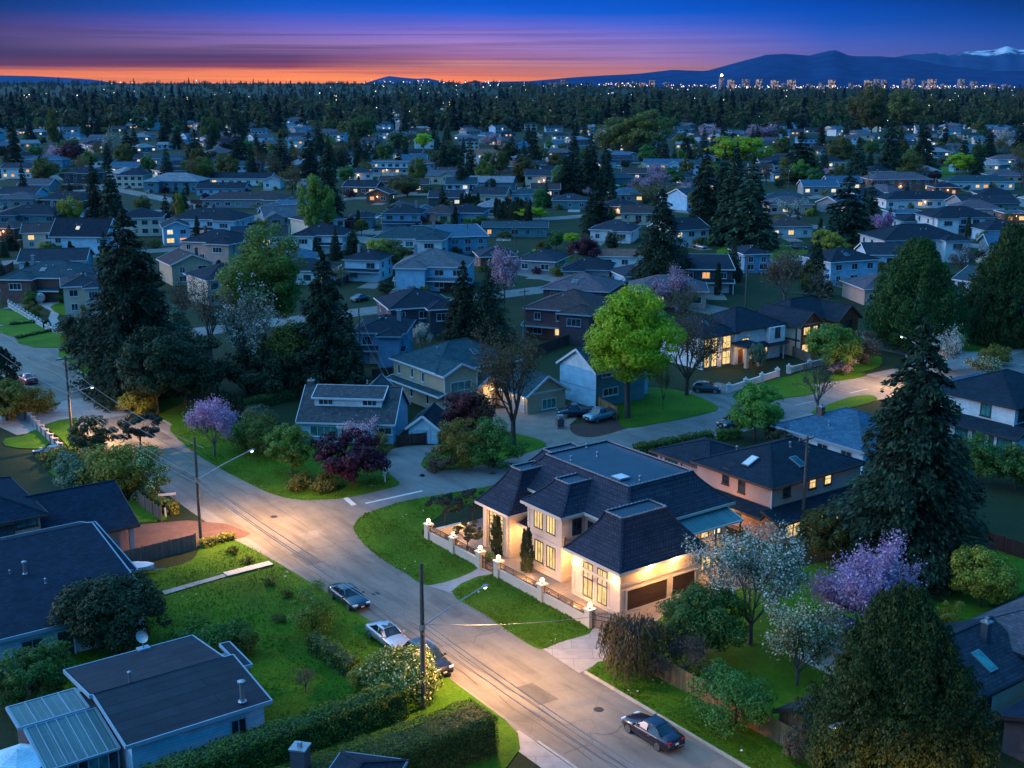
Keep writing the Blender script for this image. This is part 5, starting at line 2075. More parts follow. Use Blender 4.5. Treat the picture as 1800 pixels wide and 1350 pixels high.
for cx in (573, 650):
    c, z = h.on('y-', yd, cx, 711)
    h.window('y-', yd, c, zd + .75, 1.75, .72, PANE, 3, 1)
c = h.on('y-', .4, 570, 757)[0]
h.window('y-', .4, c, 1.45, 3.5, 1.25, PANE_TEAL, 4, 1)
c = h.on('y-', .4, 665, 752)[0]
h.window('y-', .4, c, 1.7, 3.3, .75, PANE, 4, 1)
c = h.on('y-', .4, 608, 762)[0]
h.panel('front_door', 'y-', .4, c - .5, c + .5, .1, 2.2, WM['dark'], .05, TRIM)
h.mono(c - .9, c + .9, -.5, .42, 2.3, 2.3, 2.45, 2.45)
h.walls(5, 10, D - .5, 16, 0, 2.6)
h.gable(5, 10, D - 2.5, 16, 2.6, 2.4, 'y', .4, ends='1')
h.chimney(.6, 5.6, 3, 6.6, .75)
h.vent(6.3, 13, 4.6, .3, .07)
h.done()
# shed beside the cottage
c0, c1 = un(713, 751, 2.1), un(772, 754, 2.1)
rot = math.atan2(c1[1] - c0[1], c1[0] - c0[0])
Ws = math.hypot(c1[0] - c0[0], c1[1] - c0[1])
h = House('garden_shed', 'small white gabled shed between the cottage and the beige house', 'shed', c0, rot, 'ice', 'navy', TRIM)
h.walls(.3, Ws - .3, .3, 6.2, 0, 2.1)
h.gable(.3, Ws - .3, .3, 6.2, 2.1, 1.45, 'y', .35)
h.panel('shed_door', 'y-', .3, 1.3, 2.9, .05, 1.8, WM['sky'], .04, TRIM)
h.done()

# bottom left: low torch-on roof with flues and a sunroom
o = xy(21.5, 70.9)
h = House('house', 'pale blue bungalow with low grey roof, steel flues and glazed sunroom', 'house', o, ANG, 'sky', M_TORCH, TRIM_TEAL)
h.walls(.5, 9.7, .5, 11.8, 0, 3.0)
h.walls(9.6, 10.5, 5.2, 8.4, 0, 3.2)
yr = 6.3
h.mono(0, 10.1, 0, yr, 3.05, 3.05, 3.95, 3.95, th=.22)
h.mono(-.2, 9.4, yr, 12.3, 3.95, 3.95, 3.35, 3.35, th=.22)
h.mono(10.1, 10.9, 4.9, 8.8, 3.55, 3.5, 3.75, 3.8, th=.2)
h.wb.poly([(.5, .5, 2.9), (.5, yr, 2.9), (.5, yr, 3.75), (.5, .5, 3.0)])
h.wb.poly([(.5, yr, 2.9), (.5, 11.8, 2.9), (.5, 11.8, 3.2), (.5, yr, 3.75)])
c = h.l(426, 1230, 3.4)
h.vent(c[0], c[1], 3.3, 1.35, .17)
c = h.l(229, 1205, 3.7)
h.vent(c[0], c[1], 3.6, 1.0, .09)
c = h.l(200, 1212, 3.7)
h.vent(c[0], c[1], 3.6, .3, .05, False)
# dish
c = h.l(252, 1138, 3.5)
b = MB()
b.tube([(c[0], c[1], 3.3), (c[0], c[1], 4.1)], .05, 6, METAL)
b.box(c[0] - .45, c[0] + .45, c[1] - .3, c[1] + .3, 3.35, 3.5, TRIM_TEAL)
b.build('dish_mast', None, h.root)
b = MB()
nrm = Vector((-.5, -.6, .35)).normalized()
a1 = nrm.orthogonal().normalized()
a2 = nrm.cross(a1)
cc = Vector((c[0], c[1], 4.35))
ring0 = None
for r_, d_ in ((0.02, 0), (.22, .03), (.42, .12)):
    ring = [tuple(cc + nrm * d_ + (a1 * math.cos(q) + a2 * math.sin(q) * 1.2) * r_) for q in np.linspace(0, 2 * math.pi, 14)[:-1]]
    if ring0:
        for i in range(13):
            j = (i + 1) % 13
            b.poly([ring0[i], ring0[j], ring[j], ring[i]], METAL)
            b.poly([Vector(p) - nrm * .02 for p in (ring[i], ring[j], ring0[j], ring0[i])], METAL)
    ring0 = ring
b.tube([cc, cc + nrm * .45], .015, 4, METAL)
b.build('satellite_dish', None, h.root)
# sunroom on the left end
h.mono(-4.6, .1, 1.6, 6.2, 2.15, 2.15, 3.0, 3.0, M_METALROOF, .1)
h.mono(-4.9, -.3, 6.3, 9.3, 3.1, 3.1, 3.25, 3.25, M_METALROOF, .14)
h.wb.box(-4.4, 0.4, 6.3, 9.1, 0, 3.0, WM['dark'])
for x in np.linspace(-4.5, .0, 8):
    h.gb.bar((x, 1.62, 2.2), (x, 6.2, 3.05), .05, .07, TRIM_TEAL)
    h.gb.bar((x, 1.75, 0), (x, 1.75, 2.05), .08, .08, TRIM_TEAL)
for i in range(5):
    x = -4.8 + i * 1.1
    h.gb.bar((x, 6.32, 3.14), (x, 9.28, 3.28), .05, .06, TRIM_TEAL)
for i, x in enumerate(np.linspace(-4.5, -.65, 7)):
    b = MB()
    b.box(x + .05, x + .59, 1.72, 1.78, .15, 1.98, PANE_TEAL if i % 3 else PANE)
    b.build('sunroom_pane', None, h.root)
for y in (2.2, 3.6, 5.0):
    b = MB()
    b.box(-4.53, -4.47, y, y + 1.1, .15, 2.0, PANE)
    b.build('sunroom_pane', None, h.root)
h.window('y-', .5, 7.8, 1.6, 1.0, 1.1, PANE, 2, 1)
h.done()

# left: large low roof
o = xy(18, 91.7)
h = House('house', 'pale house with broad dark roof and white edging, west of the lawn', 'house', o, ANG, 'ice', RM['black'], TRIM_TEAL)
h.walls(.6, 12.4, .6, 17.2, 0, 3.0)
h.mono(0, 13.0, 0, 14.8, 3.0, 3.0, 5.4, 5.4, th=.25)
h.mono(0, 12.8, 14.8, 17.9, 5.4, 5.4, 4.6, 4.6, mat=RM['navy'], th=.25)
h.mono(13.0, 14.1, 6.5, 17.7, 3.6, 3.3, 4.4, 4.5, th=.22)
h.walls(12.4, 13.6, 7, 17.2, 0, 3.3)
h.wb.poly([(.6, .6, 2.9), (.6, 14.8, 2.9), (.6, 14.8, 5.1), (.6, .6, 3.0)])
h.wb.poly([(12.4, .6, 2.9), (12.4, .6, 3.0), (12.4, 14.8, 5.1), (12.4, 14.8, 2.9)])
h.wb.poly([(12.4, 14.8, 2.9), (12.4, 14.8, 5.1), (12.4, 17.2, 4.5), (12.4, 17.2, 2.9)])
for q, z, hh, rr in (((44, 1008), 4.4, .95, .13), ((80, 1022), 4.2, .3, .07), ((18, 1012), 4.3, .2, .05)):
    c = h.l(q[0], q[1], z)
    h.vent(c[0], c[1], 3 + 2.4 * c[1] / 14.8 - .05, hh, rr)
h.window('y-', .6, 3.5, 1.5, 1.5, 1.2, PANE, 2, 1)
h.panel('back_door', 'y-', .6, 5.4, 6.6, .1, 2.2, PANE, .05, TRIM)
h.done()

# left: dark hip roofs with the carport
o = xy(15, 106.5)
h = House('house', 'rose stucco house with black hip roofs and wide carport roof by red paving', 'house', o, ANG, 'pink', 'black', TRIM_BROWN)
h.walls(2, 13, 6, 18, 0, 5.2)
h.hip(2, 13, 6, 18, 5.2, 2.6, .7)
h.walls(-4, 4, 3, 14, 0, 3.2)
h.hip(-4, 4, 3, 14, 3.2, 2.2, .7)
h.walls(13, 20.5, 5, 15.5, 0, 2.8)
h.gable(13, 21, 4.6, 16.5, 2.9, 2.5, 'x', .6, ends='1')
h.winpx('y-', 6, 46, 915, 1.8, 1.1, PANE_TEAL, 2, 1, frame=TRIM_BROWN)
h.window('y-', 6, 10, 4.0, 1.2, 1.1, PANE, 2, 1, frame=TRIM_BROWN)
h.gb.box(20.7, 21.1, 4.4, 4.8, 0, 2.7, TRIM_TEAL)
h.panel('garage_door', 'x+', 20.5, 6.5, 12, .05, 2.2, GDOOR_W, .05, TRIM_BROWN)
h.done()
# further left: eave of the next house up
o = un(40, 800, 3)
h = House('house', 'dark roofed house at the left edge below the picket wall', 'house', (o[0] - 17, o[1] - 6), ANG, 'blue', 'black', TRIM)
h.walls(.5, 13, .5, 9, 0, 3.2)
h.hip(.5, 13, .5, 9, 3.2, 2.2, .6)
h.walls(2, 11, 9, 17, 0, 3.4)
h.hip(2, 11, 9, 17, 3.4, 2.0, .6)
h.window('y-', .5, 9, 1.6, 1.4, 1.2, PANE, 2, 1)
h.done()

# bottom right: roofs behind the cedar
o = xy(69.4, 42.6)
h = House('house', 'house with slate wing, mauve hip roof and a long skylight, lower right', 'house', o, ANG, 'cream', 'slate', TRIM_DARK)
h.walls(.5, 9, .5, 8.4, 0, 3.0)
h.gable(.5, 9, .5, 8.4, 3.05, 2.05, 'x', .5, ends='0')
h.walls(8.8, 26, -6, 6.2, 0, 3.9)
h.hip(8.8, 26, -6, 6.2, 3.9, 3.4, .6, mat=RM['mauve'])
sl = 2.05 / 3.95
c = h.l(1730, 1160, 4.1)
h.skylight((c[0], c[1], 3.05 + (c[1] - .5) * sl + .17), (1, 0, 0), (0, 1, sl), .75, 1.7, PANE_TEAL)
c = h.l(1733, 1112, 5.2)
h.chimney(c[0], c[1], 4, 6.0, .55, M_FLAT)
h.window('y-', .5, 3, 1.7, 1.4, 1.1, PANE, 2, 1)
h.window('x-', .5, 4, 1.7, 1.4, 1.1, PANE, 2, 1)
h.done()
o = xy(70.2, 28)
h = House('house', 'dark gabled house roof filling the bottom right corner', 'house', o, ANG, 'dark', 'black', TRIM_DARK)
h.walls(.5, 18, .5, 12.5, 0, 2.7)
h.gable(.5, 18, .5, 12.5, 2.7, 2.2, 'x', .6)
h.window('x-', .5, 4, 1.6, 1.2, 1.0, PANE, 2, 1)
h.done()
o = xy(69.6, 52.6)
h = House('garage', 'small cream garage with grey hip roof behind the cedar', 'garage', o, ANG, 'cream', 'mauve', TRIM)
h.walls(.4, 5.0, .4, 6.0, 0, 2.5)
h.hip(.4, 5.0, .4, 6.0, 2.6, 1.2, .4)
h.panel('garage_door', 'x-', .4, 1.6, 4.6, .05, 2.1, GDOOR_W, .04, TRIM)
h.done()
o = xy(59.8, 47.0)
h = House('garden_shed', 'weathered plank shed with brown gable roof behind the wooden fence', 'shed', o, ANG, 'wood', 'brown', TRIM_DARK)
h.walls(.2, 3.4, .2, 3.8, 0, 2.0)
h.gable(.2, 3.4, .2, 3.8, 2.0, .9, 'x', .3)
h.panel('shed_door', 'y-', .2, 1.1, 2.2, .05, 1.8, WM['brick'], .04)
h.done()
# bottom centre: roof tip with the chimney
c0, c1 = un(600, 1321, 3.4), un(716, 1336, 3.4)
rot = math.atan2(c1[1] - c0[1], c1[0] - c0[0])
Wc = math.hypot(c1[0] - c0[0], c1[1] - c0[1])
h = House('house', 'navy roofed house with pale eaves and square chimney at the bottom edge', 'house', c0, rot, 'ice', 'navy', TRIM_TEAL)
h.walls(.5, Wc - .5, -13, -.5, 0, 3.4)
h.hip(.5, Wc - .5, -13, -.5, 3.4, .8, .5)
c = h.l(527, 1312, 4.3)
h.chimney(c[0], c[1], 0, 4.2, .95, WM['dark'])
h.walls(c[0] - .3, .6, c[1] - 6, c[1] - .2, 0, 2.6)
h.mono(c[0] - .8, .6, c[1] - 6.3, c[1] - .1, 2.7, 2.9, 2.9, 2.7)
h.window('x-', .5, -3, 1.7, 1.2, 1.1, PANE, 2, 1)
h.done()
# ------------------------------------------------------------------ vehicles
def paint(name, c, metal=.3):
    return plain(name, c, .28, metal, .04, 2, coat=1.0)


PAINT = {
    'navy': paint('navy_paint', (.012, .028, .055)), 'silver': paint('silver_paint', (.46, .47, .50), .6), 'black': paint('black_paint', (.012, .012, .018)),
    'red': paint('red_paint', (.30, .012, .015)), 'plum': paint('dark_plum_paint', (.020, .013, .030)), 'teal': paint('dark_teal_paint', (.015, .05, .065)), 'blue': paint('light_blue_paint', (.12, .26, .34)), 'white': paint('white_paint', (.6, .6, .62)),
}
CARGLASS = glass('car_glass', (.010, .016, .022), .05)
TYRE = plain('tyre_rubber', (.016, .016, .016), .9, var=.1)
RIM = plain('alloy_rim', (.55, .55, .57), .3, metal=.9, var=.05)
HEADL = plain('headlamp_lens', (.75, .77, .8), .1, var=.03)
TAILL = plain('tail_lamp_lens', (.42, .012, .012), .2, var=.05)
CHROME = plain('chrome_strip', (.75, .75, .78), .15, metal=1, var=.02)
BLACKP = plain('black_plastic', (.02, .02, .021), .6, var=.1)
PLATE = plain('number_plate', (.6, .6, .58), .5, var=.03)
SPECS = {
    # length, width, [(x fraction from nose, belt z)], cowl x, screen top x, roof end x, rear deck x, roof z
    'sedan': (4.85, 1.86, [(0, .52), (.015, .66), (.06, .76), (.16, .84), (.29, .93), (.5, .95), (.74, .98), (.86, 1.0), (.96, .98), (.99, .86), (1, .6)], .28, .44, .68, .87, 1.45),
    'hatch': (4.1, 1.76, [(0, .52), (.015, .66), (.06, .80), (.16, .92), (.25, 1.0), (.5, 1.02), (.74, 1.06), (.9, 1.08), (.98, 1.02), (.995, .9), (1, .6)], .24, .42, .84, .97, 1.54),
    'suv': (4.9, 1.94, [(0, .60), (.015, .82), (.05, .96), (.16, 1.04), (.28, 1.10), (.5, 1.12), (.74, 1.15), (.9, 1.16), (.98, 1.10), (.995, .95), (1, .65)], .27, .40, .88, .975, 1.76),
    'pickup': (5.3, 1.92, [(0, .62), (.015, .86), (.05, 1.0), (.14, 1.06), (.26, 1.12), (.45, 1.14), (.58, 1.15), (.62, 1.14), (.97, 1.14), (.995, 1.05), (1, .7)], .25, .36, .52, .60, 1.82),
}


def car(kind, pcol, at, heading, label, chrome=False, sunroof=False, wheels='alloy'):
    L, Wd, belt, xc, xs, xr, xd, zr = SPECS[kind]
    t = thing({'pickup': 'pickup_truck'}.get(kind, 'parked_car'), label, 'pickup' if kind == 'pickup' else 'car', (at[0], at[1], .012), heading, 'cars parked in the street and driveways')
    X = lambda f: L / 2 - f * L                       # nose points along +x
    hw = Wd / 2
    up = .12 if kind in ('suv', 'pickup') else 0
    pm = PAINT[pcol]
    b = MB()
    wf = lambda f: hw * (1 - .20 * max(0, (.10 - f) / .10) ** 1.7 - .15 * max(0, (f - .90) / .10) ** 1.7)
    rings = []
    for f, zb in belt:
        w = wf(f)
        lo = .24 + up + (.10 if f in (0, 1) else 0)
        q = [(-w * .90, lo), (-w * .985, lo + .14), (-w, (lo + zb) * .52), (-w * .975, zb - .10), (-w * .88, zb - .01), (-w * .45, zb + .03), (0, zb + .04)]
        q += [(-y, z) for y, z in q[-2::-1]]
        rings.append([(X(f), y, z) for y, z in q])
    for r0, r1 in zip(rings, rings[1:]):
        for i in range(len(r0) - 1):
            b.poly([r0[i], r0[i + 1], r1[i + 1], r1[i]], pm)
        b.poly([r0[-1], r0[0], r1[0], r1[-1]], BLACKP)
    b.poly(rings[0], pm)
    b.poly(rings[-1][::-1], pm)
    body = b.build('body', None, t)
    me = body.data
    bmx = __import__('bmesh').new()
    bmx.from_mesh(me)
    __import__('bmesh').ops.remove_doubles(bmx, verts=bmx.verts, dist=.0005)
    bmx.to_mesh(me)
    bmx.free()
    me.polygons.foreach_set('use_smooth', [True] * len(me.polygons))
    # greenhouse
    zb = .94 if kind == 'sedan' else (1.03 if kind == 'hatch' else 1.13)
    bw, tw = hw * .87, hw * .66
    mid = (xs + xr) / 2
    low = [(xc, bw * .9), (xs - .02, bw), (mid, bw), (xr, bw), (xd, bw * .88)]
    top = [(xs, tw * .94), (mid, tw), (xr, tw * .93)]
    zt = zr - .05
    rf = MB()
    n = 6
    prevr = None
    for i in range(n + 1):
        f = xs + (xr - xs) * i / n
        w = tw * (.94 + .06 * math.sin(math.pi * i / n))
        zz = zt + .05 * math.sin(math.pi * (i + .6) / (n + 1.2))
        ring = [(X(f), -w, zz - .03), (X(f), -w * .8, zz + .01), (X(f), 0, zz + .03), (X(f), w * .8, zz + .01), (X(f), w, zz - .03)]
        if prevr:
            for k in range(4):
                rf.poly([prevr[k], prevr[k + 1], ring[k + 1], ring[k]], pm)
        prevr = ring
    z_t = zt - .02
    T0, T1, T2 = (X(xs), tw * .93, z_t), (X(mid), tw * .985, z_t + .02), (X(xr), tw * .92, z_t)
    B0, B1, B2 = (X(xc + .02), bw * .95, zb), (X(mid), bw, zb + .01), (X(xd - .01), bw * .92, zb + .03)
    for sg in (-1, 1):
        m = lambda p: (p[0], p[1] * sg, p[2])
        for p, q, w_ in ((B0, T0, .09), (B1, T1, .08), (B2, T2, .14)):
            rf.bar(m(p), m(q), w_, .06, pm)
        for p, q in ((T0, T1), (T1, T2)):
            rf.bar(m(p), m(q), .07, .05, pm)
    roof = rf.build('roof', None, t, smooth=True)
    if sunroof:
        s_ = MB()
        s_.box(X(mid) - .05, X(mid) + .5, -.42, .42, zr + .0, zr + .022, CARGLASS)
        s_.build('sunroof', None, roof)

    def gl(nm, pts):
        g = MB()
        g.poly(pts, CARGLASS)
        return g.build(nm, None, t)
    mir = lambda p: (p[0], -p[1], p[2])
    gl('windshield', [B0, mir(B0), mir(T0), T0])
    gl('rear_window', [mir(B2), B2, T2, mir(T2)])
    for sg in (-1, 1):
        m = (lambda p: p) if sg > 0 else mir
        for P0, P1, Q0, Q1 in ((B0, B1, T0, T1), (B1, B2, T1, T2)):
            q = [m(P0), m(Q0), m(Q1), m(P1)]
            gl('side_window', q if sg > 0 else q[::-1])
    if chrome:
        c_ = MB()
        for sg in (-1, 1):
            m = (lambda p: p) if sg > 0 else mir
            for p, q in ((B0, B1), (B1, B2), (T0, T1), (T1, T2)):
                p, q = Vector(m(p)), Vector(m(q))
                o = Vector((0, sg * .035, 0))
                c_.bar(p + o, q + o, .025, .025, CHROME)
        c_.build('window_trim', None, t)
    # wheels, each with a black ring on the body for the shaded arch gap
    rw = .33 + up * .35
    for f, in ((.19,), (.80,)):
        for sg in (-1, 1):
            cx = X(f)
            y = sg * (hw - .10)
            wb = MB()
            k = 20
            for (ra, ya), (rb_, yb) in (((.0, y + sg * .085), (rw * .72, y + sg * .085)), ((rw * .72, y + sg * .085), (rw * .96, y + sg * .115)), ((rw * .96, y + sg * .115), (rw, y + sg * .05)), ((rw, y + sg * .05), (rw, y - sg * .12)), ((rw, y - sg * .12), (0, y - sg * .12))):
                for i in range(k):
                    a, c2 = 2 * math.pi * i / k, 2 * math.pi * (i + 1) / k
                    wb.poly([(cx + ra * math.cos(a), ya, rw + ra * math.sin(a)), (cx + ra * math.cos(c2), ya, rw + ra * math.sin(c2)), (cx + rb_ * math.cos(c2), yb, rw + rb_ * math.sin(c2)), (cx + rb_ * math.cos(a), yb, rw + rb_ * math.sin(a))], TYRE)
            w_ = wb.build('wheel', None, t)
            rm = MB()
            yo = y + sg * .10
            for i in range(5):
                a = 2 * math.pi * i / 5 + .3
                d = Vector((math.cos(a), 0, math.sin(a)))
                rm.bar(Vector((cx, yo, rw)) + d * .04, Vector((cx, yo, rw)) + d * rw * .70, .035, .085, RIM)
            for i in range(k):
                a, c2 = 2 * math.pi * i / k, 2 * math.pi * (i + 1) / k
                rm.bar((cx + rw * .70 * math.cos(a), yo, rw + rw * .70 * math.sin(a)), (cx + rw * .70 * math.cos(c2), yo, rw + rw * .70 * math.sin(c2)), .05, .05, RIM)
            rm.build('rim', None, w_)
            ar = MB()
            for i in range(16):
                a, c2 = math.pi * i / 16 - .12, math.pi * (i + 1) / 16 - .10
                R1, R2 = rw * 1.02, rw * 1.2
                yy = sg * (wf(f) + .004)
                p = [(cx + R1 * math.cos(a), yy, rw + R1 * math.sin(a)), (cx + R1 * math.cos(c2), yy, rw + R1 * math.sin(c2)), (cx + R2 * math.cos(c2), yy * .992, rw + R2 * math.sin(c2)), (cx + R2 * math.cos(a), yy * .992, rw + R2 * math.sin(a))]
                ar.poly(p, BLACKP)
            ar.build('wheel_arch_shade', None, t)
    zh = (.66 if kind == 'sedan' else .74) + up
    for sg in (-1, 1):
        q = MB()
        q.obox((X(.028), sg * hw * .66, zh), (.10, -sg * .05, 0), (0, .20, 0), (.015, 0, .07), HEADL)
        q.build('headlight', None, t)
        q = MB()
        q.obox((X(.978), sg * hw * .68, zh + .16), (.07, sg * .04, 0), (0, .19, 0), (0, 0, .085), TAILL)
        q.build('tail_light', None, t)
        q = MB()
        q.obox((X(xc + .05), sg * (hw + .06), zb + .08), (.06, 0, 0), (0, .10, 0), (0, 0, .065), pm)
        q.build('side_mirror', None, t)
    q = MB()
    q.box(X(.012), X(-.002), -hw * .42, hw * .42, zh - .15, zh + .01, BLACKP)
    q.box(X(.01), X(-.004), -hw * .7, hw * .7, .30 + up, .40 + up, BLACKP)
    q.build('grille', None, t)
    for x, s_ in ((X(-.004), 1), (X(1.003), -1)):
        q = MB()
        q.box(min(x, x + .02 * s_), max(x, x + .02 * s_), -.16, .16, .44 + up if s_ > 0 else .62 + up, .55 + up if s_ > 0 else .74 + up, PLATE)
        q.build('number_plate', None, t)
    for sg in (-1, 1):
        for f in (.36, .58):
            q = MB()
            q.box(X(f + .05), X(f + .02), min(sg * hw - .012, sg * hw + .02 * sg), max(sg * hw + .012, sg * hw + .02 * sg), zb - .22, zb - .19, CHROME if chrome else pm)
            q.build('door_handle', None, t)
    if kind == 'suv':
        q = MB()
        for sg in (-1, 1):
            q.bar((X(xs + .04), sg * tw * .9, zr + .05), (X(xr - .02), sg * tw * .9, zr + .05), .04, .04, CHROME)
        q.build('roof_rail', None, t)
    if kind == 'pickup':
        q = MB()
        q.box(X(.98), X(.63), -hw * .8, hw * .8, 1.10, 1.19, BLACKP)
        q.build('cargo_cover', None, t)
    return t


def uv_at(pxl, pyl, z=.7):
    return un(pxl, pyl, z)


HV = ANG + math.pi / 2
car('sedan', 'navy', un(613, 1046, .7), HV + math.pi, 'dark blue sedan with white roof edge parked on the lawn side before the silver car', chrome=True)
car('sedan', 'silver', un(682, 1115, .7), HV + math.pi, 'silver sedan with sunroof parked between two dark cars', sunroof=True)
car('suv', 'black', un(752, 1157, .8), HV + math.pi, 'black estate car with chrome window lines behind the lamp pole', chrome=True)
car('sedan', 'plum', un(1147, 1281, .7), HV, 'black sedan parked by the kerb at the lower right', chrome=True)
car('hatch', 'teal', un(1242, 681, .7), R(-12), 'dark teal hatchback in the drive of the lit white house')
car('suv', 'black', un(1290, 741, .8), ANG + math.pi, 'black off-roader parked across the road by the hedge')
car('sedan', 'red', un(47, 664, .7), HV + .1, 'red car parked at the left edge of the road')
car('pickup', 'navy', un(1013, 722, .8), ANG + R(150), 'dark pickup truck on the paved drive by the beige garage')
car('pickup', 'blue', un(1056, 728, .8), ANG + R(185), 'pale blue flatbed truck by the orange fence')
car('sedan', 'black', un(92, 792, .8), R(160), 'dark car in the shade beside the picket wall')
car('hatch', 'black', un(1354, 727, .7), ANG, 'dark car half hidden under the fresh green street tree')
car('suv', 'navy', un(706, 516, .8), R(-10), 'dark car in the drive of the grey roofed house')
car('sedan', 'teal', un(633, 523, .7), R(60), 'dark teal car in front of the carport house')
car('sedan', 'navy', un(1402, 434, .7), R(-15), 'blue car on the grass before the brown roofed white house')
car('suv', 'navy', un(1618, 614, .8), R(20), 'dark blue car behind the white blossom tree')
car('sedan', 'white', un(640, 378, .7), R(25), 'white car in a driveway behind the maroon tree')
car('suv', 'black', un(820, 418, .7), R(15), 'black car parked beside the blue mono-pitch house')

# small trailer under a tarpaulin by the dark low roof, and the outboard skiff shape on it
t = thing('boat_trailer', 'tarpaulin covered dinghy on a trailer beside the grey fence', 'boat', (*un(232, 1003, .4), 0), R(10))
b = MB()
prof = [(-2.0, .45), (-1.2, .75), (.4, .85), (1.4, .6), (2.0, .12)]
rings = [[(x, -w, .95), (x, -w * .8, .55), (x, 0, .38), (x, w * .8, .55), (x, w, .95)] for x, w in prof]
for r0, r1 in zip(rings, rings[1:]):
    for i in range(4):
        b.poly([r0[i], r1[i], r1[i + 1], r0[i + 1]], WM['sky'])
b.poly(rings[0], WM['sky'])
b.build('hull', None, t)
b = MB()
top = [[(x, -w - .03, .94), (x, 0, 1.18 if -1.5 < x < 1 else 1.02), (x, w + .03, .94)] for x, w in prof]
for r0, r1 in zip(top, top[1:]):
    for i in range(2):
        b.poly([r0[i], r0[i + 1], r1[i + 1], r1[i]], TRIM)
b.build('tarpaulin', None, t)
for sg in (-1, 1):
    b = MB()
    b.tube([(-.3, sg * .85, .26), (-.3, sg * .7, .26)], .26, 12, TYRE)
    b.build('wheel', None, t)
b = MB()
b.bar((-1.6, 0, .34), (2.8, 0, .34), .08, .08, METAL)
b.build('trailer_frame', None, t)

# ------------------------------------------------------------------ poles, lamps and wires
M_POLE = plain('weathered_pole', (.11, .085, .07), .9, var=.3, scale=2.5, bump=.5)
INSUL = plain('insulator', (.45, .45, .46), .3, var=.05)


def on_v(pxl, pyl, v):
    """(u, z) where a sight line meets the upright plane at street coordinate v"""
    x = (pxl - 900) / F
    y = -(pyl - 675) / F
    d = (x, y * SP + CP, y * CP - SP)
    t_ = v / (d[0] * VX + d[1] * VY)
    return ((d[0] * UX + d[1] * UY) * t_, CAMH + d[2] * t_)


def pole(name, label, base, h, arms=1, rad=.15, armdir=ANG, transformer=False, cat='utility pole', lamp_at=None, energy=0, col=WARM, lit=True, white=False, spread=156):
    t = thing(name, label, cat, (base[0], base[1], 0), armdir, 'wooden poles along the streets')
    b = MB()
    b.tube([(0, 0, -.3), (0, 0, h * .5), (0, 0, h)], [rad * 1.15, rad, rad * .75], 10)
    b.build('pole_shaft', M_POLE, t, smooth=False)
    for i in range(arms):
        z = h - .45 - i * .9
        b = MB()
        b.box(-1.1, 1.1, rad * .7, rad * .7 + .1, z - .06, z + .06, M_POLE)
        for x in (-1, -.45, .45, 1):
            b.lathe([(.03, 0), (.045, .06), (.03, .12), (.045, .17), (.0, .22)], 7, (x, rad * .7 + .05, z + .06), INSUL)
        b.bar((-.6, rad * .8, z - .05), (0, rad * .8, z - .6), .03, .03, METAL)
        b.bar((.6, rad * .8, z - .05), (0, rad * .8, z - .6), .03, .03, METAL)
        b.build('crossarm', None, t)
    if transformer:
        b = MB()
        b.lathe([(.0, 0), (.24, .02), (.25, .1), (.25, .72), (.2, .8), (0, .84)], 12, (0, -.42, h - 2.6), METAL)
        b.build('transformer', None, t)
    if lamp_at:
        lx, lz, az_ = lamp_at                         # reach, height of the head, height of the bracket
        b = MB()
        pts = [(0, 0, az_), (lx * .5, 0, az_ + (lz - az_) * .55), (lx, 0, lz)]
        b.tube(pts, [.06, .05, .045], 8, METAL)
        b.box(-.16, .16, -.16, .16, az_ - .2, az_ + .2, METAL)
        arm = b.build('lamp_arm', None, t)
        b = MB()
        d = Vector((1, 0, .12)).normalized()
        sec = [(0, .06, .05), (.15, .13, .09), (.42, .17, .10), (.62, .10, .06)]
        rings = []
        for s_, w_, hh in sec:
            c = Vector((lx, 0, lz)) + d * s_
            rings.append([tuple(c + Vector((0, math.cos(q) * w_, math.sin(q) * hh))) for q in np.linspace(0, 2 * math.pi, 11)[:-1]])
        for r0, r1 in zip(rings, rings[1:]):
            for i in range(10):
                j = (i + 1) % 10
                b.poly([r0[i], r1[i], r1[j], r0[j]], METAL)
        b.poly(rings[0], METAL)
        b.poly(rings[-1][::-1], METAL)
        hd = b.build('lamp_head', None, t)
        if lit:
            b = MB()
            b.lathe([(.02, -.14), (.10, -.11), (.14, -.03), (.12, .0)], 10, (lx + .34, 0, lz - .02), BULB_WHITE if white else BULB)
            b.build('lamp_glass', None, hd)
            lamp('bulb', 'SPOT', (lx + .34, 0, lz - .25), energy, col, t, .22, R(spread), (0, 0, 0), .7)
    return t


SODIUM = (1.0, .52, .18)
u1, z1 = on_v(437, 793, 109.3)
p1 = (42.1, 109.3)
pole('street_lamp', 'wooden pole with long arm and glowing lamp at the junction', xy(*p1), hgt(354, 955, 768), 0, lamp_at=(u1 - p1[0], z1, z1 - 1.9), energy=14000, col=SODIUM, cat='street lamp')
u2, z2 = on_v(846, 1033, 68.6)
p2 = (42.3, 68.6)
pole('street_lamp', 'tall dark pole with lit lamp arm beside the black estate car', xy(*p2), hgt(745, 1245, 990), 0, rad=.17, lamp_at=(u2 - p2[0], z2, z2 - 1.7), energy=11500, spread=166, col=SODIUM, cat='street lamp')
pole('street_lamp', 'leaning dark pole with lamp on the left stretch of road', xy(42.1, 150), hgt(129, 785, 625), 1, lamp_at=(2.6, 7.2, 6.9), energy=10500, spread=172, col=SODIUM, cat='street lamp')
pole('street_lamp', 'street lamp half hidden behind the tall conifer', xy(150, 105.2), 9, 0, armdir=ANG + math.pi / 2, lamp_at=(2.6, 7.8, 7.0), energy=9500, spread=168, col=SODIUM, cat='street lamp')
pole('street_lamp', 'street lamp near the bottom edge of the road', xy(42.3, 31.5), 10.5, 0, lamp_at=(5.6, 8.4, 6.7), energy=30000, spread=174, col=SODIUM, cat='street lamp')
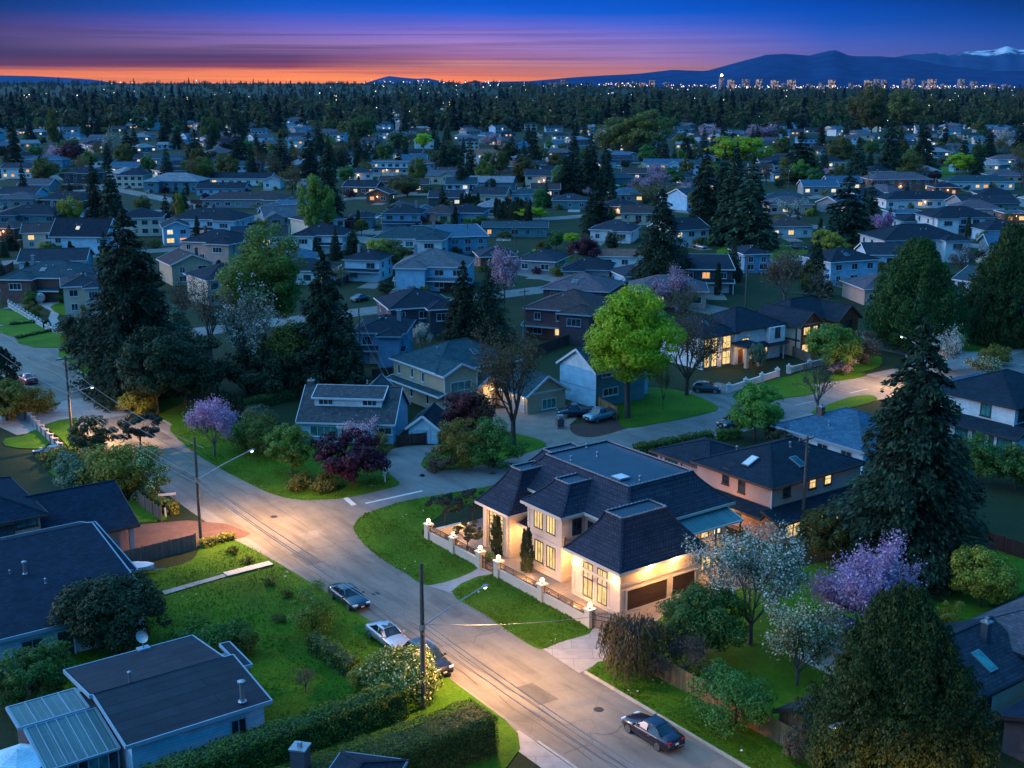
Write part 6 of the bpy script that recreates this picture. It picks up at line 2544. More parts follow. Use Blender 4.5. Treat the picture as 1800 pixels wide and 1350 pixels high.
pole('utility_pole', 'bare wooden pole between the rose house and the olive tree', xy(90.9, 75.4), 10.6, 1, rad=.16, armdir=ANG)
pole('utility_pole', 'thin pole with guy wires in front of the blue garage house', un(634, 655), hgt(634, 655, 540), 0, rad=.14)
pole('utility_pole', 'slim pale pole before the dark house with the orange porch', un(922, 612), hgt(922, 612, 508), 1, rad=.13)
pole('utility_pole', 'twin pole with white glow at the foot of the big budding tree', un(1310, 545), hgt(1310, 545, 448), 1, rad=.17)
pole('utility_pole', 'pole behind the teal roofed white bungalow', un(1384, 355), hgt(1384, 355, 290), 1, rad=.16, transformer=True)
pole('utility_pole', 'pole beside the brick multi-gable house', un(1524, 345), hgt(1524, 345, 292), 1, rad=.16)
pole('utility_pole', 'flag-topped pale pole over the long teal bungalow', un(822, 440), hgt(822, 440, 380), 0, rad=.14)
pole('utility_pole', 'far pole by the row of cypresses', un(905, 460), hgt(905, 460, 398), 1, rad=.14)
pole('utility_pole', 'white pole at the house with the pale eaves', un(546, 446), hgt(546, 446, 410), 0, rad=.16)
# the modern lamp among the cedar's boughs
t = thing('street_lamp', 'slim steel street lamp with pale head against the cedar', 'street lamp', (*un(1491, 1420), 0), ANG)
b = MB()
hh = hgt(1491, 1420, 1262)
b.tube([(0, 0, -.2), (0, 0, hh * .92), (-.5, 0, hh), (-1.5, 0, hh + .12)], [.09, .06, .05, .045], 8, METAL)
b.build('lamp_post', None, t)
b = MB()
b.obox((-1.85, 0, hh + .1), (.42, 0, -.03), (0, .13, 0), (0, 0, .06), METAL)
hd = b.build('lamp_head', None, t)
b = MB()
b.box(-2.1, -1.65, -.08, .08, hh + .0, hh + .035, BULB_WHITE)
b.build('lamp_glass', None, hd)


def wires(label, p, q, zs, offs, sag=.9, r=.018, zq=None):
    t = thing('power_line', label, 'power line', (p[0], p[1], 0), 0, 'overhead wires')
    dx, dy = q[0] - p[0], q[1] - p[1]
    L = math.hypot(dx, dy)
    nx, ny = -dy / L, dx / L
    for i, (z, o) in enumerate(zip(zs, offs)):
        b = MB()
        e = (zq[i] if zq else z)
        pts = [(dx * s + nx * o, dy * s + ny * o, z + (e - z) * s - 4 * sag * s * (1 - s)) for s in np.linspace(0, 1, 15)]
        b.tube(pts, r, 4)
        b.build('wire', M_WIRE, t)


M_WIRE = plain('wire', (.22, .21, .21), .5, var=.1)
wires('three wires from the pole by the black car to the junction lamp pole', xy(42.3, 68.6), xy(42.1, 109.3), (6.9, 6.4, 6.0), (0, .1, -.1), .5, .03)
wires('wires from the junction lamp pole to the leaning pole', xy(42.1, 109.3), xy(42.1, 150), (9.6, 9.5, 6.9, 6.3), (-.9, .9, 0, .1), .7, .025, (9.4, 9.4, 6.8, 6.4))
wires('wires running on from the leaning pole up the road', xy(42.1, 150), xy(42.1, 196), (9.4, 9.4, 6.8), (-.9, .9, 0), .8, .025)
wires('wires from the pole by the black car off the bottom edge', xy(42.3, 68.6), xy(42.3, 31.5), (6.9, 6.4, 6.0), (0, .1, -.1), .5, .025)
wires('service wire from the junction pole across the road to the corner lawn', xy(42.3, 68.6), xy(59, 64), (6.6,), (0,), .5, .02, (5.0,))
wires('guy wires from the thin pole to the beige house', un(634, 655), un(690, 690, 2.9), (9.6, 6.6), (0, .2), .5, .02, (4.6, 3.2))
wires('long wires between the far poles above the conifers', un(1384, 355), un(1524, 345), (12.6, 11.8), (-.5, .5), .9, .05, (10.4, 9.8))
wires('wires running left from the pole behind the teal roof', un(1384, 355), un(1250, 352), (12.6, 11.8, 9), (-.5, .5, 0), .9, .05, (13, 12, 9))
wires('wires running right from the pole by the brick house', un(1524, 345), un(1700, 340), (10.4, 9.8), (-.5, .5), .9, .05, (9, 8.6))


# ------------------------------------------------------------------ fences and low walls
M_FENCE = coursed('fence_boards', (.30, .16, .07), .15, 9, .012, .2, .55, .85, bump=.4)
M_FENCE_G = coursed('grey_fence_boards', (.17, .14, .12), .15, 9, .012, .22, .55, .9, bump=.4)
M_FENCE_R = coursed('red_brown_fence_boards', (.11, .045, .04), .15, 9, .012, .22, .55, .9, bump=.4)


def fence(label, pts, h, mat, step=2.4, cap=True):
    t = thing('wooden_fence', label, 'fence', (pts[0][0], pts[0][1], 0))
    b = MB()
    ox, oy = pts[0]
    rg_ = np.random.default_rng(int(abs(ox * 13)) + 1)
    for (x0, y0), (x1, y1) in zip(pts, pts[1:]):
        L = math.hypot(x1 - x0, y1 - y0)
        d = Vector(((x1 - x0) / L, (y1 - y0) / L, 0))
        n = Vector((-d.y, d.x, 0))
        k = max(1, int(L / .155))
        for i in range(k):
            c = Vector((x0 - ox, y0 - oy, 0)) + d * (L * (i + .5) / k)
            hh = h + rg_.normal() * .012
            b.obox(c + Vector((0, 0, hh / 2)) + n * (rg_.normal() * .006), d * (L / k * .46), n * .012, (0, 0, hh / 2))
        for z in (.3, h - .25):
            c = Vector((x0 - ox, y0 - oy, z)) + d * L / 2 + n * .035
            b.obox(c, d * L / 2, n * .02, (0, 0, .045))
    b.build('boards', mat, t)
    for (x0, y0), (x1, y1) in zip(pts, pts[1:]):
        L = math.hypot(x1 - x0, y1 - y0)
        k = max(1, round(L / step))
        for i in range(k + 1):
            p = MB()
            x, y = x0 + (x1 - x0) * i / k - ox, y0 + (y1 - y0) * i / k - oy
            p.box(x - .06, x + .06, y - .06, y + .06, 0, h + .1)
            p.box(x - .08, x + .08, y - .08, y + .08, h + .1, h + .14)
            p.build('fence_post', mat, t)
    return t


fence('tall orange lit board fence along the lawn at the lower right', [xy(59.2, 65.8), xy(59.3, 41)], 1.75, M_FENCE)
fence('grey board fence beside the red paving, west of the lawn', px((204, 1001), (345, 966)), 1.6, M_FENCE_G)
fence('dark board fence below the yellow bushes at the left', px((243, 888), (284, 917)), 1.5, M_FENCE_G)
fence('low red brown fence joining the cottage and the shed', px((697, 786), (778, 777)), 1.5, M_FENCE_R)
fence('orange board fence between the pickups and the blue house', px((1004, 692), (1084, 737)), 1.7, M_FENCE)
fence('dark red fence below the house with the orange porch', px((922, 632), (1014, 600)), 1.7, M_FENCE_R)
fence('brown fence behind the beige house', px((655, 668), (690, 664)), 1.7, M_FENCE_R)
fence('pale board fence between the two lit houses', px((1362, 612), (1425, 640)), 1.7, M_FENCE_G)
fence('dark fence behind the tall conifer by the white house', px((1690, 950), (1800, 985)), 1.7, M_FENCE_R)
fence('dark fence before the brick house at the upper left', px((5, 522), (118, 530)), 1.5, M_FENCE_R)


def low_wall(name, label, pts, h, mat, step=3.2, pillar=.5, ball=True, pick=False, cat='wall'):
    t = thing(name, label, cat, (pts[0][0], pts[0][1], 0))
    ox, oy = pts[0]
    b = MB()
    for (x0, y0), (x1, y1) in zip(pts, pts[1:]):
        L = math.hypot(x1 - x0, y1 - y0)
        d = Vector(((x1 - x0) / L, (y1 - y0) / L, 0))
        n = Vector((-d.y, d.x, 0))
        a = Vector((x0 - ox, y0 - oy, 0))
        if pick:
            b.obox(a + d * L / 2 + Vector((0, 0, h - .07)), d * L / 2, n * .09, (0, 0, .06))
            b.obox(a + d * L / 2 + Vector((0, 0, .1)), d * L / 2, n * .1, (0, 0, .1))
            k = max(2, int(L / .26))
            for i in range(k):
                c = a + d * (L * (i + .5) / k)
                b.lathe([(.05, 0), (.08, .12), (.045, .32), (.07, h - .4)], 6, (c.x, c.y, .2))
        else:
            b.obox(a + d * L / 2 + Vector((0, 0, h / 2)), d * L / 2, n * .12, (0, 0, h / 2))
            b.obox(a + d * L / 2 + Vector((0, 0, h + .03)), d * L / 2, n * .17, (0, 0, .035))
    b.build('wall', mat, t)
    for (x0, y0), (x1, y1) in zip(pts, pts[1:]):
        L = math.hypot(x1 - x0, y1 - y0)
        k = max(1, round(L / step))
        for i in range(k + 1):
            p = MB()
            x, y = x0 + (x1 - x0) * i / k - ox, y0 + (y1 - y0) * i / k - oy
            q = pillar / 2
            p.box(x - q, x + q, y - q, y + q, 0, h + .25)
            p.box(x - q - .06, x + q + .06, y - q - .06, y + q + .06, h + .25, h + .34)
            if ball:
                p.lathe([(.06, 0), (.17, .1), (.17, .22), (.05, .34)], 8, (x, y, h + .34))
            p.build('pillar', mat, t)
    return t


WHITEW = plain('white_masonry', (.62, .60, .58), .8, var=.1, dirt=.15)
low_wall('garden_wall', 'white garden wall with pillars before the lit portico house', px((1281, 690), (1366, 662)), .9, WHITEW, 4.5, .6)
low_wall('garden_wall', 'white garden wall beyond the footpath of the lit portico house', px((1386, 656), (1458, 638)), .9, WHITEW, 5, .6)
low_wall('balustrade', 'white balustrade in front of the upper left lawns', px((16, 540), (78, 578), (128, 598)), .9, WHITEW, 2.4, .34, pick=True)
low_wall('picket_wall', 'grey picket wall with dark posts at the left lawn', px((46, 735), (108, 797)), 1.0, plain('grey_masonry', (.30, .29, .30), .8, var=.12), 2.3, .42, ball=False, cat='wall')
low_wall('gate_piers', 'white gate piers among the lit yellow bushes', px((8, 738), (32, 728)), 1.0, WHITEW, 5, .5)


# ------------------------------------------------------------------ small things
def mailbox(label, pxl, pyl, rot):
    t = thing('mailbox', label, 'mailbox', (*un(pxl, pyl), 0), rot)
    b = MB()
    b.box(-.06, .06, -.06, .06, 0, 1.05, TRIM)
    b.box(-.30, .10, -.05, .05, .80, .90, TRIM)
    b.build('post', None, t)
    b = MB()
    prof = [(-.13, 0), (-.13, .16), (-.09, .25), (0, .29), (.09, .25), (.13, .16), (.13, 0)]
    for (y0, z0), (y1, z1) in zip(prof, prof[1:]):
        b.poly([(-.32, y0, 1.05 + z0), (.2, y0, 1.05 + z0), (.2, y1, 1.05 + z1), (-.32, y1, 1.05 + z1)], TRIM)
    b.poly([(.2, y, 1.05 + z) for y, z in prof], TRIM)
    b.poly([(-.32, y, 1.05 + z) for y, z in prof[::-1]], METAL)
    b.box(-.32, .2, -.13, .13, 1.03, 1.06, TRIM)
    b.build('box', None, t)


mailbox('white mailbox at the corner lawn below the red maple', 573, 852, 1.2)
mailbox('white mailbox at the cottage drive', 677, 848, .4)
t = thing('footbridge', 'pale plank footbridge at the end of the garden path', 'footbridge', (*un(437, 1003), 0), math.atan2(un(463, 996)[1] - un(412, 1009)[1], un(463, 996)[0] - un(412, 1009)[0]))
b = MB()
for i in range(14):
    b.box(-2.3 + i * .33, -2.0 + i * .33, -.5, .5, .20, .25, TRIM_BEIGE)
b.build('planks', None, t)
b = MB()
for y in (-.42, .42):
    b.box(-2.35, 2.35, y - .06, y + .06, .02, .20, M_POLE)
b.build('beams', None, t)
t = thing('patio_umbrella', 'pale blue patio umbrella at the lower left corner', 'umbrella', (*un(38, 1390), 0), .3)
b = MB()
k = 8
for i in range(k):
    a0, a1 = 2 * math.pi * i / k, 2 * math.pi * (i + 1) / k
    b.poly([(0, 0, 2.9), (2.0 * math.cos(a0), 2.0 * math.sin(a0), 2.25), (2.0 * math.cos(a1), 2.0 * math.sin(a1), 2.25)], WM['ice'])
    b.poly([(2.0 * math.cos(a0), 2.0 * math.sin(a0), 2.25), (2.0 * math.cos(a0), 2.0 * math.sin(a0), 2.1), (2.0 * math.cos(a1), 2.0 * math.sin(a1), 2.1), (2.0 * math.cos(a1), 2.0 * math.sin(a1), 2.25)], WM['ice'])
b.build('canopy', None, t)
b = MB()
b.tube([(0, 0, 0), (0, 0, 2.95)], .03, 6, METAL)
b.lathe([(.3, 0), (.3, .08), (.05, .12)], 10, (0, 0, 0), METAL)
b.build('pole', None, t)
t = thing('sign_board', 'blank white board above the yellow lit hedge', 'sign', (*un(296, 902), 0), .3)
b = MB()
b.box(-.9, .9, -.03, .03, 1.95, 2.2, TRIM)
b.build('board', None, t)
for x in (-.75, .75):
    b = MB()
    b.box(x - .04, x + .04, -.05, .05, 0, 2.0, M_POLE)
    b.build('post', None, t)
t = thing('bollard', 'short white post beside the left road at the fence end', 'bollard', (*un(291, 909), 0))
b = MB()
b.lathe([(.11, 0), (.11, .95), (.07, 1.02)], 10, (0, 0, 0), TRIM)
b.build('post', None, t)
# pallet-like lantern stand on the paved drive
t = thing('trailer_winch', 'grey steel trailer stand on the paved drive before the pickup', 'stand', (*un(985, 752), 0), .2)
b = MB()
for y in (-.5, .5):
    b.tube([(-.5, y, 0), (-.5, y, 1.3), (-.3, y, 1.6), (.3, y, 1.6), (.5, y, 1.3), (.5, y, 0)], .05, 6, METAL)
b.box(-.5, .5, -.5, .5, .1, .2, METAL)
b.box(-.35, .35, -.4, .4, 1.5, 1.75, METAL)
b.build('frame', None, t)
b = MB()
b.box(-.4, .4, -.42, .42, .25, 1.2, WM['dark'])
b.build('box', None, t)
t = thing('garden_ball', 'pale stone ball on the terrace of the upper left brick house', 'ornament', (*un(71, 533), 0))
b = MB()
b.lathe([(.5, 0), (.5, .15), (.25, .2)] + [(1.05 * math.sin(q), 1.15 - 1.05 * math.cos(q)) for q in np.linspace(.35, 3.1, 9)], 14, (0, 0, 0), WHITEW)
b.build('ball', None, t, smooth=True)
# ------------------------------------------------------------------ hedges
hedge('hedge', [xy(42.9, 62.0), xy(24, 62.0)], 3.5, 2.8, 'great clipped hedge in front of the road at the bottom', leaf=.085, dens=190)
hedge('hedge', [xy(40.5, 69.0), xy(19, 68.4)], 2.2, 2.3, 'shaggy dark hedge beside the grey roofed bungalow', 'hedge', leaf=.12, dens=110, round_top=.5)
hedge('hedge', [un(550, 1112, 1.5), un(622, 1160, 1.5)], 1.3, 1.6, 'square hedge at the edge of the big lawn', leaf=.13)
hedge('hedge', px((428, 722), (520, 700), (620, 672)), 1.6, 1.5, 'long green hedge behind the cottage', 'green', leaf=.16)
hedge('hedge', px((1248, 775), (1118, 800)), 1.5, 1.3, 'low clipped hedge between the mansion and the side road', 'hedge')
hedge('hedge', px((1262, 772), (1300, 770)), 1.4, 1.2, 'short hedge under the black off-roader', 'hedge')
hedge('hedge', px((272, 890), (306, 905)), 1.1, 1.3, 'yellow lit hedge beside the road at the left fence', 'gold')
hedge('hedge', px((35, 722), (82, 712)), 1.0, .9, 'small lit hedge by the left driveway', 'gold')
hedge('hedge', px((355, 962), (408, 948)), 1.2, .7, 'low bright hedge beside the junction lamp pole', 'gold')
hedge('hedge', px((18, 572), (85, 566)), .7, .5, 'first strip of hedge between the upper left lawns', 'yew')
hedge('hedge', px((30, 596), (95, 582)), .7, .5, 'second strip of hedge between the upper left lawns', 'yew')
hedge('hedge', px((640, 700), (560, 706)), 1.0, 1.0, 'little hedge at the back of the cottage', 'yew')

# ------------------------------------------------------------------ trees one can single out
H = hero
H('fir', 1592, 1010, 560, 300, 'conifer_tree', 'tallest dark conifer, right of the rose stucco house', dens=1.9, r=7.6)
H('cedar', 1562, 1400, 1050, 310, 'cedar_tree', 'big dense cedar in the lower right foreground', dens=2.2, h=13.6, r=5.2)
H('yew', 205, 1150, 1012, 196, 'evergreen_tree', 'broad round dark evergreen between the two low roofed houses', dens=1.3)
H('fir', 238, 690, 368, 215, 'conifer_tree', 'massive dark conifer left of the centre, over the dark grove', dens=1.6)
H('fir', 575, 690, 442, 150, 'conifer_tree', 'dark conifer at the right end of the dark grove', dens=1.2)
H('fir', 815, 605, 458, 84, 'conifer_tree', 'left one of the conifer pair above the beige house')
H('fir', 858, 606, 470, 104, 'conifer_tree', 'right one of the conifer pair above the beige house')
H('fir', 1160, 512, 332, 128, 'conifer_tree', 'dark conifer with bare lower trunk above the bright green tree', dens=1.2)
H('maple', 1103, 735, 502, 176, 'leafy_tree', 'bright lime green maple in the middle of the picture', dens=1.7)
H('budding', 902, 782, 580, 130, 'budding_tree', 'olive budding tree with bare limbs before the beige house', dens=.75)
H('budding', 1207, 695, 548, 112, 'budding_tree', 'thin budding tree right of the lime green maple', dens=.9)
H('bare', 1378, 545, 440, 138, 'budding_tree', 'wide pinkish brown tree behind the timber gabled house', dens=1.7)
H('fir', 1432, 520, 412, 56, 'conifer_tree', 'small narrow fir beside the pinkish brown tree', dens=.6)
H('cedar', 1602, 612, 425, 158, 'cedar_tree', 'dense dark cedar behind the tallest conifer', dens=1.2)
H('cedar', 1766, 606, 402, 140, 'cedar_tree', 'dark cedar with a clear trunk on the bright lawn at the right', dens=1.1)
H('fresh', 1326, 775, 678, 92, 'leafy_tree', 'fresh green street tree over the parked cars', dens=.7)
H('bare', 1436, 735, 628, 66, 'budding_tree', 'thin bare tree beside the road before the white garden wall', dens=.7)
H('fresh', 1462, 655, 572, 92, 'leafy_tree', 'yellow green tree in front of the timber gabled house', dens=.8)
H('white', 1655, 650, 588, 80, 'blossom_tree', 'white blossom tree at the road, right of the tallest conifer', dens=.7)
H('purple', 378, 802, 708, 78, 'blossom_tree', 'purple magnolia on the corner lawn by the junction lamp', dens=.8)
H('purple', 1518, 1160, 975, 172, 'blossom_tree', 'large purple blossom tree above the cedar', dens=1.5)
H('whitethin', 1318, 1135, 940, 205, 'blossom_tree', 'large pale blossom tree against the terrace of the mansion', dens=2.4)
H('cream', 1400, 1208, 1072, 128, 'blossom_tree', 'cream blossom tree on the dark lawn left of the cedar', dens=1.0)
H('round', 1236, 1150, 1030, 146, 'leafy_tree', 'bright green leafy tree beside the garage doors', dens=1.0)
H('weeping', 1116, 1180, 1082, 126, 'weeping_tree', 'brown weeping tree at the end of the driveway', dens=1.0)
H('bare', 1205, 1195, 1115, 120, 'shrub', 'leafless brown shrub behind the orange fence', 'shrub', 1.3)
H('shrub_green', 1288, 1282, 1165, 126, 'shrub', 'big green shrub over the orange fence', 'shrub', 1.2)
H('shrub_cream', 1240, 1205, 1172, 46, 'shrub', 'white flowering shrub on the orange fence', 'shrub', .5)
H('shrub_bud', 1398, 1345, 1270, 56, 'shrub', 'brown flowering shrub at the fence beside the shed', 'shrub', .6)
H('redtree', 622, 850, 772, 118, 'red_leaf_tree', 'wine red maple in front of the cottage', dens=.42)
H('redtree', 826, 765, 690, 92, 'red_leaf_tree', 'wine red maple before the great window of the beige house', dens=.7)
H('pink', 635, 790, 745, 66, 'blossom_tree', 'small pink tree under the cottage windows', dens=.4)
H('shrub_gold', 810, 822, 738, 80, 'shrub', 'yellow green shrub on the island lawn', 'shrub', 1.0)
H('shrub_green', 868, 822, 742, 92, 'shrub', 'dark leafy shrub beside the yellow green one', 'shrub', 1.0)
H('shrub_bud', 772, 826, 786, 54, 'shrub', 'plum brown shrub at the cottage driveway', 'shrub', .5)
H('fresh', 514, 840, 745, 76, 'leafy_tree', 'loose light green tree at the left of the cottage', dens=.35)
H('shrub_green', 432, 790, 728, 66, 'shrub', 'round green shrub right of the purple magnolia', 'shrub', .7)
H('shrub_olive', 470, 800, 728, 76, 'shrub', 'olive shrub between magnolia and cottage', 'shrub', .7)
H('teal', 455, 760, 715, 60, 'shrub', 'silvery shrub behind the olive one', 'shrub', .4)
H('shrub_gold', 673, 800, 758, 34, 'shrub', 'small yellow shrub at the cottage corner', 'shrub', .4)
H('shrub_red', 551, 785, 770, 18, 'shrub', 'tiny red bush beside the cottage steps', 'shrub', .3)
H('shrub_olive', 560, 862, 838, 70, 'shrub', 'flat border plants on the corner lawn', 'shrub', .5)
H('pine', 248, 795, 732, 92, 'pine_tree', 'twisted open pine beside the road at the left', dens=.9)
H('shrub_gold', 222, 868, 778, 132, 'shrub', 'big yellow lit bush beside the left road', 'shrub', 1.4)
H('teal', 148, 865, 805, 104, 'shrub', 'silvery green bush left of the yellow one', 'shrub', .9)
H('shrub_cream', 268, 880, 795, 62, 'shrub', 'flowering bush at the road edge', 'shrub', .7)
H('yew', 166, 802, 735, 66, 'shrub', 'clipped dark evergreen beside the pine', 'shrub', .5)
H('gold', 12, 740, 668, 84, 'leafy_tree', 'golden lit tree at the left edge', dens=.6)
H('shrub_gold', 66, 728, 676, 60, 'shrub', 'golden lit bush beside the red car', 'shrub', .6)
H('column', -2, 690, 610, 50, 'cypress_tree', 'brown lit cypress at the left edge', dens=1.2, r=3.0)
H('shrub_olive', 100, 815, 792, 70, 'shrub', 'low spreading shrub by the dark car', 'shrub', .4)
H('round', 58, 1235, 1148, 116, 'leafy_tree', 'green leafy bush between the two low houses at the left', dens=.8)
H('shrub_green', 425, 1152, 1092, 66, 'shrub', 'green shrub behind the dish on the lawn', 'shrub', .6)
H('shrub_green', 360, 1155, 1105, 110, 'shrub', 'dark spreading shrub behind the grey roof', 'shrub', .6)
H('shrub_fresh', 552, 1110, 1038, 76, 'shrub', 'light green shrub at the end of the square hedge', 'shrub', .7)
H('bare', 538, 1218, 1175, 40, 'budding_tree', 'tiny bare sapling on the big lawn', dens=.35)
H('shrub_cream', 705, 1225, 1148, 128, 'shrub', 'yellow flowering bush behind the lamp pole', 'shrub', 1.4)
H('shrub_gold', 640, 1215, 1165, 60, 'shrub', 'yellow bush at the end of the shaggy hedge', 'shrub', .6)
H('shrub_olive', 490, 1095, 1080, 26, 'shrub', 'little clump in the middle of the lawn', 'shrub', .3)
for i, (a, b_) in enumerate(((408, 975), (436, 992), (476, 1030), (505, 1052))):
    H('shrub_olive', a, b_, b_ - 14, 22, 'grass_clump', 'clump of rushes on the bank, number %s from the footbridge' % ('one', 'two', 'three', 'four')[i], 'plant', .2)
H('gold', 1722, 1070, 965, 112, 'leafy_tree', 'yellow green tree by the lower right lawn', dens=.8)
H('olive', 1448, 985, 898, 96, 'leafy_tree', 'lit olive tree beside the bare pole', dens=.8)
H('round', 1718, 850, 770, 70, 'leafy_tree', 'green tree before the white house at the right', dens=.5)
H('round', 1785, 860, 790, 90, 'leafy_tree', 'leafy tree at the right edge under the white house', dens=.5)
H('shrub_red', 1490, 1150, 1122, 36, 'shrub', 'dark red bush below the purple tree', 'shrub', .3)
H('shrub_gold', 1665, 1105, 1062, 46, 'shrub', 'yellow bush above the mauve roof', 'shrub', .4)
H('yew', 1380, 790, 748, 66, 'shrub', 'dark round bush beside the black off-roader', 'shrub', .4)
H('shrub_gold', 1745, 640, 612, 56, 'shrub', 'golden bush beside the road at the right', 'shrub', .4)
H('cream', 1735, 660, 632, 60, 'blossom_tree', 'low white flowering tree before the blue roof at the right', dens=.4)
H('shrub_bud', 1515, 640, 580, 60, 'shrub', 'thicket between the timber house and the conifer', 'shrub', .5)
H('pink', 1475, 660, 632, 44, 'blossom_tree', 'low pink shrub under the yellow green tree', dens=.3)
H('shrub_red', 742, 838, 834, 8, 'shrub', 'tiny plant at the drive end', 'shrub', .2)
# cypress cones and cloud-pruned pines in the mansion's garden
H('column', 873, 976, 905, 20, 'columnar_cypress', 'slim cypress cone left of the mansion door', dens=.9)
H('column', 926, 1005, 930, 22, 'columnar_cypress', 'slim cypress cone right of the mansion door', dens=.9)
H('pine', 783, 925, 868, 62, 'pine_tree', 'cloud pruned pine behind the first lamp pillars', dens=.8)
H('pine', 832, 915, 862, 54, 'pine_tree', 'cloud pruned pine at the corner of the mansion', dens=.8)
H('pine', 822, 968, 918, 58, 'pine_tree', 'low cloud pruned pine before the pavilion window', dens=.8)
H('shrub_hedge', 855, 985, 972, 34, 'shrub', 'small clipped shrub by the garden gate', 'shrub', .3)
for i in range(8):
    a = 352 + i * 10.4
    H('column', a, 728 + i * 2.6, 668 + i * 4.2, 13, 'columnar_cypress', 'thin dark cypress in the row behind the purple magnolia', dens=.35, group='row of thin cypresses')
# the dark grove left of centre
for k_, pxl, pb, pt, pw, nm, lab, dn in (
        ('yew', 278, 728, 575, 130, 'evergreen_tree', 'dark bushy evergreen at the road side of the grove', 1.0), ('fir', 215, 715, 560, 90, 'conifer_tree', 'shaggy conifer at the left end of the grove', .8),
        ('yew', 328, 716, 580, 140, 'evergreen_tree', 'wide dark evergreen in front of the grove', 1.0), ('yew', 485, 688, 598, 170, 'evergreen_tree', 'low dark evergreen at the middle of the grove', 1.0),
        ('yew', 565, 678, 590, 120, 'evergreen_tree', 'dark evergreen at the right front of the grove', .8), ('teal', 305, 640, 535, 80, 'leafy_tree', 'grey leaved tree rising from the grove', .6),
        ('whitethin', 435, 690, 505, 128, 'blossom_tree', 'white blossom tree rising from the dark grove', .9), ('bare', 372, 640, 490, 90, 'budding_tree', 'amber lit bare tree behind the grove', .8),
        ('fresh', 466, 620, 404, 156, 'leafy_tree', 'tall light green tree behind the dark grove', 1.3), ('bare', 585, 660, 545, 80, 'budding_tree', 'bare grey tree before the dark conifer of the grove', .8),
        ('olive', 505, 690, 560, 110, 'leafy_tree', 'olive tree in the back of the grove', .7), ('shrub_gold', 245, 730, 690, 60, 'shrub', 'lit roadside bush under the grove', .6), ('shrub_olive', 190, 690, 650, 60, 'shrub', 'roadside bush at the left end of the grove', .5),
        ('yew', 150, 640, 550, 80, 'evergreen_tree', 'dark bush beside the colonnade house', .6), ('shrub_olive', 130, 600, 560, 50, 'shrub', 'garden shrub by the white balustrade', .4), ('shrub_olive', 60, 555, 530, 30, 'shrub', 'round shrub behind the balustrade', .3),
        ('fir', 620, 700, 560, 60, 'conifer_tree', 'slim dark conifer beside the blue garage house', .5)):
    H(k_, pxl, pb, pt, pw, nm, lab, 'shrub' if nm == 'shrub' else 'tree', dn)

HERO_IDS = set(id(t[0]) for t in TREES)
# ------------------------------------------------------------------ the houses of the middle distance
HOUSES = []          # (root, description, photo x, photo y)
WORDS_W = {'white': 'white', 'ice': 'pale blue', 'sky': 'sky blue', 'blue': 'dark blue', 'teal': 'teal', 'grey': 'grey', 'dark': 'charcoal', 'beige': 'beige', 'pink': 'rose', 'cream': 'cream', 'brick': 'brick', 'wood': 'cedar', 'plum': 'plum'}
WORDS_R = {'navy': 'navy', 'slate': 'slate', 'teal': 'teal', 'grey': 'grey', 'pale': 'pale grey', 'brown': 'brown', 'mauve': 'mauve', 'terra': 'terracotta', 'blue': 'blue', 'mossy': 'mossy', 'black': 'black'}


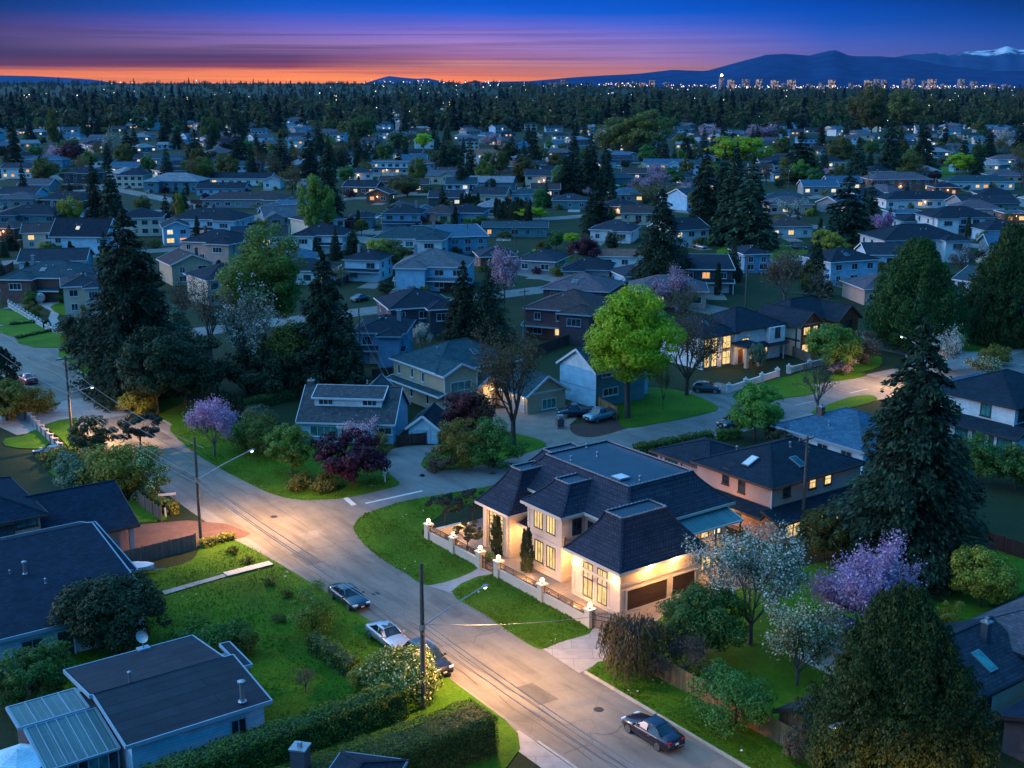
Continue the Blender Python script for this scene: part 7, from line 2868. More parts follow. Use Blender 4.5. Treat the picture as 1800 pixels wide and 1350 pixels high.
def mh(pxl, pyl, pw, he, dep, roof, rot, wall, rf, lit=0, ext='', label=None, w=None, seed=None):
    """house whose front wall stands centred on a photo pixel; pw its width in pixels"""
    rg = random.Random(seed if seed is not None else int(pxl * 31 + pyl * 17))
    x, y = un(pxl, pyl)
    d = y * CP + CAMH * SP
    grid = rot == 'g'
    rt = ANG if grid else R(rot)
    if w is None:
        full = pw * d / F
        w = full / math.cos(rt) if not grid else max(6, (full - dep * math.sin(rt)) / math.cos(rt))
        w = min(w, 30)
    # centre of the front stays on the pixel
    c_, s_ = math.cos(rt), math.sin(rt)
    off = w / 2
    if grid:
        off = (pw / 2 * d / F - dep * s_) / c_ if False else w / 2 - dep * .25
    at = (x - c_ * off, y - s_ * off)
    two = he > 4.2
    h = House('house', label, 'house', at, rt, wall, rf, TRIM if rg.random() < .75 else TRIM_TEAL)
    oh = .5
    rise = {'hip': .42, 'gx': .40, 'gy': .42, 'flat': 0, 'low': .16, 'mono': 0, 'gam': .8}[roof] * min(w, dep) / 2
    h.walls(0, w, 0, dep, 0, he)
    if roof == 'hip':
        h.hip(0, w, 0, dep, he, rise, oh, cap=d < 330)
    elif roof in ('gx', 'low', 'gam'):
        h.gable(0, w, 0, dep, he, rise if roof != 'low' else .2 * dep / 2, 'x', oh)
    elif roof == 'gy':
        h.gable(0, w, 0, dep, he, rise, 'y', oh)
    elif roof == 'mono':
        h.mono(-.5, w + .5, -.6, dep + .6, he, he, he + 1.5, he + 1.5)
        h.wb.poly([(0, .01, he - .05), (0, dep, he - .05), (0, dep, he + 1.35)])
        h.wb.poly([(w, dep, he - .05), (w, .01, he - .05), (w, dep, he + 1.35)])
    else:
        h.mono(-.5, w + .5, -.6, dep + .5, he + .25, he + .25, he + .3, he + .3, mat=M_FLAT)
    if 'w' in ext:                                  # front wing with its own roof
        ww = min(w * .42, 6.5)
        x0 = rg.choice((.4, w - ww - .4))
        wh = he - .02
        h.walls(x0, x0 + ww, -2.6, .5, 0, wh)
        if roof == 'hip' or 'W' in ext:
            h.hip(x0, x0 + ww, -2.6, 3.4, wh, ww * .21, .45, cap=d < 330)
        else:
            h.gable(x0, x0 + ww, -2.6, 3.4, wh, ww * .24, 'y', .4, ends='0')
        if 'g' not in ext:
            h.window('y-', -2.6, x0 + ww / 2, he - 1.5, min(2.4, ww * .5), 1.2, PANE, 3, 1)
    if 'k' in ext:                                  # skirt roof between the storeys
        h.mono(-.4, w + .4, -1.5, .1, 2.45, 2.45, 3.0, 3.0)
        for q in (-.1, w + .1):
            h.gb.box(q - .09, q + .09, -1.3, -1.12, 0, 2.4, h.trim)
    if 'g' in ext:
        g0 = rg.choice((.8, w - 5.6)) if w > 7 else .6
        yy = 0
        h.panel('garage_door', 'y-', yy if 'w' not in ext else -2.6 if False else yy, max(.3, g0), max(.3, g0) + min(4.8, w * .45), .03, 2.2, rg.choice((GDOOR_W, GDOOR_W, GDOOR_B)), .05, h.trim)
    left = lit
    zs = [1.55] if not two else [1.5, he - 1.35]
    n = max(2, int(w / 3.4))
    slots = [(z, i) for z in zs for i in range(n)]
    rg.shuffle(slots)
    for z, i in slots:
        if 'g' in ext and z < 2 and i < n / 2:
            continue
        if rg.random() < .12 and not left:
            continue
        p = PANE if rg.random() < .85 else PANE_TEAL
        if left > 0:
            p = rg.choice((LIT, LIT, LIT_ORANGE, LIT_WHITE))
            left -= 1
        h.window('y-', 0, w * (i + .5) / n, z, rg.choice((1.1, 1.5, 1.9)), 1.2, p, 2, 1, sill=d < 300)
    # side windows
    sx = [('x-', 0)] if (grid or pxl > 700) else []
    if not grid and pxl < 1000:
        sx.append(('x+', w))
    for f_, p_ in sx:
        for z in zs:
            for k in range(max(1, int(dep / 5))):
                h.window(f_, p_, dep * (k + .5) / max(1, int(dep / 5)), z, 1.0, 1.1, PANE if rg.random() < .9 else LIT, 1, 1, sill=False)
    if 'c' in ext or rg.random() < .3:
        h.chimney(w * rg.choice((.2, .8)), dep * .55, he - .3, he + rise + .7, .65, rg.choice((WM['brick'], WM['grey'])))
    if 's' in ext and rise > .3:
        sl = rise / (min(w, dep) / 2)
        h.skylight((w * .45, dep * .2, he + dep * .2 * sl + .14), (1, 0, 0), (0, 1, sl), .9, 1.2, LIT_WHITE if 'L' in ext else PANE)
    if rise > .3:
        sl = rise / (min(w, dep) / 2)
        for k in range(rg.randint(1, 2)):
            fx = rg.uniform(.4, .6)
            h.vent(w * fx, dep * .3, he + dep * .3 * sl * .9 - .1, .5, .1)
    r = h.done()
    if 'p' in ext:
        lamp('bulb', 'POINT', (w * .5, -1.4, 2.1), 30, (1, .55, .22), r, .2)
        b = MB()
        b.lathe([(.05, -.15), (.13, -.05), (.13, .1), (.05, .18)], 8, (w * .5, -.25, 2.2), BULB)
        b.build('porch_lamp', None, r)
    st = 'two storey' if two else 'low'
    rn = {'hip': 'hip', 'gx': 'gable', 'low': 'low', 'gy': 'front gable', 'flat': 'flat', 'mono': 'sloping', 'gam': 'steep'}[roof]
    desc = f"{WORDS_W[wall]} {st} house with {WORDS_R[rf]} {rn} roof"
    if lit:
        desc += ' and lit windows'
    HOUSES.append((r, label, desc, pxl, pyl, x, y))
    return r


# by eye from the photograph, nearest first
mh(78, 530, 140, 5.0, 13, 'hip', -4, 'brick', 'teal', 0, 'wks', 'brick house with broad teal hip roofs behind the white balustrade')
mh(150, 552, 62, 5.6, 12, 'hip', 20, 'cream', 'slate', 0, 'w', 'cream colonnaded house half hidden by the massive conifer')
mh(985, 598, 120, 5.4, 13, 'hip', -22, 'plum', 'brown', 2, 'wkp', 'plum house with brown hip roofs and glowing orange porch')
mh(1010, 560, 110, 5.6, 12, 'hip', -18, 'plum', 'mauve', 0, 's', 'plum house with wide mauve roof behind the glowing porch')
mh(745, 590, 110, 5.2, 12, 'hip', 18, 'dark', 'navy', 0, 'wW', 'charcoal house with navy hip roofs between grove and conifer pair')
mh(668, 640, 86, 5.2, 11, 'hip', -3, 'blue', 'navy', 0, 'wWgk', 'dark blue house with garage behind the thin guyed pole')
mh(757, 512, 122, 5.4, 14, 'hip', -6, 'sky', 'grey', 1, 'wWgk', 'sky blue house with large pale grey hip roof and garage')
mh(637, 495, 62, 5.0, 10, 'hip', -12, 'ice', 'navy', 0, 'k', 'pale house with navy hip roof and open carport')
mh(1240, 515, 92, 5.2, 12, 'mono', -3, 'dark', 'navy', 1, 'kg', 'modern charcoal house left of the pinkish brown tree')
mh(1500, 500, 92, 5.4, 11, 'hip', 22, 'sky', 'navy', 0, 's', 'sky blue two storey house with navy hip roof left of the cedar')
mh(1625, 460, 150, 5.6, 15, 'hip', 8, 'white', 'navy', 0, 'w', 'long white house with navy hip roof above the dark cedar')
mh(1700, 560, 60, 4.0, 10, 'gy', 30, 'teal', 'teal', 0, '', 'teal gabled house between the two cedars')
mh(340, 500, 62, 4.8, 11, 'gy', 30, 'beige', 'brown', 0, 's', 'beige house with brown gable roof behind the massive conifer')
mh(720, 455, 124, 5.2, 12, 'hip', -4, 'white', 'teal', 0, 'wWk', 'white house with teal hip roof beside the lime shrub')
mh(800, 448, 112, 4.8, 14, 'mono', 14, 'blue', 'blue', 0, '', 'bright blue house with sloping roof and white end wall')
mh(905, 417, 112, 3.0, 10, 'low', -3, 'teal', 'teal', 1, '', 'long teal bungalow with one lit window')
mh(875, 475, 60, 3.4, 10, 'hip', 10, 'wood', 'slate', 0, '', 'cedar house with slate roof beside the pink blossom tree')
mh(1098, 472, 86, 3.0, 10, 'low', -6, 'white', 'terra', 0, '', 'white bungalow with terracotta roof left of the tall conifer')
mh(940, 480, 70, 3.0, 12, 'hip', -20, 'grey', 'slate', 0, '')
mh(1030, 500, 80, 3.4, 11, 'hip', -10, 'grey', 'navy', 0, 'w')
mh(1128, 510, 60, 3.2, 10, 'hip', 15, 'sky', 'slate', 0, '')
mh(1075, 425, 74, 3.4, 11, 'hip', -14, 'white', 'slate', 0, 'wc')
mh(560, 446, 86, 5.0, 12, 'hip', -6, 'white', 'navy', 0, 'wk')
mh(528, 480, 60, 3.4, 11, 'hip', 12, 'teal', 'blue', 0, '')
mh(368, 462, 100, 5.2, 12, 'hip', -16, 'pink', 'navy', 0, 'wW')
mh(360, 418, 126, 5.4, 13, 'hip', -8, 'ice', 'navy', 3, 'wWkp')
mh(312, 432, 42, 5.2, 11, 'gy', 18, 'sky', 'navy', 3, '')
mh(425, 414, 36, 3.0, 8, 'hip', 0, 'wood', 'brown', 3, 'p')
mh(502, 406, 66, 4.6, 11, 'gx', 20, 'grey', 'grey', 1, 'w')
mh(474, 384, 42, 3.2, 9, 'hip', 0, 'white', 'grey', 0, '')
mh(512, 374, 52, 3.0, 10, 'low', -5, 'sky', 'blue', 0, '')
mh(428, 366, 170, 3.2, 11, 'hip', -3, 'grey', 'brown', 0, 'w')
mh(388, 344, 86, 3.0, 9, 'gx', -4, 'sky', 'navy', 0, '')
mh(422, 326, 108, 3.2, 10, 'gx', -6, 'white', 'navy', 1, '')
mh(478, 332, 30, 3.6, 8, 'gy', 0, 'white', 'grey', 0, '')
mh(302, 338, 96, 4.6, 14, 'hip', -6, 'teal', 'pale', 0, 'w')
mh(408, 306, 50, 3.2, 10, 'hip', -6, 'dark', 'navy', 2, '')
mh(140, 446, 98, 4.8, 10, 'gam', -4, 'ice', 'navy', 0, 'sL')
mh(72, 438, 56, 4.6, 11, 'gx', 14, 'cream', 'brown', 1, '')
mh(48, 402, 104, 4.4, 12, 'hip', -5, 'teal', 'navy', 1, 'w')
mh(8, 420, 40, 3.2, 10, 'hip', -12, 'wood', 'brown', 2, 'p')
mh(176, 402, 60, 4.0, 10, 'gx', -8, 'sky', 'blue', 0, '')
mh(30, 366, 60, 3.4, 10, 'hip', 0, 'grey', 'mauve', 0, '')
mh(110, 368, 90, 3.4, 12, 'hip', -8, 'dark', 'navy', 0, 'w')
mh(60, 338, 56, 3.2, 10, 'gx', -5, 'grey', 'mauve', 0, '')
mh(140, 322, 60, 4.6, 11, 'hip', -8, 'dark', 'navy', 3, 'w')
mh(30, 314, 56, 5.0, 10, 'gx', -6, 'white', 'slate', 3, '')
mh(78, 294, 66, 4.0, 10, 'hip', -5, 'blue', 'blue', 1, '')
mh(290, 290, 66, 3.4, 11, 'hip', -8, 'blue', 'teal', 3, '')
mh(707, 406, 66, 5.4, 11, 'hip', -5, 'blue', 'navy', 0, 'gk')
mh(770, 398, 56, 4.4, 10, 'hip', -12, 'beige', 'brown', 0, 'w')
mh(815, 396, 66, 4.0, 12, 'hip', -8, 'blue', 'navy', 0, '')
mh(635, 402, 40, 3.6, 9, 'hip', 0, 'teal', 'navy', 0, '')
mh(664, 356, 40, 3.4, 10, 'gy', -8, 'wood', 'brown', 1, 'p')
mh(632, 342, 58, 3.2, 10, 'gx', -14, 'wood', 'navy', 2, '')
mh(690, 332, 46, 3.2, 9, 'gx', -4, 'wood', 'brown', 0, '')
mh(766, 324, 70, 4.0, 10, 'gx', -6, 'cream', 'grey', 1, 'w')
mh(760, 298, 44, 3.2, 10, 'hip', -6, 'blue', 'mauve', 0, '')
mh(680, 306, 74, 5.6, 11, 'flat', -4, 'white', 'navy', 4, 'kp')
mh(630, 316, 50, 3.2, 10, 'hip', 10, 'white', 'slate', 2, 'p')
mh(716, 280, 50, 3.4, 10, 'gx', -5, 'white', 'navy', 1, '')
mh(788, 268, 50, 3.2, 10, 'hip', 0, 'teal', 'teal', 1, '')
mh(850, 288, 66, 5.4, 12, 'hip', -6, 'white', 'terra', 4, 'wW')
mh(895, 304, 76, 3.2, 12, 'hip', -3, 'brick', 'terra', 0, '')
mh(842, 308, 46, 3.0, 9, 'gx', 0, 'grey', 'slate', 2, '')
mh(862, 338, 76, 4.2, 10, 'gx', -10, 'teal', 'pale', 0, '')
mh(858, 358, 60, 3.4, 11, 'gx', -12, 'cream', 'slate', 0, '')
mh(784, 362, 60, 3.2, 10, 'gx', -4, 'dark', 'slate', 2, '')
mh(956, 326, 66, 4.4, 11, 'gx', -12, 'cream', 'slate', 2, 'p')
mh(942, 300, 56, 3.0, 10, 'hip', 0, 'grey', 'slate', 2, '')
mh(925, 356, 50, 3.2, 10, 'hip', 5, 'sky', 'teal', 0, '')
mh(1002, 368, 60, 3.2, 10, 'hip', -5, 'teal', 'slate', 0, 's')
mh(1086, 380, 56, 3.4, 11, 'hip', -8, 'wood', 'navy', 2, 'p')
mh(1122, 390, 60, 3.0, 10, 'gx', -6, 'cream', 'brown', 0, '')
mh(1105, 356, 56, 3.2, 10, 'hip', 5, 'grey', 'blue', 1, '')
mh(985, 276, 44, 3.0, 10, 'hip', 0, 'plum', 'mauve', 1, '')
mh(1010, 264, 40, 3.0, 10, 'hip', 0, 'grey', 'slate', 1, '')
mh(1090, 290, 44, 3.0, 10, 'gx', 0, 'teal', 'slate', 0, '')
mh(1090, 324, 50, 3.0, 10, 'hip', 0, 'teal', 'teal', 0, '')
mh(1165, 304, 66, 4.4, 11, 'gx', -10, 'sky', 'blue', 2, 'w')
mh(1185, 325, 66, 3.2, 11, 'hip', 0, 'grey', 'slate', 1, '')
mh(1228, 288, 60, 3.6, 11, 'hip', 0, 'sky', 'blue', 3, '')
mh(1205, 322, 40, 3.2, 9, 'hip', 0, 'brick', 'navy', 1, 'p')
mh(1190, 358, 50, 3.2, 10, 'hip', 0, 'blue', 'slate', 0, '')
mh(1215, 432, 66, 4.6, 12, 'gx', 28, 'white', 'navy', 1, 'c')
mh(1382, 366, 76, 3.6, 10, 'hip', -5, 'white', 'teal', 0, '')
mh(1390, 418, 76, 3.4, 10, 'hip', 4, 'white', 'brown', 2, '')
mh(1330, 480, 46, 4.6, 10, 'hip', 10, 'blue', 'navy', 0, '')
mh(1356, 268, 40, 3.6, 10, 'hip', 0, 'sky', 'blue', 0, '')
mh(1400, 318, 80, 3.2, 11, 'hip', -4, 'blue', 'navy', 1, '')
mh(1512, 330, 44, 3.2, 10, 'hip', 0, 'sky', 'blue', 1, '')
mh(1582, 336, 110, 5.0, 12, 'hip', 2, 'brick', 'mauve', 3, 'wp', 'brick house with several gables and mauve roofs at the right')
mh(1625, 366, 140, 3.2, 12, 'hip', 6, 'white', 'navy', 1, 'p', 'long low white house with navy hip roof and one glowing lamp')
mh(1665, 344, 44, 3.4, 10, 'hip', 0, 'wood', 'navy', 1, 'p')
mh(1725, 334, 118, 3.6, 11, 'hip', 3, 'white', 'teal', 3, '', 'long white house with teal roof above the grey arched house')
mh(1742, 378, 104, 4.0, 12, 'gx', 10, 'grey', 'slate', 0, 'w', 'grey house with slate gables at the right edge')
mh(1692, 414, 112, 5.4, 13, 'hip', 4, 'white', 'navy', 0, 'wWk', 'large white house with stacked navy roofs at the right')
mh(1628, 406, 80, 3.0, 10, 'hip', 4, 'ice', 'navy', 1, '')
mh(1600, 392, 56, 3.0, 11, 'flat', 4, 'blue', 'navy', 0, '')
mh(1770, 424, 80, 3.2, 12, 'hip', 6, 'sky', 'navy', 0, '')
mh(1785, 392, 40, 3.0, 8, 'flat', 0, 'wood', 'navy', 2, 'p')
mh(1774, 292, 58, 3.6, 11, 'hip', -4, 'blue', 'mauve', 2, 'wp')
mh(1690, 268, 66, 3.4, 11, 'hip', -4, 'sky', 'blue', 2, '')
mh(1712, 246, 44, 3.2, 10, 'hip', 0, 'brick', 'navy', 1, '')
mh(1585, 258, 50, 3.2, 10, 'hip', 0, 'sky', 'blue', 1, '')
mh(1440, 272, 40, 3.0, 10, 'hip', 0, 'white', 'slate', 2, '')

# ------------------------------------------------------------------ single trees of the middle distance
MT = [  # kind, px, base y, top y, width
    ('fir', 170, 405, 276, 44), ('spruce', 200, 408, 280, 60), ('fir', 42, 345, 285, 22), ('olive', 76, 325, 280, 46), ('fir', 225, 285, 228, 40), ('whitethin', 196, 280, 233, 34), ('olive', 97, 268, 190, 20),
    ('redtree', 130, 290, 250, 54), ('pink', 105, 286, 258, 40), ('gold', 125, 398, 346, 44), ('bare', 140, 372, 340, 20), ('fir', 345, 302, 228, 52), ('fir', 398, 262, 216, 24), ('fir', 428, 298, 240, 34), ('fir', 312, 262, 222, 34),
    ('spruce', 495, 312, 235, 60), ('fir', 545, 312, 232, 50), ('fir', 578, 382, 250, 60), ('budding', 514, 342, 288, 52), ('fresh', 558, 432, 314, 62), ('white', 532, 338, 318, 22), ('fir', 312, 376, 326, 28), ('gold', 318, 390, 340, 22),
    ('redtree', 608, 412, 382, 46), ('gold', 460, 412, 384, 26), ('round', 372, 205 + 60, 205, 40), ('pink', 395, 262, 238, 40), ('bare', 462, 320, 268, 34), ('fir', 465, 285, 246, 30), ('fir', 632, 300, 252, 30), ('round', 638, 258, 205, 56),
    ('budding', 595, 278, 252, 44), ('maple', 745, 264, 234, 30), ('yew', 790, 298, 256, 54), ('fir', 810, 345, 270, 30), ('olive', 735, 330, 276, 36), ('olive', 716, 345, 310, 60), ('fir', 900, 284, 240, 40), ('gold', 792, 322, 308, 20),
    ('olive', 688, 480, 422, 70), ('gold', 672, 482, 420, 62), ('redtree', 742, 405, 378, 30), ('redtree', 765, 405, 388, 26), ('pink', 887, 525, 445, 66), ('redtree', 1025, 468, 418, 66), ('yew', 1076, 442, 408, 22), ('round', 978, 440, 406, 28),
    ('maple', 948, 456, 438, 28), ('round', 950, 385, 330, 28), ('maple', 935, 388, 364, 50), ('spruce', 960, 365, 316, 24), ('fir', 994, 342, 276, 50), ('spruce', 1030, 342, 258, 56), ('spruce', 1066, 342, 268, 46), ('fir', 1048, 400, 314, 62),
    ('pink', 1142, 345, 300, 60), ('budding', 1150, 362, 320, 80), ('pink', 1178, 545, 476, 66), ('budding', 1205, 560, 505, 50), ('olive', 1088, 278, 212, 82), ('olive', 980, 305, 268, 36), ('fir', 1120, 282, 232, 34), ('olive', 1130, 280, 200, 90),
    ('maple', 1300, 300, 240, 98), ('fir', 1238, 400, 262, 70), ('spruce', 1285, 430, 262, 90), ('spruce', 1318, 438, 276, 110), ('fir', 1270, 380, 258, 50), ('fir', 1405, 320, 232, 78), ('olive', 1240, 395, 330, 60), ('pink', 1212, 350, 325, 40),
    ('fir', 1486, 440, 300, 110), ('spruce', 1528, 405, 320, 56), ('whitethin', 1388, 388, 352, 44), ('gold', 1452, 452, 406, 54), ('spruce', 1425, 470, 425, 30), ('purple', 1552, 412, 378, 42), ('spruce', 1505, 330, 242, 60), ('olive', 1475, 300, 240, 50),
    ('olive', 1530, 248, 155, 64), ('olive', 1585, 232, 158, 62), ('fir', 1620, 305, 214, 60), ('round', 1605, 300, 258, 36), ('maple', 1693, 308, 270, 54), ('fir', 1560, 320, 205, 56), ('pink', 1340, 250, 222, 60), ('pink', 1250, 248, 222, 44),
    ('bare', 1688, 490, 430, 66), ('white', 1735, 476, 444, 60), ('white', 1756, 268, 230, 30), ('budding', 1768, 278, 244, 44), ('fir', 1735, 280, 225, 30), ('fir', 1790, 285, 205, 40), ('bare', 1795, 330, 268, 40), ('white', 740, 612, 572, 36),
    ('bare', 320, 600, 490, 60), ('yew', 865, 345, 315, 20), ('redtree', 615, 350, 335, 24), ('fir', 100, 415, 372, 24), ('fir', 20, 440, 395, 30), ('olive', 1100, 262, 215, 60), ('round', 700, 268, 232, 40), ('teal', 1330, 655, 600, 30), ('budding', 1165, 720, 640, 30),
    ('whitethin', 1320, 720, 690, 14), ('maple', 1003, 430, 410, 30), ('yew', 690, 395, 362, 22), ('yew', 930, 395, 350, 14), ('olive', 1420, 520, 460, 40), ('yew', 600, 300, 262, 26), ('gold', 1212, 405, 392, 16),
]
for i in range(9):
    MT.append(('column', 872 + i * 6.2, 384 + i * .6, 348 + (i % 3) * 3, 9))
for i in range(5):
    MT.append(('column', 722 + 90 + i * 7, 372, 340 + (i % 2) * 4, 9))
for k_, a, b_, c_, w_ in MT:
    mid_px(k_, a, b_, c_, w_)
N_MID = len(TREES)
# ------------------------------------------------------------------ beyond: far houses, woods, city, mountains, haze
rf_ = random.Random(99)
TAKEN = [(h[5], h[6], 12) for h in HOUSES]


def free(x, y, r):
    return all((x - a) ** 2 + (y - b) ** 2 > (r + c) ** 2 for a, b, c in TAKEN)


def mass(px_, py_):
    """how wooded the photo is at this far pixel, 0..1"""
    if py_ < 172:
        return .95
    wood = .9 if px_ > 880 and py_ < 226 else (.75 if py_ < 205 else .32)
    if px_ > 1500 and 205 < py_ < 300:
        wood *= .7
    if px_ < 600 and py_ > 205:
        wood = .35
    return wood


# far houses: a few kinds, copied
FAR_P = []
for k_, (w_, d_, he, roof, wall, rfm) in enumerate(((13, 10, 3.2, 'hip', 'white', 'navy'), (15, 10, 3.2, 'gx', 'ice', 'slate'), (12, 11, 5.4, 'hip', 'cream', 'navy'), (14, 10, 3.4, 'gx', 'grey', 'blue'), (12, 10, 5.2, 'gx', 'sky', 'teal'), (15, 11, 3.4, 'hip', 'pink', 'mauve'), (13, 10, 3.2, 'hip', 'teal', 'pale'), (11, 9, 3.2, 'gx', 'brick', 'brown'))):
    FAR_P.append((w_, d_, he, roof, wall, rfm))
FAR_DONE = {}


def far_house(x, y, kind, rot, lit, pxl, pyl):
    w_, d_, he, roof, wall, rfm = FAR_P[kind]
    key = (kind, lit)
    desc = f"far {WORDS_W[wall]} house with {WORDS_R[rfm]} {'hip' if roof == 'hip' else 'gable'} roof" + (' and lit windows' if lit else '')
    if key not in FAR_DONE:
        h = House('house', None, 'house', (x, y), rot, wall, rfm, TRIM)
        h.walls(0, w_, 0, d_, 0, he)
        if roof == 'hip':
            h.hip(0, w_, 0, d_, he, d_ * .22, .5, cap=False)
        else:
            h.gable(0, w_, 0, d_, he, d_ * .21, 'x', .5)
        n = 4
        for i in range(n):
            for z in ([1.6] if he < 4.5 else [1.5, 4.0]):
                on = lit and (i + kind) % 3 == 0
                h.window('y-', 0, w_ * (i + .5) / n, z, 1.7, 1.3, (LIT, LIT_WHITE, LIT_ORANGE)[(i + kind + lit) % 3] if on else PANE, 1, 1, sill=False)
        r = h.done()
        FAR_DONE[key] = r
    else:
        r = dup(FAR_DONE[key], (x, y, 0), rot)
    HOUSES.append((r, None, desc, pxl, pyl, x, y))
    TAKEN.append((x, y, 14))


n_far = 0
for t_ in range(6000):
    if n_far >= 160:
        break
    pyl = rf_.uniform(196, 330) if rf_.random() < .68 else rf_.uniform(330, 540)
    pxl = rf_.uniform(-30, 1830)
    x, y = un(pxl, pyl)
    if rf_.random() < (mass(pxl, pyl) if pyl < 235 else .1):
        continue
    u_, v_ = to_uv((x, y))
    if pyl > 330 and (v_ < 140 or u_ < 66 or (200 < v_ < 219)):
        continue
    if not free(x, y, 8 if pyl < 330 else 4):
        continue
    if any((x - a) ** 2 + (y - b) ** 2 < (100 if pyl < 330 else 49) for _, _, a, b in TREES):
        continue
    far_house(x, y, rf_.randrange(len(FAR_P)), rf_.choice((0, -.1, .15, ANG, ANG - math.pi / 2)), 1 if rf_.random() < .75 else 0, pxl, pyl)
    n_far += 1

# single trees between the far houses
kinds = ['fir'] * 5 + ['spruce'] * 4 + ['olive'] * 3 + ['round'] * 2 + ['budding'] * 3 + ['pink', 'white', 'fresh', 'redtree', 'gold', 'yew', 'yew', 'bare']
n_t = 0
for t_ in range(14000):
    if n_t >= 500:
        break
    pyl = rf_.uniform(214, 330) if rf_.random() < .8 else rf_.uniform(330, 520)
    pxl = rf_.uniform(-20, 1820)
    x, y = un(pxl, pyl)
    k_ = rf_.choice(kinds)
    r_ = {'fir': 4.2, 'spruce': 3.6, 'olive': 4.2, 'round': 4, 'budding': 4, 'pink': 3.6, 'white': 3, 'fresh': 3.4, 'redtree': 2.8, 'gold': 2.6, 'yew': 3, 'bare': 3.6}[k_] * rf_.uniform(.7, 1.35)
    h_ = r_ * {'fir': 3.9, 'spruce': 3.7, 'olive': 2.2, 'round': 2, 'budding': 2, 'pink': 1.5, 'white': 1.7, 'fresh': 2.2, 'redtree': 1.6, 'gold': 1.5, 'yew': 1.6, 'bare': 2}[k_] * rf_.uniform(.85, 1.15)
    if pyl > 330:
        r_ *= .55
        h_ *= .5
    if not free(x, y, r_ * .55 - 5):
        continue
    # do not hide a house of the list that stands right behind
    u_, v_ = to_uv((x, y))
    if 44 < u_ < 58 or (v_ > 104 and v_ < 118 and u_ > 50) or (u_ < 330 and 204 < v_ < 215 and u_ > 50):
        continue
    if pyl > 330 and (v_ < 130 or u_ < 60):
        continue
    mid_tree(k_, x, y, h_, r_)
    n_t += 1

# roofs glimpsed between the far trees, too many to count
fb = MB()
nr_ = 0
for t_ in range(5000):
    if nr_ >= 230:
        break
    pyl = rf_.uniform(172, 262)
    pxl = rf_.uniform(-30, 1830)
    x, y = un(pxl, pyl)
    if rf_.random() < mass(pxl, pyl) * .9 or not free(x, y, 9):
        continue
    TAKEN.append((x, y, 11))
    nr_ += 1
    a_ = rf_.choice((0, .1, -.15, ANG, ANG - 1.57))
    ax, ay = Vector((math.cos(a_), math.sin(a_), 0)), Vector((-math.sin(a_), math.cos(a_), 0))
    w_, d_, he = rf_.uniform(5, 8), rf_.uniform(4, 6), rf_.choice((3, 3.2, 5.4))
    c_ = Vector((x, y, 0))
    wm = WM[rf_.choice(('white', 'ice', 'cream', 'grey', 'sky', 'white'))]
    rm = RM[rf_.choice(('navy', 'slate', 'blue', 'pale', 'mauve', 'grey'))]
    fb.obox(c_ + Vector((0, 0, he / 2)), ax * w_, ay * d_, (0, 0, he / 2), wm)
    z0, z1 = he, he + d_ * .42
    P_ = lambda sx, sy, z: c_ + ax * sx * (w_ + .5) + ay * sy * (d_ + .5) + Vector((0, 0, z))
    k_ = rf_.choice((1, .45))
    fb.poly([P_(-1, -1, z0), P_(1, -1, z0), P_(k_, 0, z1), P_(-k_, 0, z1)], rm)
    fb.poly([P_(1, 1, z0), P_(-1, 1, z0), P_(-k_, 0, z1), P_(k_, 0, z1)], rm)
    fb.poly([P_(1, -1, z0), P_(1, 1, z0), P_(k_, 0, z1)], rm if k_ < 1 else wm)
    fb.poly([P_(-1, 1, z0), P_(-1, -1, z0), P_(-k_, 0, z1)], rm if k_ < 1 else wm)
    for q in range(4):
        lit_ = rf_.random() < .35
        cc = c_ + ax * (w_ * (-.75 + .5 * q)) - ay * (d_ + .04) + Vector((0, 0, 1.6 if q % 2 or he < 4 else 4.0))
        fb.obox(cc, ax * .8, ay * .05, (0, 0, .6), rf_.choice((LIT, LIT_WHITE, LIT_ORANGE)) if lit_ else PANE)
tag(fb.build('far_houses'), 'small far houses glimpsed between the trees below the woods', 'houses', kind='stuff')

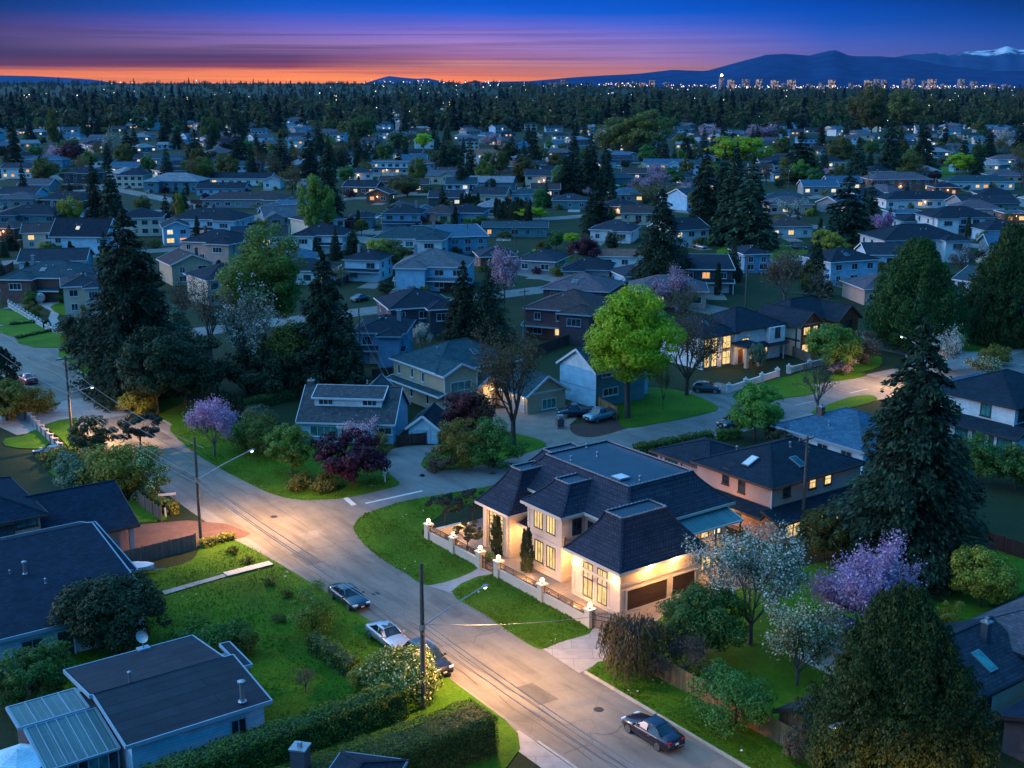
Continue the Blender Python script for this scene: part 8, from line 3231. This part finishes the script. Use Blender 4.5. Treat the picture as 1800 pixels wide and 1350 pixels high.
# gardens of the middle rows: drives, shrubs, fences, cars
fp = thing('wooden_fence', None, 'fence', (0, 0, -50))
b = MB()
for i in range(46):
    b.box(i * .22 - 5, i * .22 - 4.8, -.015, .015, 0, 1.6 + .02 * (i % 3))
b.build('boards', M_FENCE_R, fp)
b = MB()
for i in range(5):
    b.box(i * 2.5 - 5.06, i * 2.5 - 4.94, -.06, .06, 0, 1.7)
b.build('fence_post', M_FENCE_G, fp)
FENCES, CARS2 = [], []
car_src = [o for o in bpy.data.objects if o.name.startswith('parked_car') and o.parent is None]
zk = n_sh = 0
for r, lab, desc, a, b_, x, y in sorted(HOUSES, key=lambda h: -h[4]):
    if b_ < 262 or b_ > 560:
        continue
    rot = r.rotation_euler.z
    c_, s_ = math.cos(rot), math.sin(rot)
    W2 = lambda lx, ly: (r.location.x + lx * c_ - ly * s_, r.location.y + lx * s_ + ly * c_)
    zk += 1
    gx_ = rf_.uniform(2, 8)
    sheet('driveway', [W2(gx_ - 2, -.2), W2(gx_ - 2, -9), W2(gx_ + 2.2, -9), W2(gx_ + 2.2, -.2)], .02 + (zk % 12) * .003, rf_.choice((M_CONC, M_ASPH2, M_PAVE)))
    for k_ in range(rf_.choice((2, 3, 3, 4))):
        if n_sh > 225:
            break
        q = W2(rf_.uniform(-4, 16), rf_.choice((-1.6, -3, -5, 13, 15)))
        kk = rf_.choice(('shrub_green', 'shrub_hedge', 'shrub_olive', 'shrub_red', 'yew', 'shrub_gold', 'shrub_bud', 'shrub_cream', 'column'))
        n_sh += kk.startswith('shrub')
        rr_ = rf_.uniform(.8, 2.0)
        mid_tree(kk, q[0], q[1], rr_ * (1.5 if kk != 'column' else 3.5), rr_ if kk != 'column' else .7)
    if rf_.random() < .62:
        q = W2(rf_.choice((-4, 16, 6)), 15 if rf_.random() < .6 else 6)
        FENCES.append((dup(fp, (q[0], q[1], 0), rot + (0 if rf_.random() < .6 else math.pi / 2)), q[0], q[1]))
    if b_ > 330 and rf_.random() < .42:
        q = W2(gx_ + .1, -5.5)
        src = rf_.choice(car_src)
        CARS2.append((dup(src, (q[0], q[1], .03), rot + rf_.choice((1, -1)) * math.pi / 2), q[0], q[1], src))
for o in [fp] + list(fp.children):
    bpy.data.objects.remove(o)

# the woods beyond, as one mass
WK = [('fir', 20, 4.6), ('fir', 26, 5.4), ('spruce', 18, 4.5), ('olive', 15, 7), ('round', 13, 6), ('olive', 19, 8), ('budding', 13, 5.5), ('bare', 12, 5)]
WM_ = ['fir', 'spruce', 'olive', 'round', 'bud']
WB = []
for i, (k_, h_, r_) in enumerate(WK):
    rg_ = np.random.default_rng(500 + i)
    if k_ in ('fir', 'spruce'):
        q, _ = crown_conifer(rg_, h_, r_, h_ * .06, 9, 6, 5, h_ * .115, droop=.28, power=.85, ragged=.3, aspect=1.7)
    else:
        q, _ = crown_round(rg_, h_ * .12, h_, r_, 16, 150, r_ * .34, r_ * .34, hollow=.6)
    WB.append((q, WM_.index({'fir': 'fir', 'spruce': 'spruce', 'olive': 'olive', 'round': 'round', 'budding': 'bud', 'bare': 'bud'}[k_])))
Qs, Ms = [], []
rg_ = np.random.default_rng(77)
cnt = 0
for t_ in range(24000):
    if cnt >= 6200:
        break
    pyl = 149.5 + 100 * rg_.uniform() ** 1.25 if t_ % 3 else 149 + 16 * rg_.uniform()
    pxl = rg_.uniform(-120, 1920)
    if pyl > 232 or rg_.uniform() > mass(pxl, pyl):
        continue
    x, y = un(pxl, pyl)
    if y > 5200:
        continue
    if pyl > 195 and not free(x, y, 3):
        continue
    right = pxl > 880
    p_ = [.06, .03, .08, .24, .24, .20, .09, .06] if right else [.13, .06, .15, .17, .20, .12, .10, .07]
    k_ = rg_.choice(8, p=p_)
    q, mi = WB[k_]
    a = rg_.uniform(0, 6.28)
    s_ = rg_.uniform(.7, 1.25)
    if y > 2600 and pxl < 900:
        s_ *= .8
    ca, sa = math.cos(a) * s_, math.sin(a) * s_
    Q = np.stack([q[..., 0] * ca - q[..., 1] * sa + x, q[..., 0] * sa + q[..., 1] * ca + y, q[..., 2] * s_ * rg_.uniform(.85, 1.15) + ground_z(x, y) - .5], -1)
    Qs.append(Q)
    Ms.append(np.full(len(Q), mi))
    cnt += 1
wo = quads_obj('far_woods', np.concatenate(Qs), [leaf_mat('far_' + m, *c3) for m, c3 in zip(WM_, (((.008, .018, .012), (.016, .036, .020)), ((.010, .024, .016), (.024, .048, .026)), ((.045, .050, .014), (.10, .105, .026)), ((.020, .050, .014), (.048, .10, .024)), ((.050, .042, .024), (.10, .085, .045))))], None, np.concatenate(Ms))
tag(wo, 'dark mixed woods filling the distance below the horizon', 'woods', kind='stuff')

# lights of the far streets
E_COL = [emis('far_light_white', (1, .93, .82), 3.4, False), emis('far_light_warm', (1, .62, .30), 3.4, False), emis('far_light_amber', (1, .42, .14), 5, False), emis('far_light_blue', (.65, .8, 1), 4, False)]
Lq, Lm = [], []


def far_light(x, y, z, r, m):
    o_ = np.array([(r, 0, 0), (0, r, 0), (-r, 0, 0), (0, -r, 0), (0, 0, r), (0, 0, -r)])
    c_ = np.array([x, y, z])
    for a, b in ((0, 1), (1, 2), (2, 3), (3, 0)):
        for e in (4, 5):
            Lq.append([c_ + o_[a], c_ + o_[b], c_ + o_[e], c_ + o_[e]])
            Lm.append(m)


for i in range(520):
    if i < 300:
        pxl = 1060 + 760 * rg_.uniform()
        pyl = 145 + rg_.gamma(2.0, 5.0)
    elif i < 400:
        pxl = 640 + 480 * rg_.uniform()
        pyl = 154 + rg_.gamma(2.2, 8)
    else:
        pxl = 1800 * rg_.uniform()
        pyl = 156 + rg_.gamma(2.0, 16)
    pyl = min(max(pyl, 153), 262)
    x, y = un(pxl, pyl)
    if y > 6500:
        x, y = x * 6500 / y, 6500
    y0 = y
    z = ground_z(x, y) + rg_.uniform(7, 22)
    far_light(x, y, z, .00034 * y * rg_.uniform(.4, 1.2), int(rg_.choice(4, p=[.48, .30, .12, .10])))
fl = quads_obj('distant_lights', np.array(Lq), E_COL, None, np.array(Lm))
tag(fl, 'scattered far street and window lights below the horizon', 'city lights', kind='stuff')

# towers of the far town
def tower_mat(name, base, seed, strength, share):
    m, nt, out = new_mat(name)
    uvn = nd(nt, 'UVMap')
    mp = nd(nt, 'Mapping')
    mp.inputs['Scale'].default_value = (1 / 5.5, 1 / 4.5, 1)
    mp.inputs['Location'].default_value = (seed, seed * 1.7, 0)
    nt.links.new(uvn.outputs[0], mp.inputs[0])
    fl_ = nd(nt, 'VectorMath', operation='FLOOR')
    nt.links.new(mp.outputs[0], fl_.inputs[0])
    wn = nd(nt, 'TexWhiteNoise', noise_dimensions='2D')
    nt.links.new(fl_.outputs[0], wn.inputs['Vector'])
    th = mth(nt, 'GREATER_THAN', wn.outputs['Value'], 1 - share)
    e = nd(nt, 'Emission')
    cr = ramp(nt, [(0, (1, .35, .16)), (.45, (1, .55, .36)), (.8, (1, .85, .75))])
    sp = nd(nt, 'SeparateColor')
    nt.links.new(wn.outputs['Color'], sp.inputs[0])
    nt.links.new(sp.outputs[1], cr.inputs[0])
    nt.links.new(cr.outputs[0], e.inputs[0])
    nt.links.new(mth(nt, 'MULTIPLY', th, strength), e.inputs[1])
    p = nd(nt, 'BsdfPrincipled', i_Roughness=.6)
    p.inputs['Base Color'].default_value = (*base, 1)
    ad = nd(nt, 'AddShader')
    nt.links.new(p.outputs[0], ad.inputs[0])
    nt.links.new(e.outputs[0], ad.inputs[1])
    nt.links.new(ad.outputs[0], out.inputs[0])
    try:
        m.cycles.emission_sampling = 'NONE'
    except Exception:
        pass
    return m


T_M = [tower_mat('tower_pale', (.13, .13, .16), 3, .24, .34), tower_mat('tower_rose', (.15, .11, .11), 11, .34, .42), tower_mat('tower_grey', (.10, .10, .13), 23, .22, .26), tower_mat('tower_dark', (.06, .06, .08), 31, .2, .1)]
M_ROOFT = plain('tower_roof', (.1, .1, .12), .8)
TW = [(826, 147, 8, 3), (835, 142, 20, 3), (850, 146, 12, 3), (738, 147, 10, 3), (760, 149, 14, 3), (968, 144, 10, 2), (978, 144, 9, 2), (989, 139, 9, 2), (1040, 148, 14, 2), (1088, 143, 9, 2), (1100, 146, 8, 2), (1115, 141, 9, 0), (1128, 144, 12, 1), (1146, 140, 10, 1), (1172, 143, 9, 2), (1190, 146, 12, 3),
      (1268, 135, 8, 2), (1285, 139, 12, 1), (1311, 138, 14, 0), (1334, 138, 12, 1), (1362, 140, 13, 1), (1378, 145, 8, 2), (1391, 139, 15, 1), (1423, 146, 13, 0), (1445, 144, 10, 0), (1462, 139, 12, 1), (1497, 144, 10, 0), (1526, 140, 12, 1), (1541, 138, 10, 0), (1554, 139, 10, 0), (1590, 139, 9, 2), (1601, 137, 11, 0), (1625, 141, 8, 0), (1638, 138, 14, 1), (1660, 146, 12, 0), (1690, 138, 12, 0), (1712, 142, 12, 0), (1745, 146, 10, 2), (1770, 147, 14, 0)]
TOWERS = []
for i, (a, b_, w_, mi) in enumerate(TW):
    D = (4600 if a < 900 else 6100) + (i * 137) % 500
    x = (a - 900) / F * D * CP
    gz = ground_z(x, D)
    Z = CAMH + (143.5 - b_) / (F / CP) * D
    tw = w_ * .85 / F * D
    hh = Z - gz
    t = thing('apartment_tower', None, 'tower', (x, D, gz), (i * 37 % 50) / 100 - .2, 'lit towers of the far town')
    b = MB()
    b.box(-tw / 2, tw / 2, -tw / 2.4, tw / 2.4, -2, hh, T_M[mi])
    nb = max(2, int(tw / 8))
    for k_ in range(nb):
        xx = -tw / 2 + tw * (k_ + .5) / nb
        b.box(xx - 1.5, xx + 1.5, -tw / 2.4 - 1.4, -tw / 2.4 + .1, 1, hh - 3, T_M[mi])
    b.build('wall', None, t)
    b = MB()
    b.box(-tw / 2 - .6, tw / 2 + .6, -tw / 2.4 - .6, tw / 2.4 + .6, hh, hh + 1, M_ROOFT)
    b.box(-tw / 5, tw / 5, -tw / 6, tw / 6, hh + 1, hh + 5, M_ROOFT)
    b.build('roof', None, t)
    if a == 1268:
        b = MB()
        b.lathe([(.5, 0), (5.5, 2), (6.5, 6), (4.5, 10), (.5, 12)], 10, (0, 0, hh + 5), BULB_WHITE)
        b.build('roof_lamp', None, t)
    TOWERS.append((t, a, mi, w_, b_))

# mountains
def mountain(name, pts, D, depth, mat, seed, rough=.05, snow=None):
    """ridge traced as heights above the horizon, built with fore-slopes, spurs and a back"""
    rg2 = np.random.default_rng(seed)
    xs_ = np.linspace(pts[0][0], pts[-1][0], 110)
    ys_ = np.interp(xs_, [p[0] for p in pts], [p[1] for p in pts])
    rows = 13
    V_, Fc = [], []
    ph = rg2.uniform(0, 6.28, 8)
    for j in range(rows):
        t_ = j / (rows - 1)
        for i, (a, e) in enumerate(zip(xs_, ys_)):
            dd = D - depth + 1.6 * depth * t_
            X = (a - 900) / F * CP * D
            hh = max(0, CAMH + (145 - e) / (F / CP) * D)
            k_ = max(0.0, 1 - abs(t_ - .62) / .62) if t_ < .62 else max(0.0, 1 - (t_ - .62) / .38)
            k_ = k_ ** .8
            spur = sum(math.sin(a * (.021 + .013 * q) * (1 + .3 * q) + ph[q] + t_ * 2.2 * q) / (q + 1.5) for q in range(6))
            z = hh * k_ * (1 + rough * spur * (1 - k_) * 3) + (hh * rough * .10 * spur if k_ > .98 else 0)
            V_.append((X * dd / D, dd, max(-4, z) - (6 if j in (0, rows - 1) else 0)))
    n_ = len(xs_)
    for j in range(rows - 1):
        for i in range(n_ - 1):
            Fc.append((j * n_ + i, j * n_ + i + 1, (j + 1) * n_ + i + 1, (j + 1) * n_ + i))
    b = MB()
    b.v, b.f, b.m = V_, Fc, [0] * len(Fc)
    o_ = b.build(name, mat, smooth=True)
    return struct(o_)


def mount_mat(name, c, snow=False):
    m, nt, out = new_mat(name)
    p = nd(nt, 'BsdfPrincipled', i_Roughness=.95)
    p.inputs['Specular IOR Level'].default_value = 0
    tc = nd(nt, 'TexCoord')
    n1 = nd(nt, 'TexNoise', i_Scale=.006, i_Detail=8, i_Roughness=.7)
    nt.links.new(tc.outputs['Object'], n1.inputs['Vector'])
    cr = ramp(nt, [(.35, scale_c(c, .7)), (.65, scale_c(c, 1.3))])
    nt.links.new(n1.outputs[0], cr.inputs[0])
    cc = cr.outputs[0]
    if snow:
        sp = nd(nt, 'SeparateXYZ')
        nt.links.new(tc.outputs['Object'], sp.inputs[0])
        zz = mth(nt, 'ADD', sp.outputs[2], mth(nt, 'MULTIPLY', mth(nt, 'SUBTRACT', n1.outputs[0], .5), 260))
        mr = nd(nt, 'MapRange')
        mr.inputs[1].default_value = 285
        mr.inputs[2].default_value = 320
        nt.links.new(zz, mr.inputs[0])
        cc = mixc(nt, mr.outputs[0], cc, (.55, .58, .62))
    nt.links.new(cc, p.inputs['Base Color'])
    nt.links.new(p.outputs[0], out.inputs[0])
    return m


MM1 = mount_mat('forested_slope_haze_blue', (.010, .042, .12))  # all three slope colours have the blue of distant haze mixed in
MM2 = mount_mat('far_slope_haze_blue', (.022, .065, .15))
MM3 = mount_mat('snowy_slope_haze_blue', (.018, .055, .14), True)
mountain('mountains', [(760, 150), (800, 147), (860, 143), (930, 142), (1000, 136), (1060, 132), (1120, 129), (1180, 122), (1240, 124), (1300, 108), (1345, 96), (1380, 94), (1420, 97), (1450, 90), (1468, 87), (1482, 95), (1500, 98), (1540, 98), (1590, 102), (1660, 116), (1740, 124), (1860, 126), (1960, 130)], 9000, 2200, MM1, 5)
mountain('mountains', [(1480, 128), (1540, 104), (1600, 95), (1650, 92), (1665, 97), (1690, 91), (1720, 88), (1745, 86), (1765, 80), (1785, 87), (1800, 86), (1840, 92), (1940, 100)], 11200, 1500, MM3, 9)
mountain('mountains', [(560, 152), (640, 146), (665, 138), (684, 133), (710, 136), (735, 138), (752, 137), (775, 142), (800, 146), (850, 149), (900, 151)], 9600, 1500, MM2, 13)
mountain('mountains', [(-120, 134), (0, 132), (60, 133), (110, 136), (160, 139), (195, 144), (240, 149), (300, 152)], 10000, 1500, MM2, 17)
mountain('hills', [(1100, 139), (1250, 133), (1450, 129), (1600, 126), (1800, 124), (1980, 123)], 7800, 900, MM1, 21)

# the dusk air
hz, nt, out = new_mat('haze')
pv = nt.nodes.new('ShaderNodeVolumePrincipled')
pv.inputs['Color'].default_value = (.25, .58, 1, 1)
pv.inputs['Density'].default_value = HAZE_D = 1.35e-5
pv.inputs['Anisotropy'].default_value = 0.0
nt.links.new(pv.outputs[0], out.inputs['Volume'])
b = MB()
b.box(-11500, 11500, -600, 13200, -12, 460)
hb = b.build('haze', hz)
tag(hb, 'thin blue dusk haze over the whole view', 'haze', kind='stuff')
# ------------------------------------------------------------------ labels for the many
ONES = 'first second third fourth fifth sixth seventh eighth ninth tenth eleventh twelfth thirteenth fourteenth fifteenth sixteenth seventeenth eighteenth nineteenth'.split()
TENS = {2: ('twentieth', 'twenty'), 3: ('thirtieth', 'thirty'), 4: ('fortieth', 'forty'), 5: ('fiftieth', 'fifty'), 6: ('sixtieth', 'sixty'), 7: ('seventieth', 'seventy'), 8: ('eightieth', 'eighty'), 9: ('ninetieth', 'ninety')}


def nth(n, total):
    if n == 0:
        return 'leftmost'
    if n == total - 1:
        return 'rightmost'
    n += 1
    if n < 20:
        return ONES[n - 1] + ' from the left'
    t_, o_ = divmod(n, 10)
    if n >= 100:
        return 'number %d from the left' % n
    return (TENS[t_][0] if not o_ else TENS[t_][1] + '-' + ONES[o_ - 1]) + ' from the left'


def nth_phrase(n, total, phrase):
    """phrase is 'thing|where'"""
    a, _, b = phrase.partition('|')
    w = nth(n, total)
    if total == 1:
        return f"{a} {b}".strip()
    if ' from the left' in w:
        return f"{w.replace(' from the left', '')} {a} from the left {b}".strip()
    return f"{w} {a} {b}".strip()


def band(py_):
    return 'before the far woods' if py_ < 235 else 'among the farthest rows' if py_ < 270 else 'among the far rows' if py_ < 305 else 'in the middle rows' if py_ < 360 else 'in the nearer rows' if py_ < 430 else 'behind the lit streets'


def unique_labels(items):
    """items: (object, [candidate labels in order], set phrase, photo x)"""
    left = list(items)
    used = set(o.get('label') for o in bpy.data.objects if o.get('label'))
    for level in range(max(len(i[1]) for i in items)):
        cnt = {}
        for it in left:
            if level < len(it[1]):
                cnt[it[1][level]] = cnt.get(it[1][level], 0) + 1
        rest = []
        for it in left:
            c_ = it[1][level] if level < len(it[1]) else None
            if c_ and cnt[c_] == 1 and c_ not in used and len(c_.split()) <= 16:
                it[0]['label'] = c_
                used.add(c_)
            else:
                rest.append(it)
        left = rest
    sets = {}
    for it in items:
        sets.setdefault(it[2], []).append(it)
    for k_, mem in sets.items():
        mem.sort(key=lambda i: i[3])
        for n, it in enumerate(mem):
            if not it[0].get('label'):
                it[0]['label'] = nth_phrase(n, len(mem), k_)


KW_S = {'shrub_green': 'green shrub', 'shrub_hedge': 'clipped green shrub', 'shrub_olive': 'olive shrub', 'shrub_red': 'wine red shrub', 'shrub_gold': 'yellow green shrub', 'shrub_bud': 'brown shrub', 'shrub_cream': 'cream flowering shrub'}
items = []
for r, lab, desc, a, b_, x, y in HOUSES:
    r['category'] = 'house'
    r['group'] = 'houses of the neighbourhood'
    if lab:
        r['label'] = lab
        continue
    if 'label' in r.keys():
        del r['label']
    desc = desc.replace(' two storey', ' tall').replace(' hip roof', ' roof')
    if desc.endswith(' and lit windows'):
        desc = 'lit ' + desc[:-16]
    desc = desc.replace('lit far', 'lit').replace('far ', '')
    bd = band(b_)
    items.append((r, [desc, f"{desc} {bd}"], f"{desc}|{bd}", a))
unique_labels(items)

KW = {'fir': 'dark pointed conifer', 'spruce': 'dark green conical conifer', 'cedar': 'dense cedar', 'column': 'slim dark cypress', 'maple': 'bright lime green tree', 'round': 'mid green round tree', 'yew': 'dark rounded evergreen', 'olive': 'olive leaved tree',
      'redtree': 'wine red tree', 'fresh': 'light green tree', 'teal': 'silvery tree', 'gold': 'yellow green tree', 'bare': 'bare twiggy tree', 'budding': 'brownish budding tree', 'white': 'white blossom tree', 'pink': 'pink blossom tree', 'purple': 'purple blossom tree', 'cream': 'cream blossom tree', 'whitethin': 'pale blossom tree'}
SHORT_CAR = {}
items = []
for t, x, y, src in CARS2:
    a, b_ = proj(x, y, 0)
    w_ = src['label'].split()
    colr = next((w for w in w_ if w in ('blue', 'silver', 'black', 'red', 'teal', 'white')), 'dark')
    best = min(HOUSES, key=lambda h: (h[5] - x) ** 2 + (h[6] - y) ** 2)
    d_ = best[2].replace(' two storey', '').replace(' low', '').replace('far ', '').replace(' and lit windows', '').replace(' front gable', ' gable')
    del t['label']
    items.append((t, [f"{colr} car in front of the {d_}", f"{colr} car in front of the {d_} {band(b_)}"], f"{colr} car|in a drive {band(b_)}", a))
unique_labels(items)
items = []
for t, x, y in FENCES:
    a, b_ = proj(x, y, 0)
    t['category'] = 'fence'
    t['group'] = 'garden fences'
    best = min(HOUSES, key=lambda h: (h[5] - x) ** 2 + (h[6] - y) ** 2)
    d_ = best[2].replace(' two storey', '').replace(' low', '').replace('far ', '').replace(' and lit windows', '').replace(' front gable', ' gable')
    items.append((t, [f"brown fence at the {d_}", f"brown fence at the {d_} {band(b_)}"], f"brown garden fence|{band(b_)}", a))
unique_labels(items)
items = []
for t, k_, x, y in TREES:
    if t.get('label') and not t.name.startswith('~'):
        if id(t) in HERO_IDS:
            continue
    if 'label' in t.keys():
        del t['label']
    shr = k_.startswith('shrub')
    t['category'] = 'shrub' if shr else 'tree'
    t['group'] = 'shrubs in the gardens' if shr else 'trees between the houses'
    a, b_ = proj(x, y, 0)
    hgt_ = t.dimensions.z if t.type == 'MESH' else t.scale[2] * PROTO_H.get(k_, 8)
    sz = '' if shr else 'tall ' if hgt_ > 17 else 'small ' if hgt_ < 6 else ''
    kw = sz + KW.get(k_, KW_S.get(k_, 'shrub'))
    best = min(HOUSES, key=lambda h: (h[5] - x) ** 2 + (h[6] - y) ** 2)
    bd_ = math.hypot(best[5] - x, best[6] - y)
    d_ = best[2].replace(' two storey', '').replace(' low', '').replace('far ', '').replace(' and lit windows', '').replace(' hip', '').replace(' front gable', '').replace(' gable', '')
    rel = 'behind' if y - best[6] > abs(x - best[5]) else 'in front of' if best[6] - y > abs(x - best[5]) else 'right of' if x > best[5] else 'left of'
    bd = band(b_)
    cands = [f"{kw} {rel} the {d_}", f"{kw} {rel} the {d_} {bd}"] if bd_ < 30 else []
    items.append((t, cands, f"{kw}|{bd}", a))
unique_labels(items)
cols = ['pale', 'reddish', 'grey', 'dark']
items = []
for t, a, mi, w_, b_ in TOWERS:
    sz = 'wide' if w_ > 12 else 'narrow'
    place = 'left of the long mountain' if a < 1000 else 'under the long mountain' if a < 1500 else 'under the snowy mountain'
    items.append((t, [f"{sz} {cols[mi]} lit tower {place}"], f"{sz} {cols[mi]} lit tower|{place}", a))
unique_labels(items)
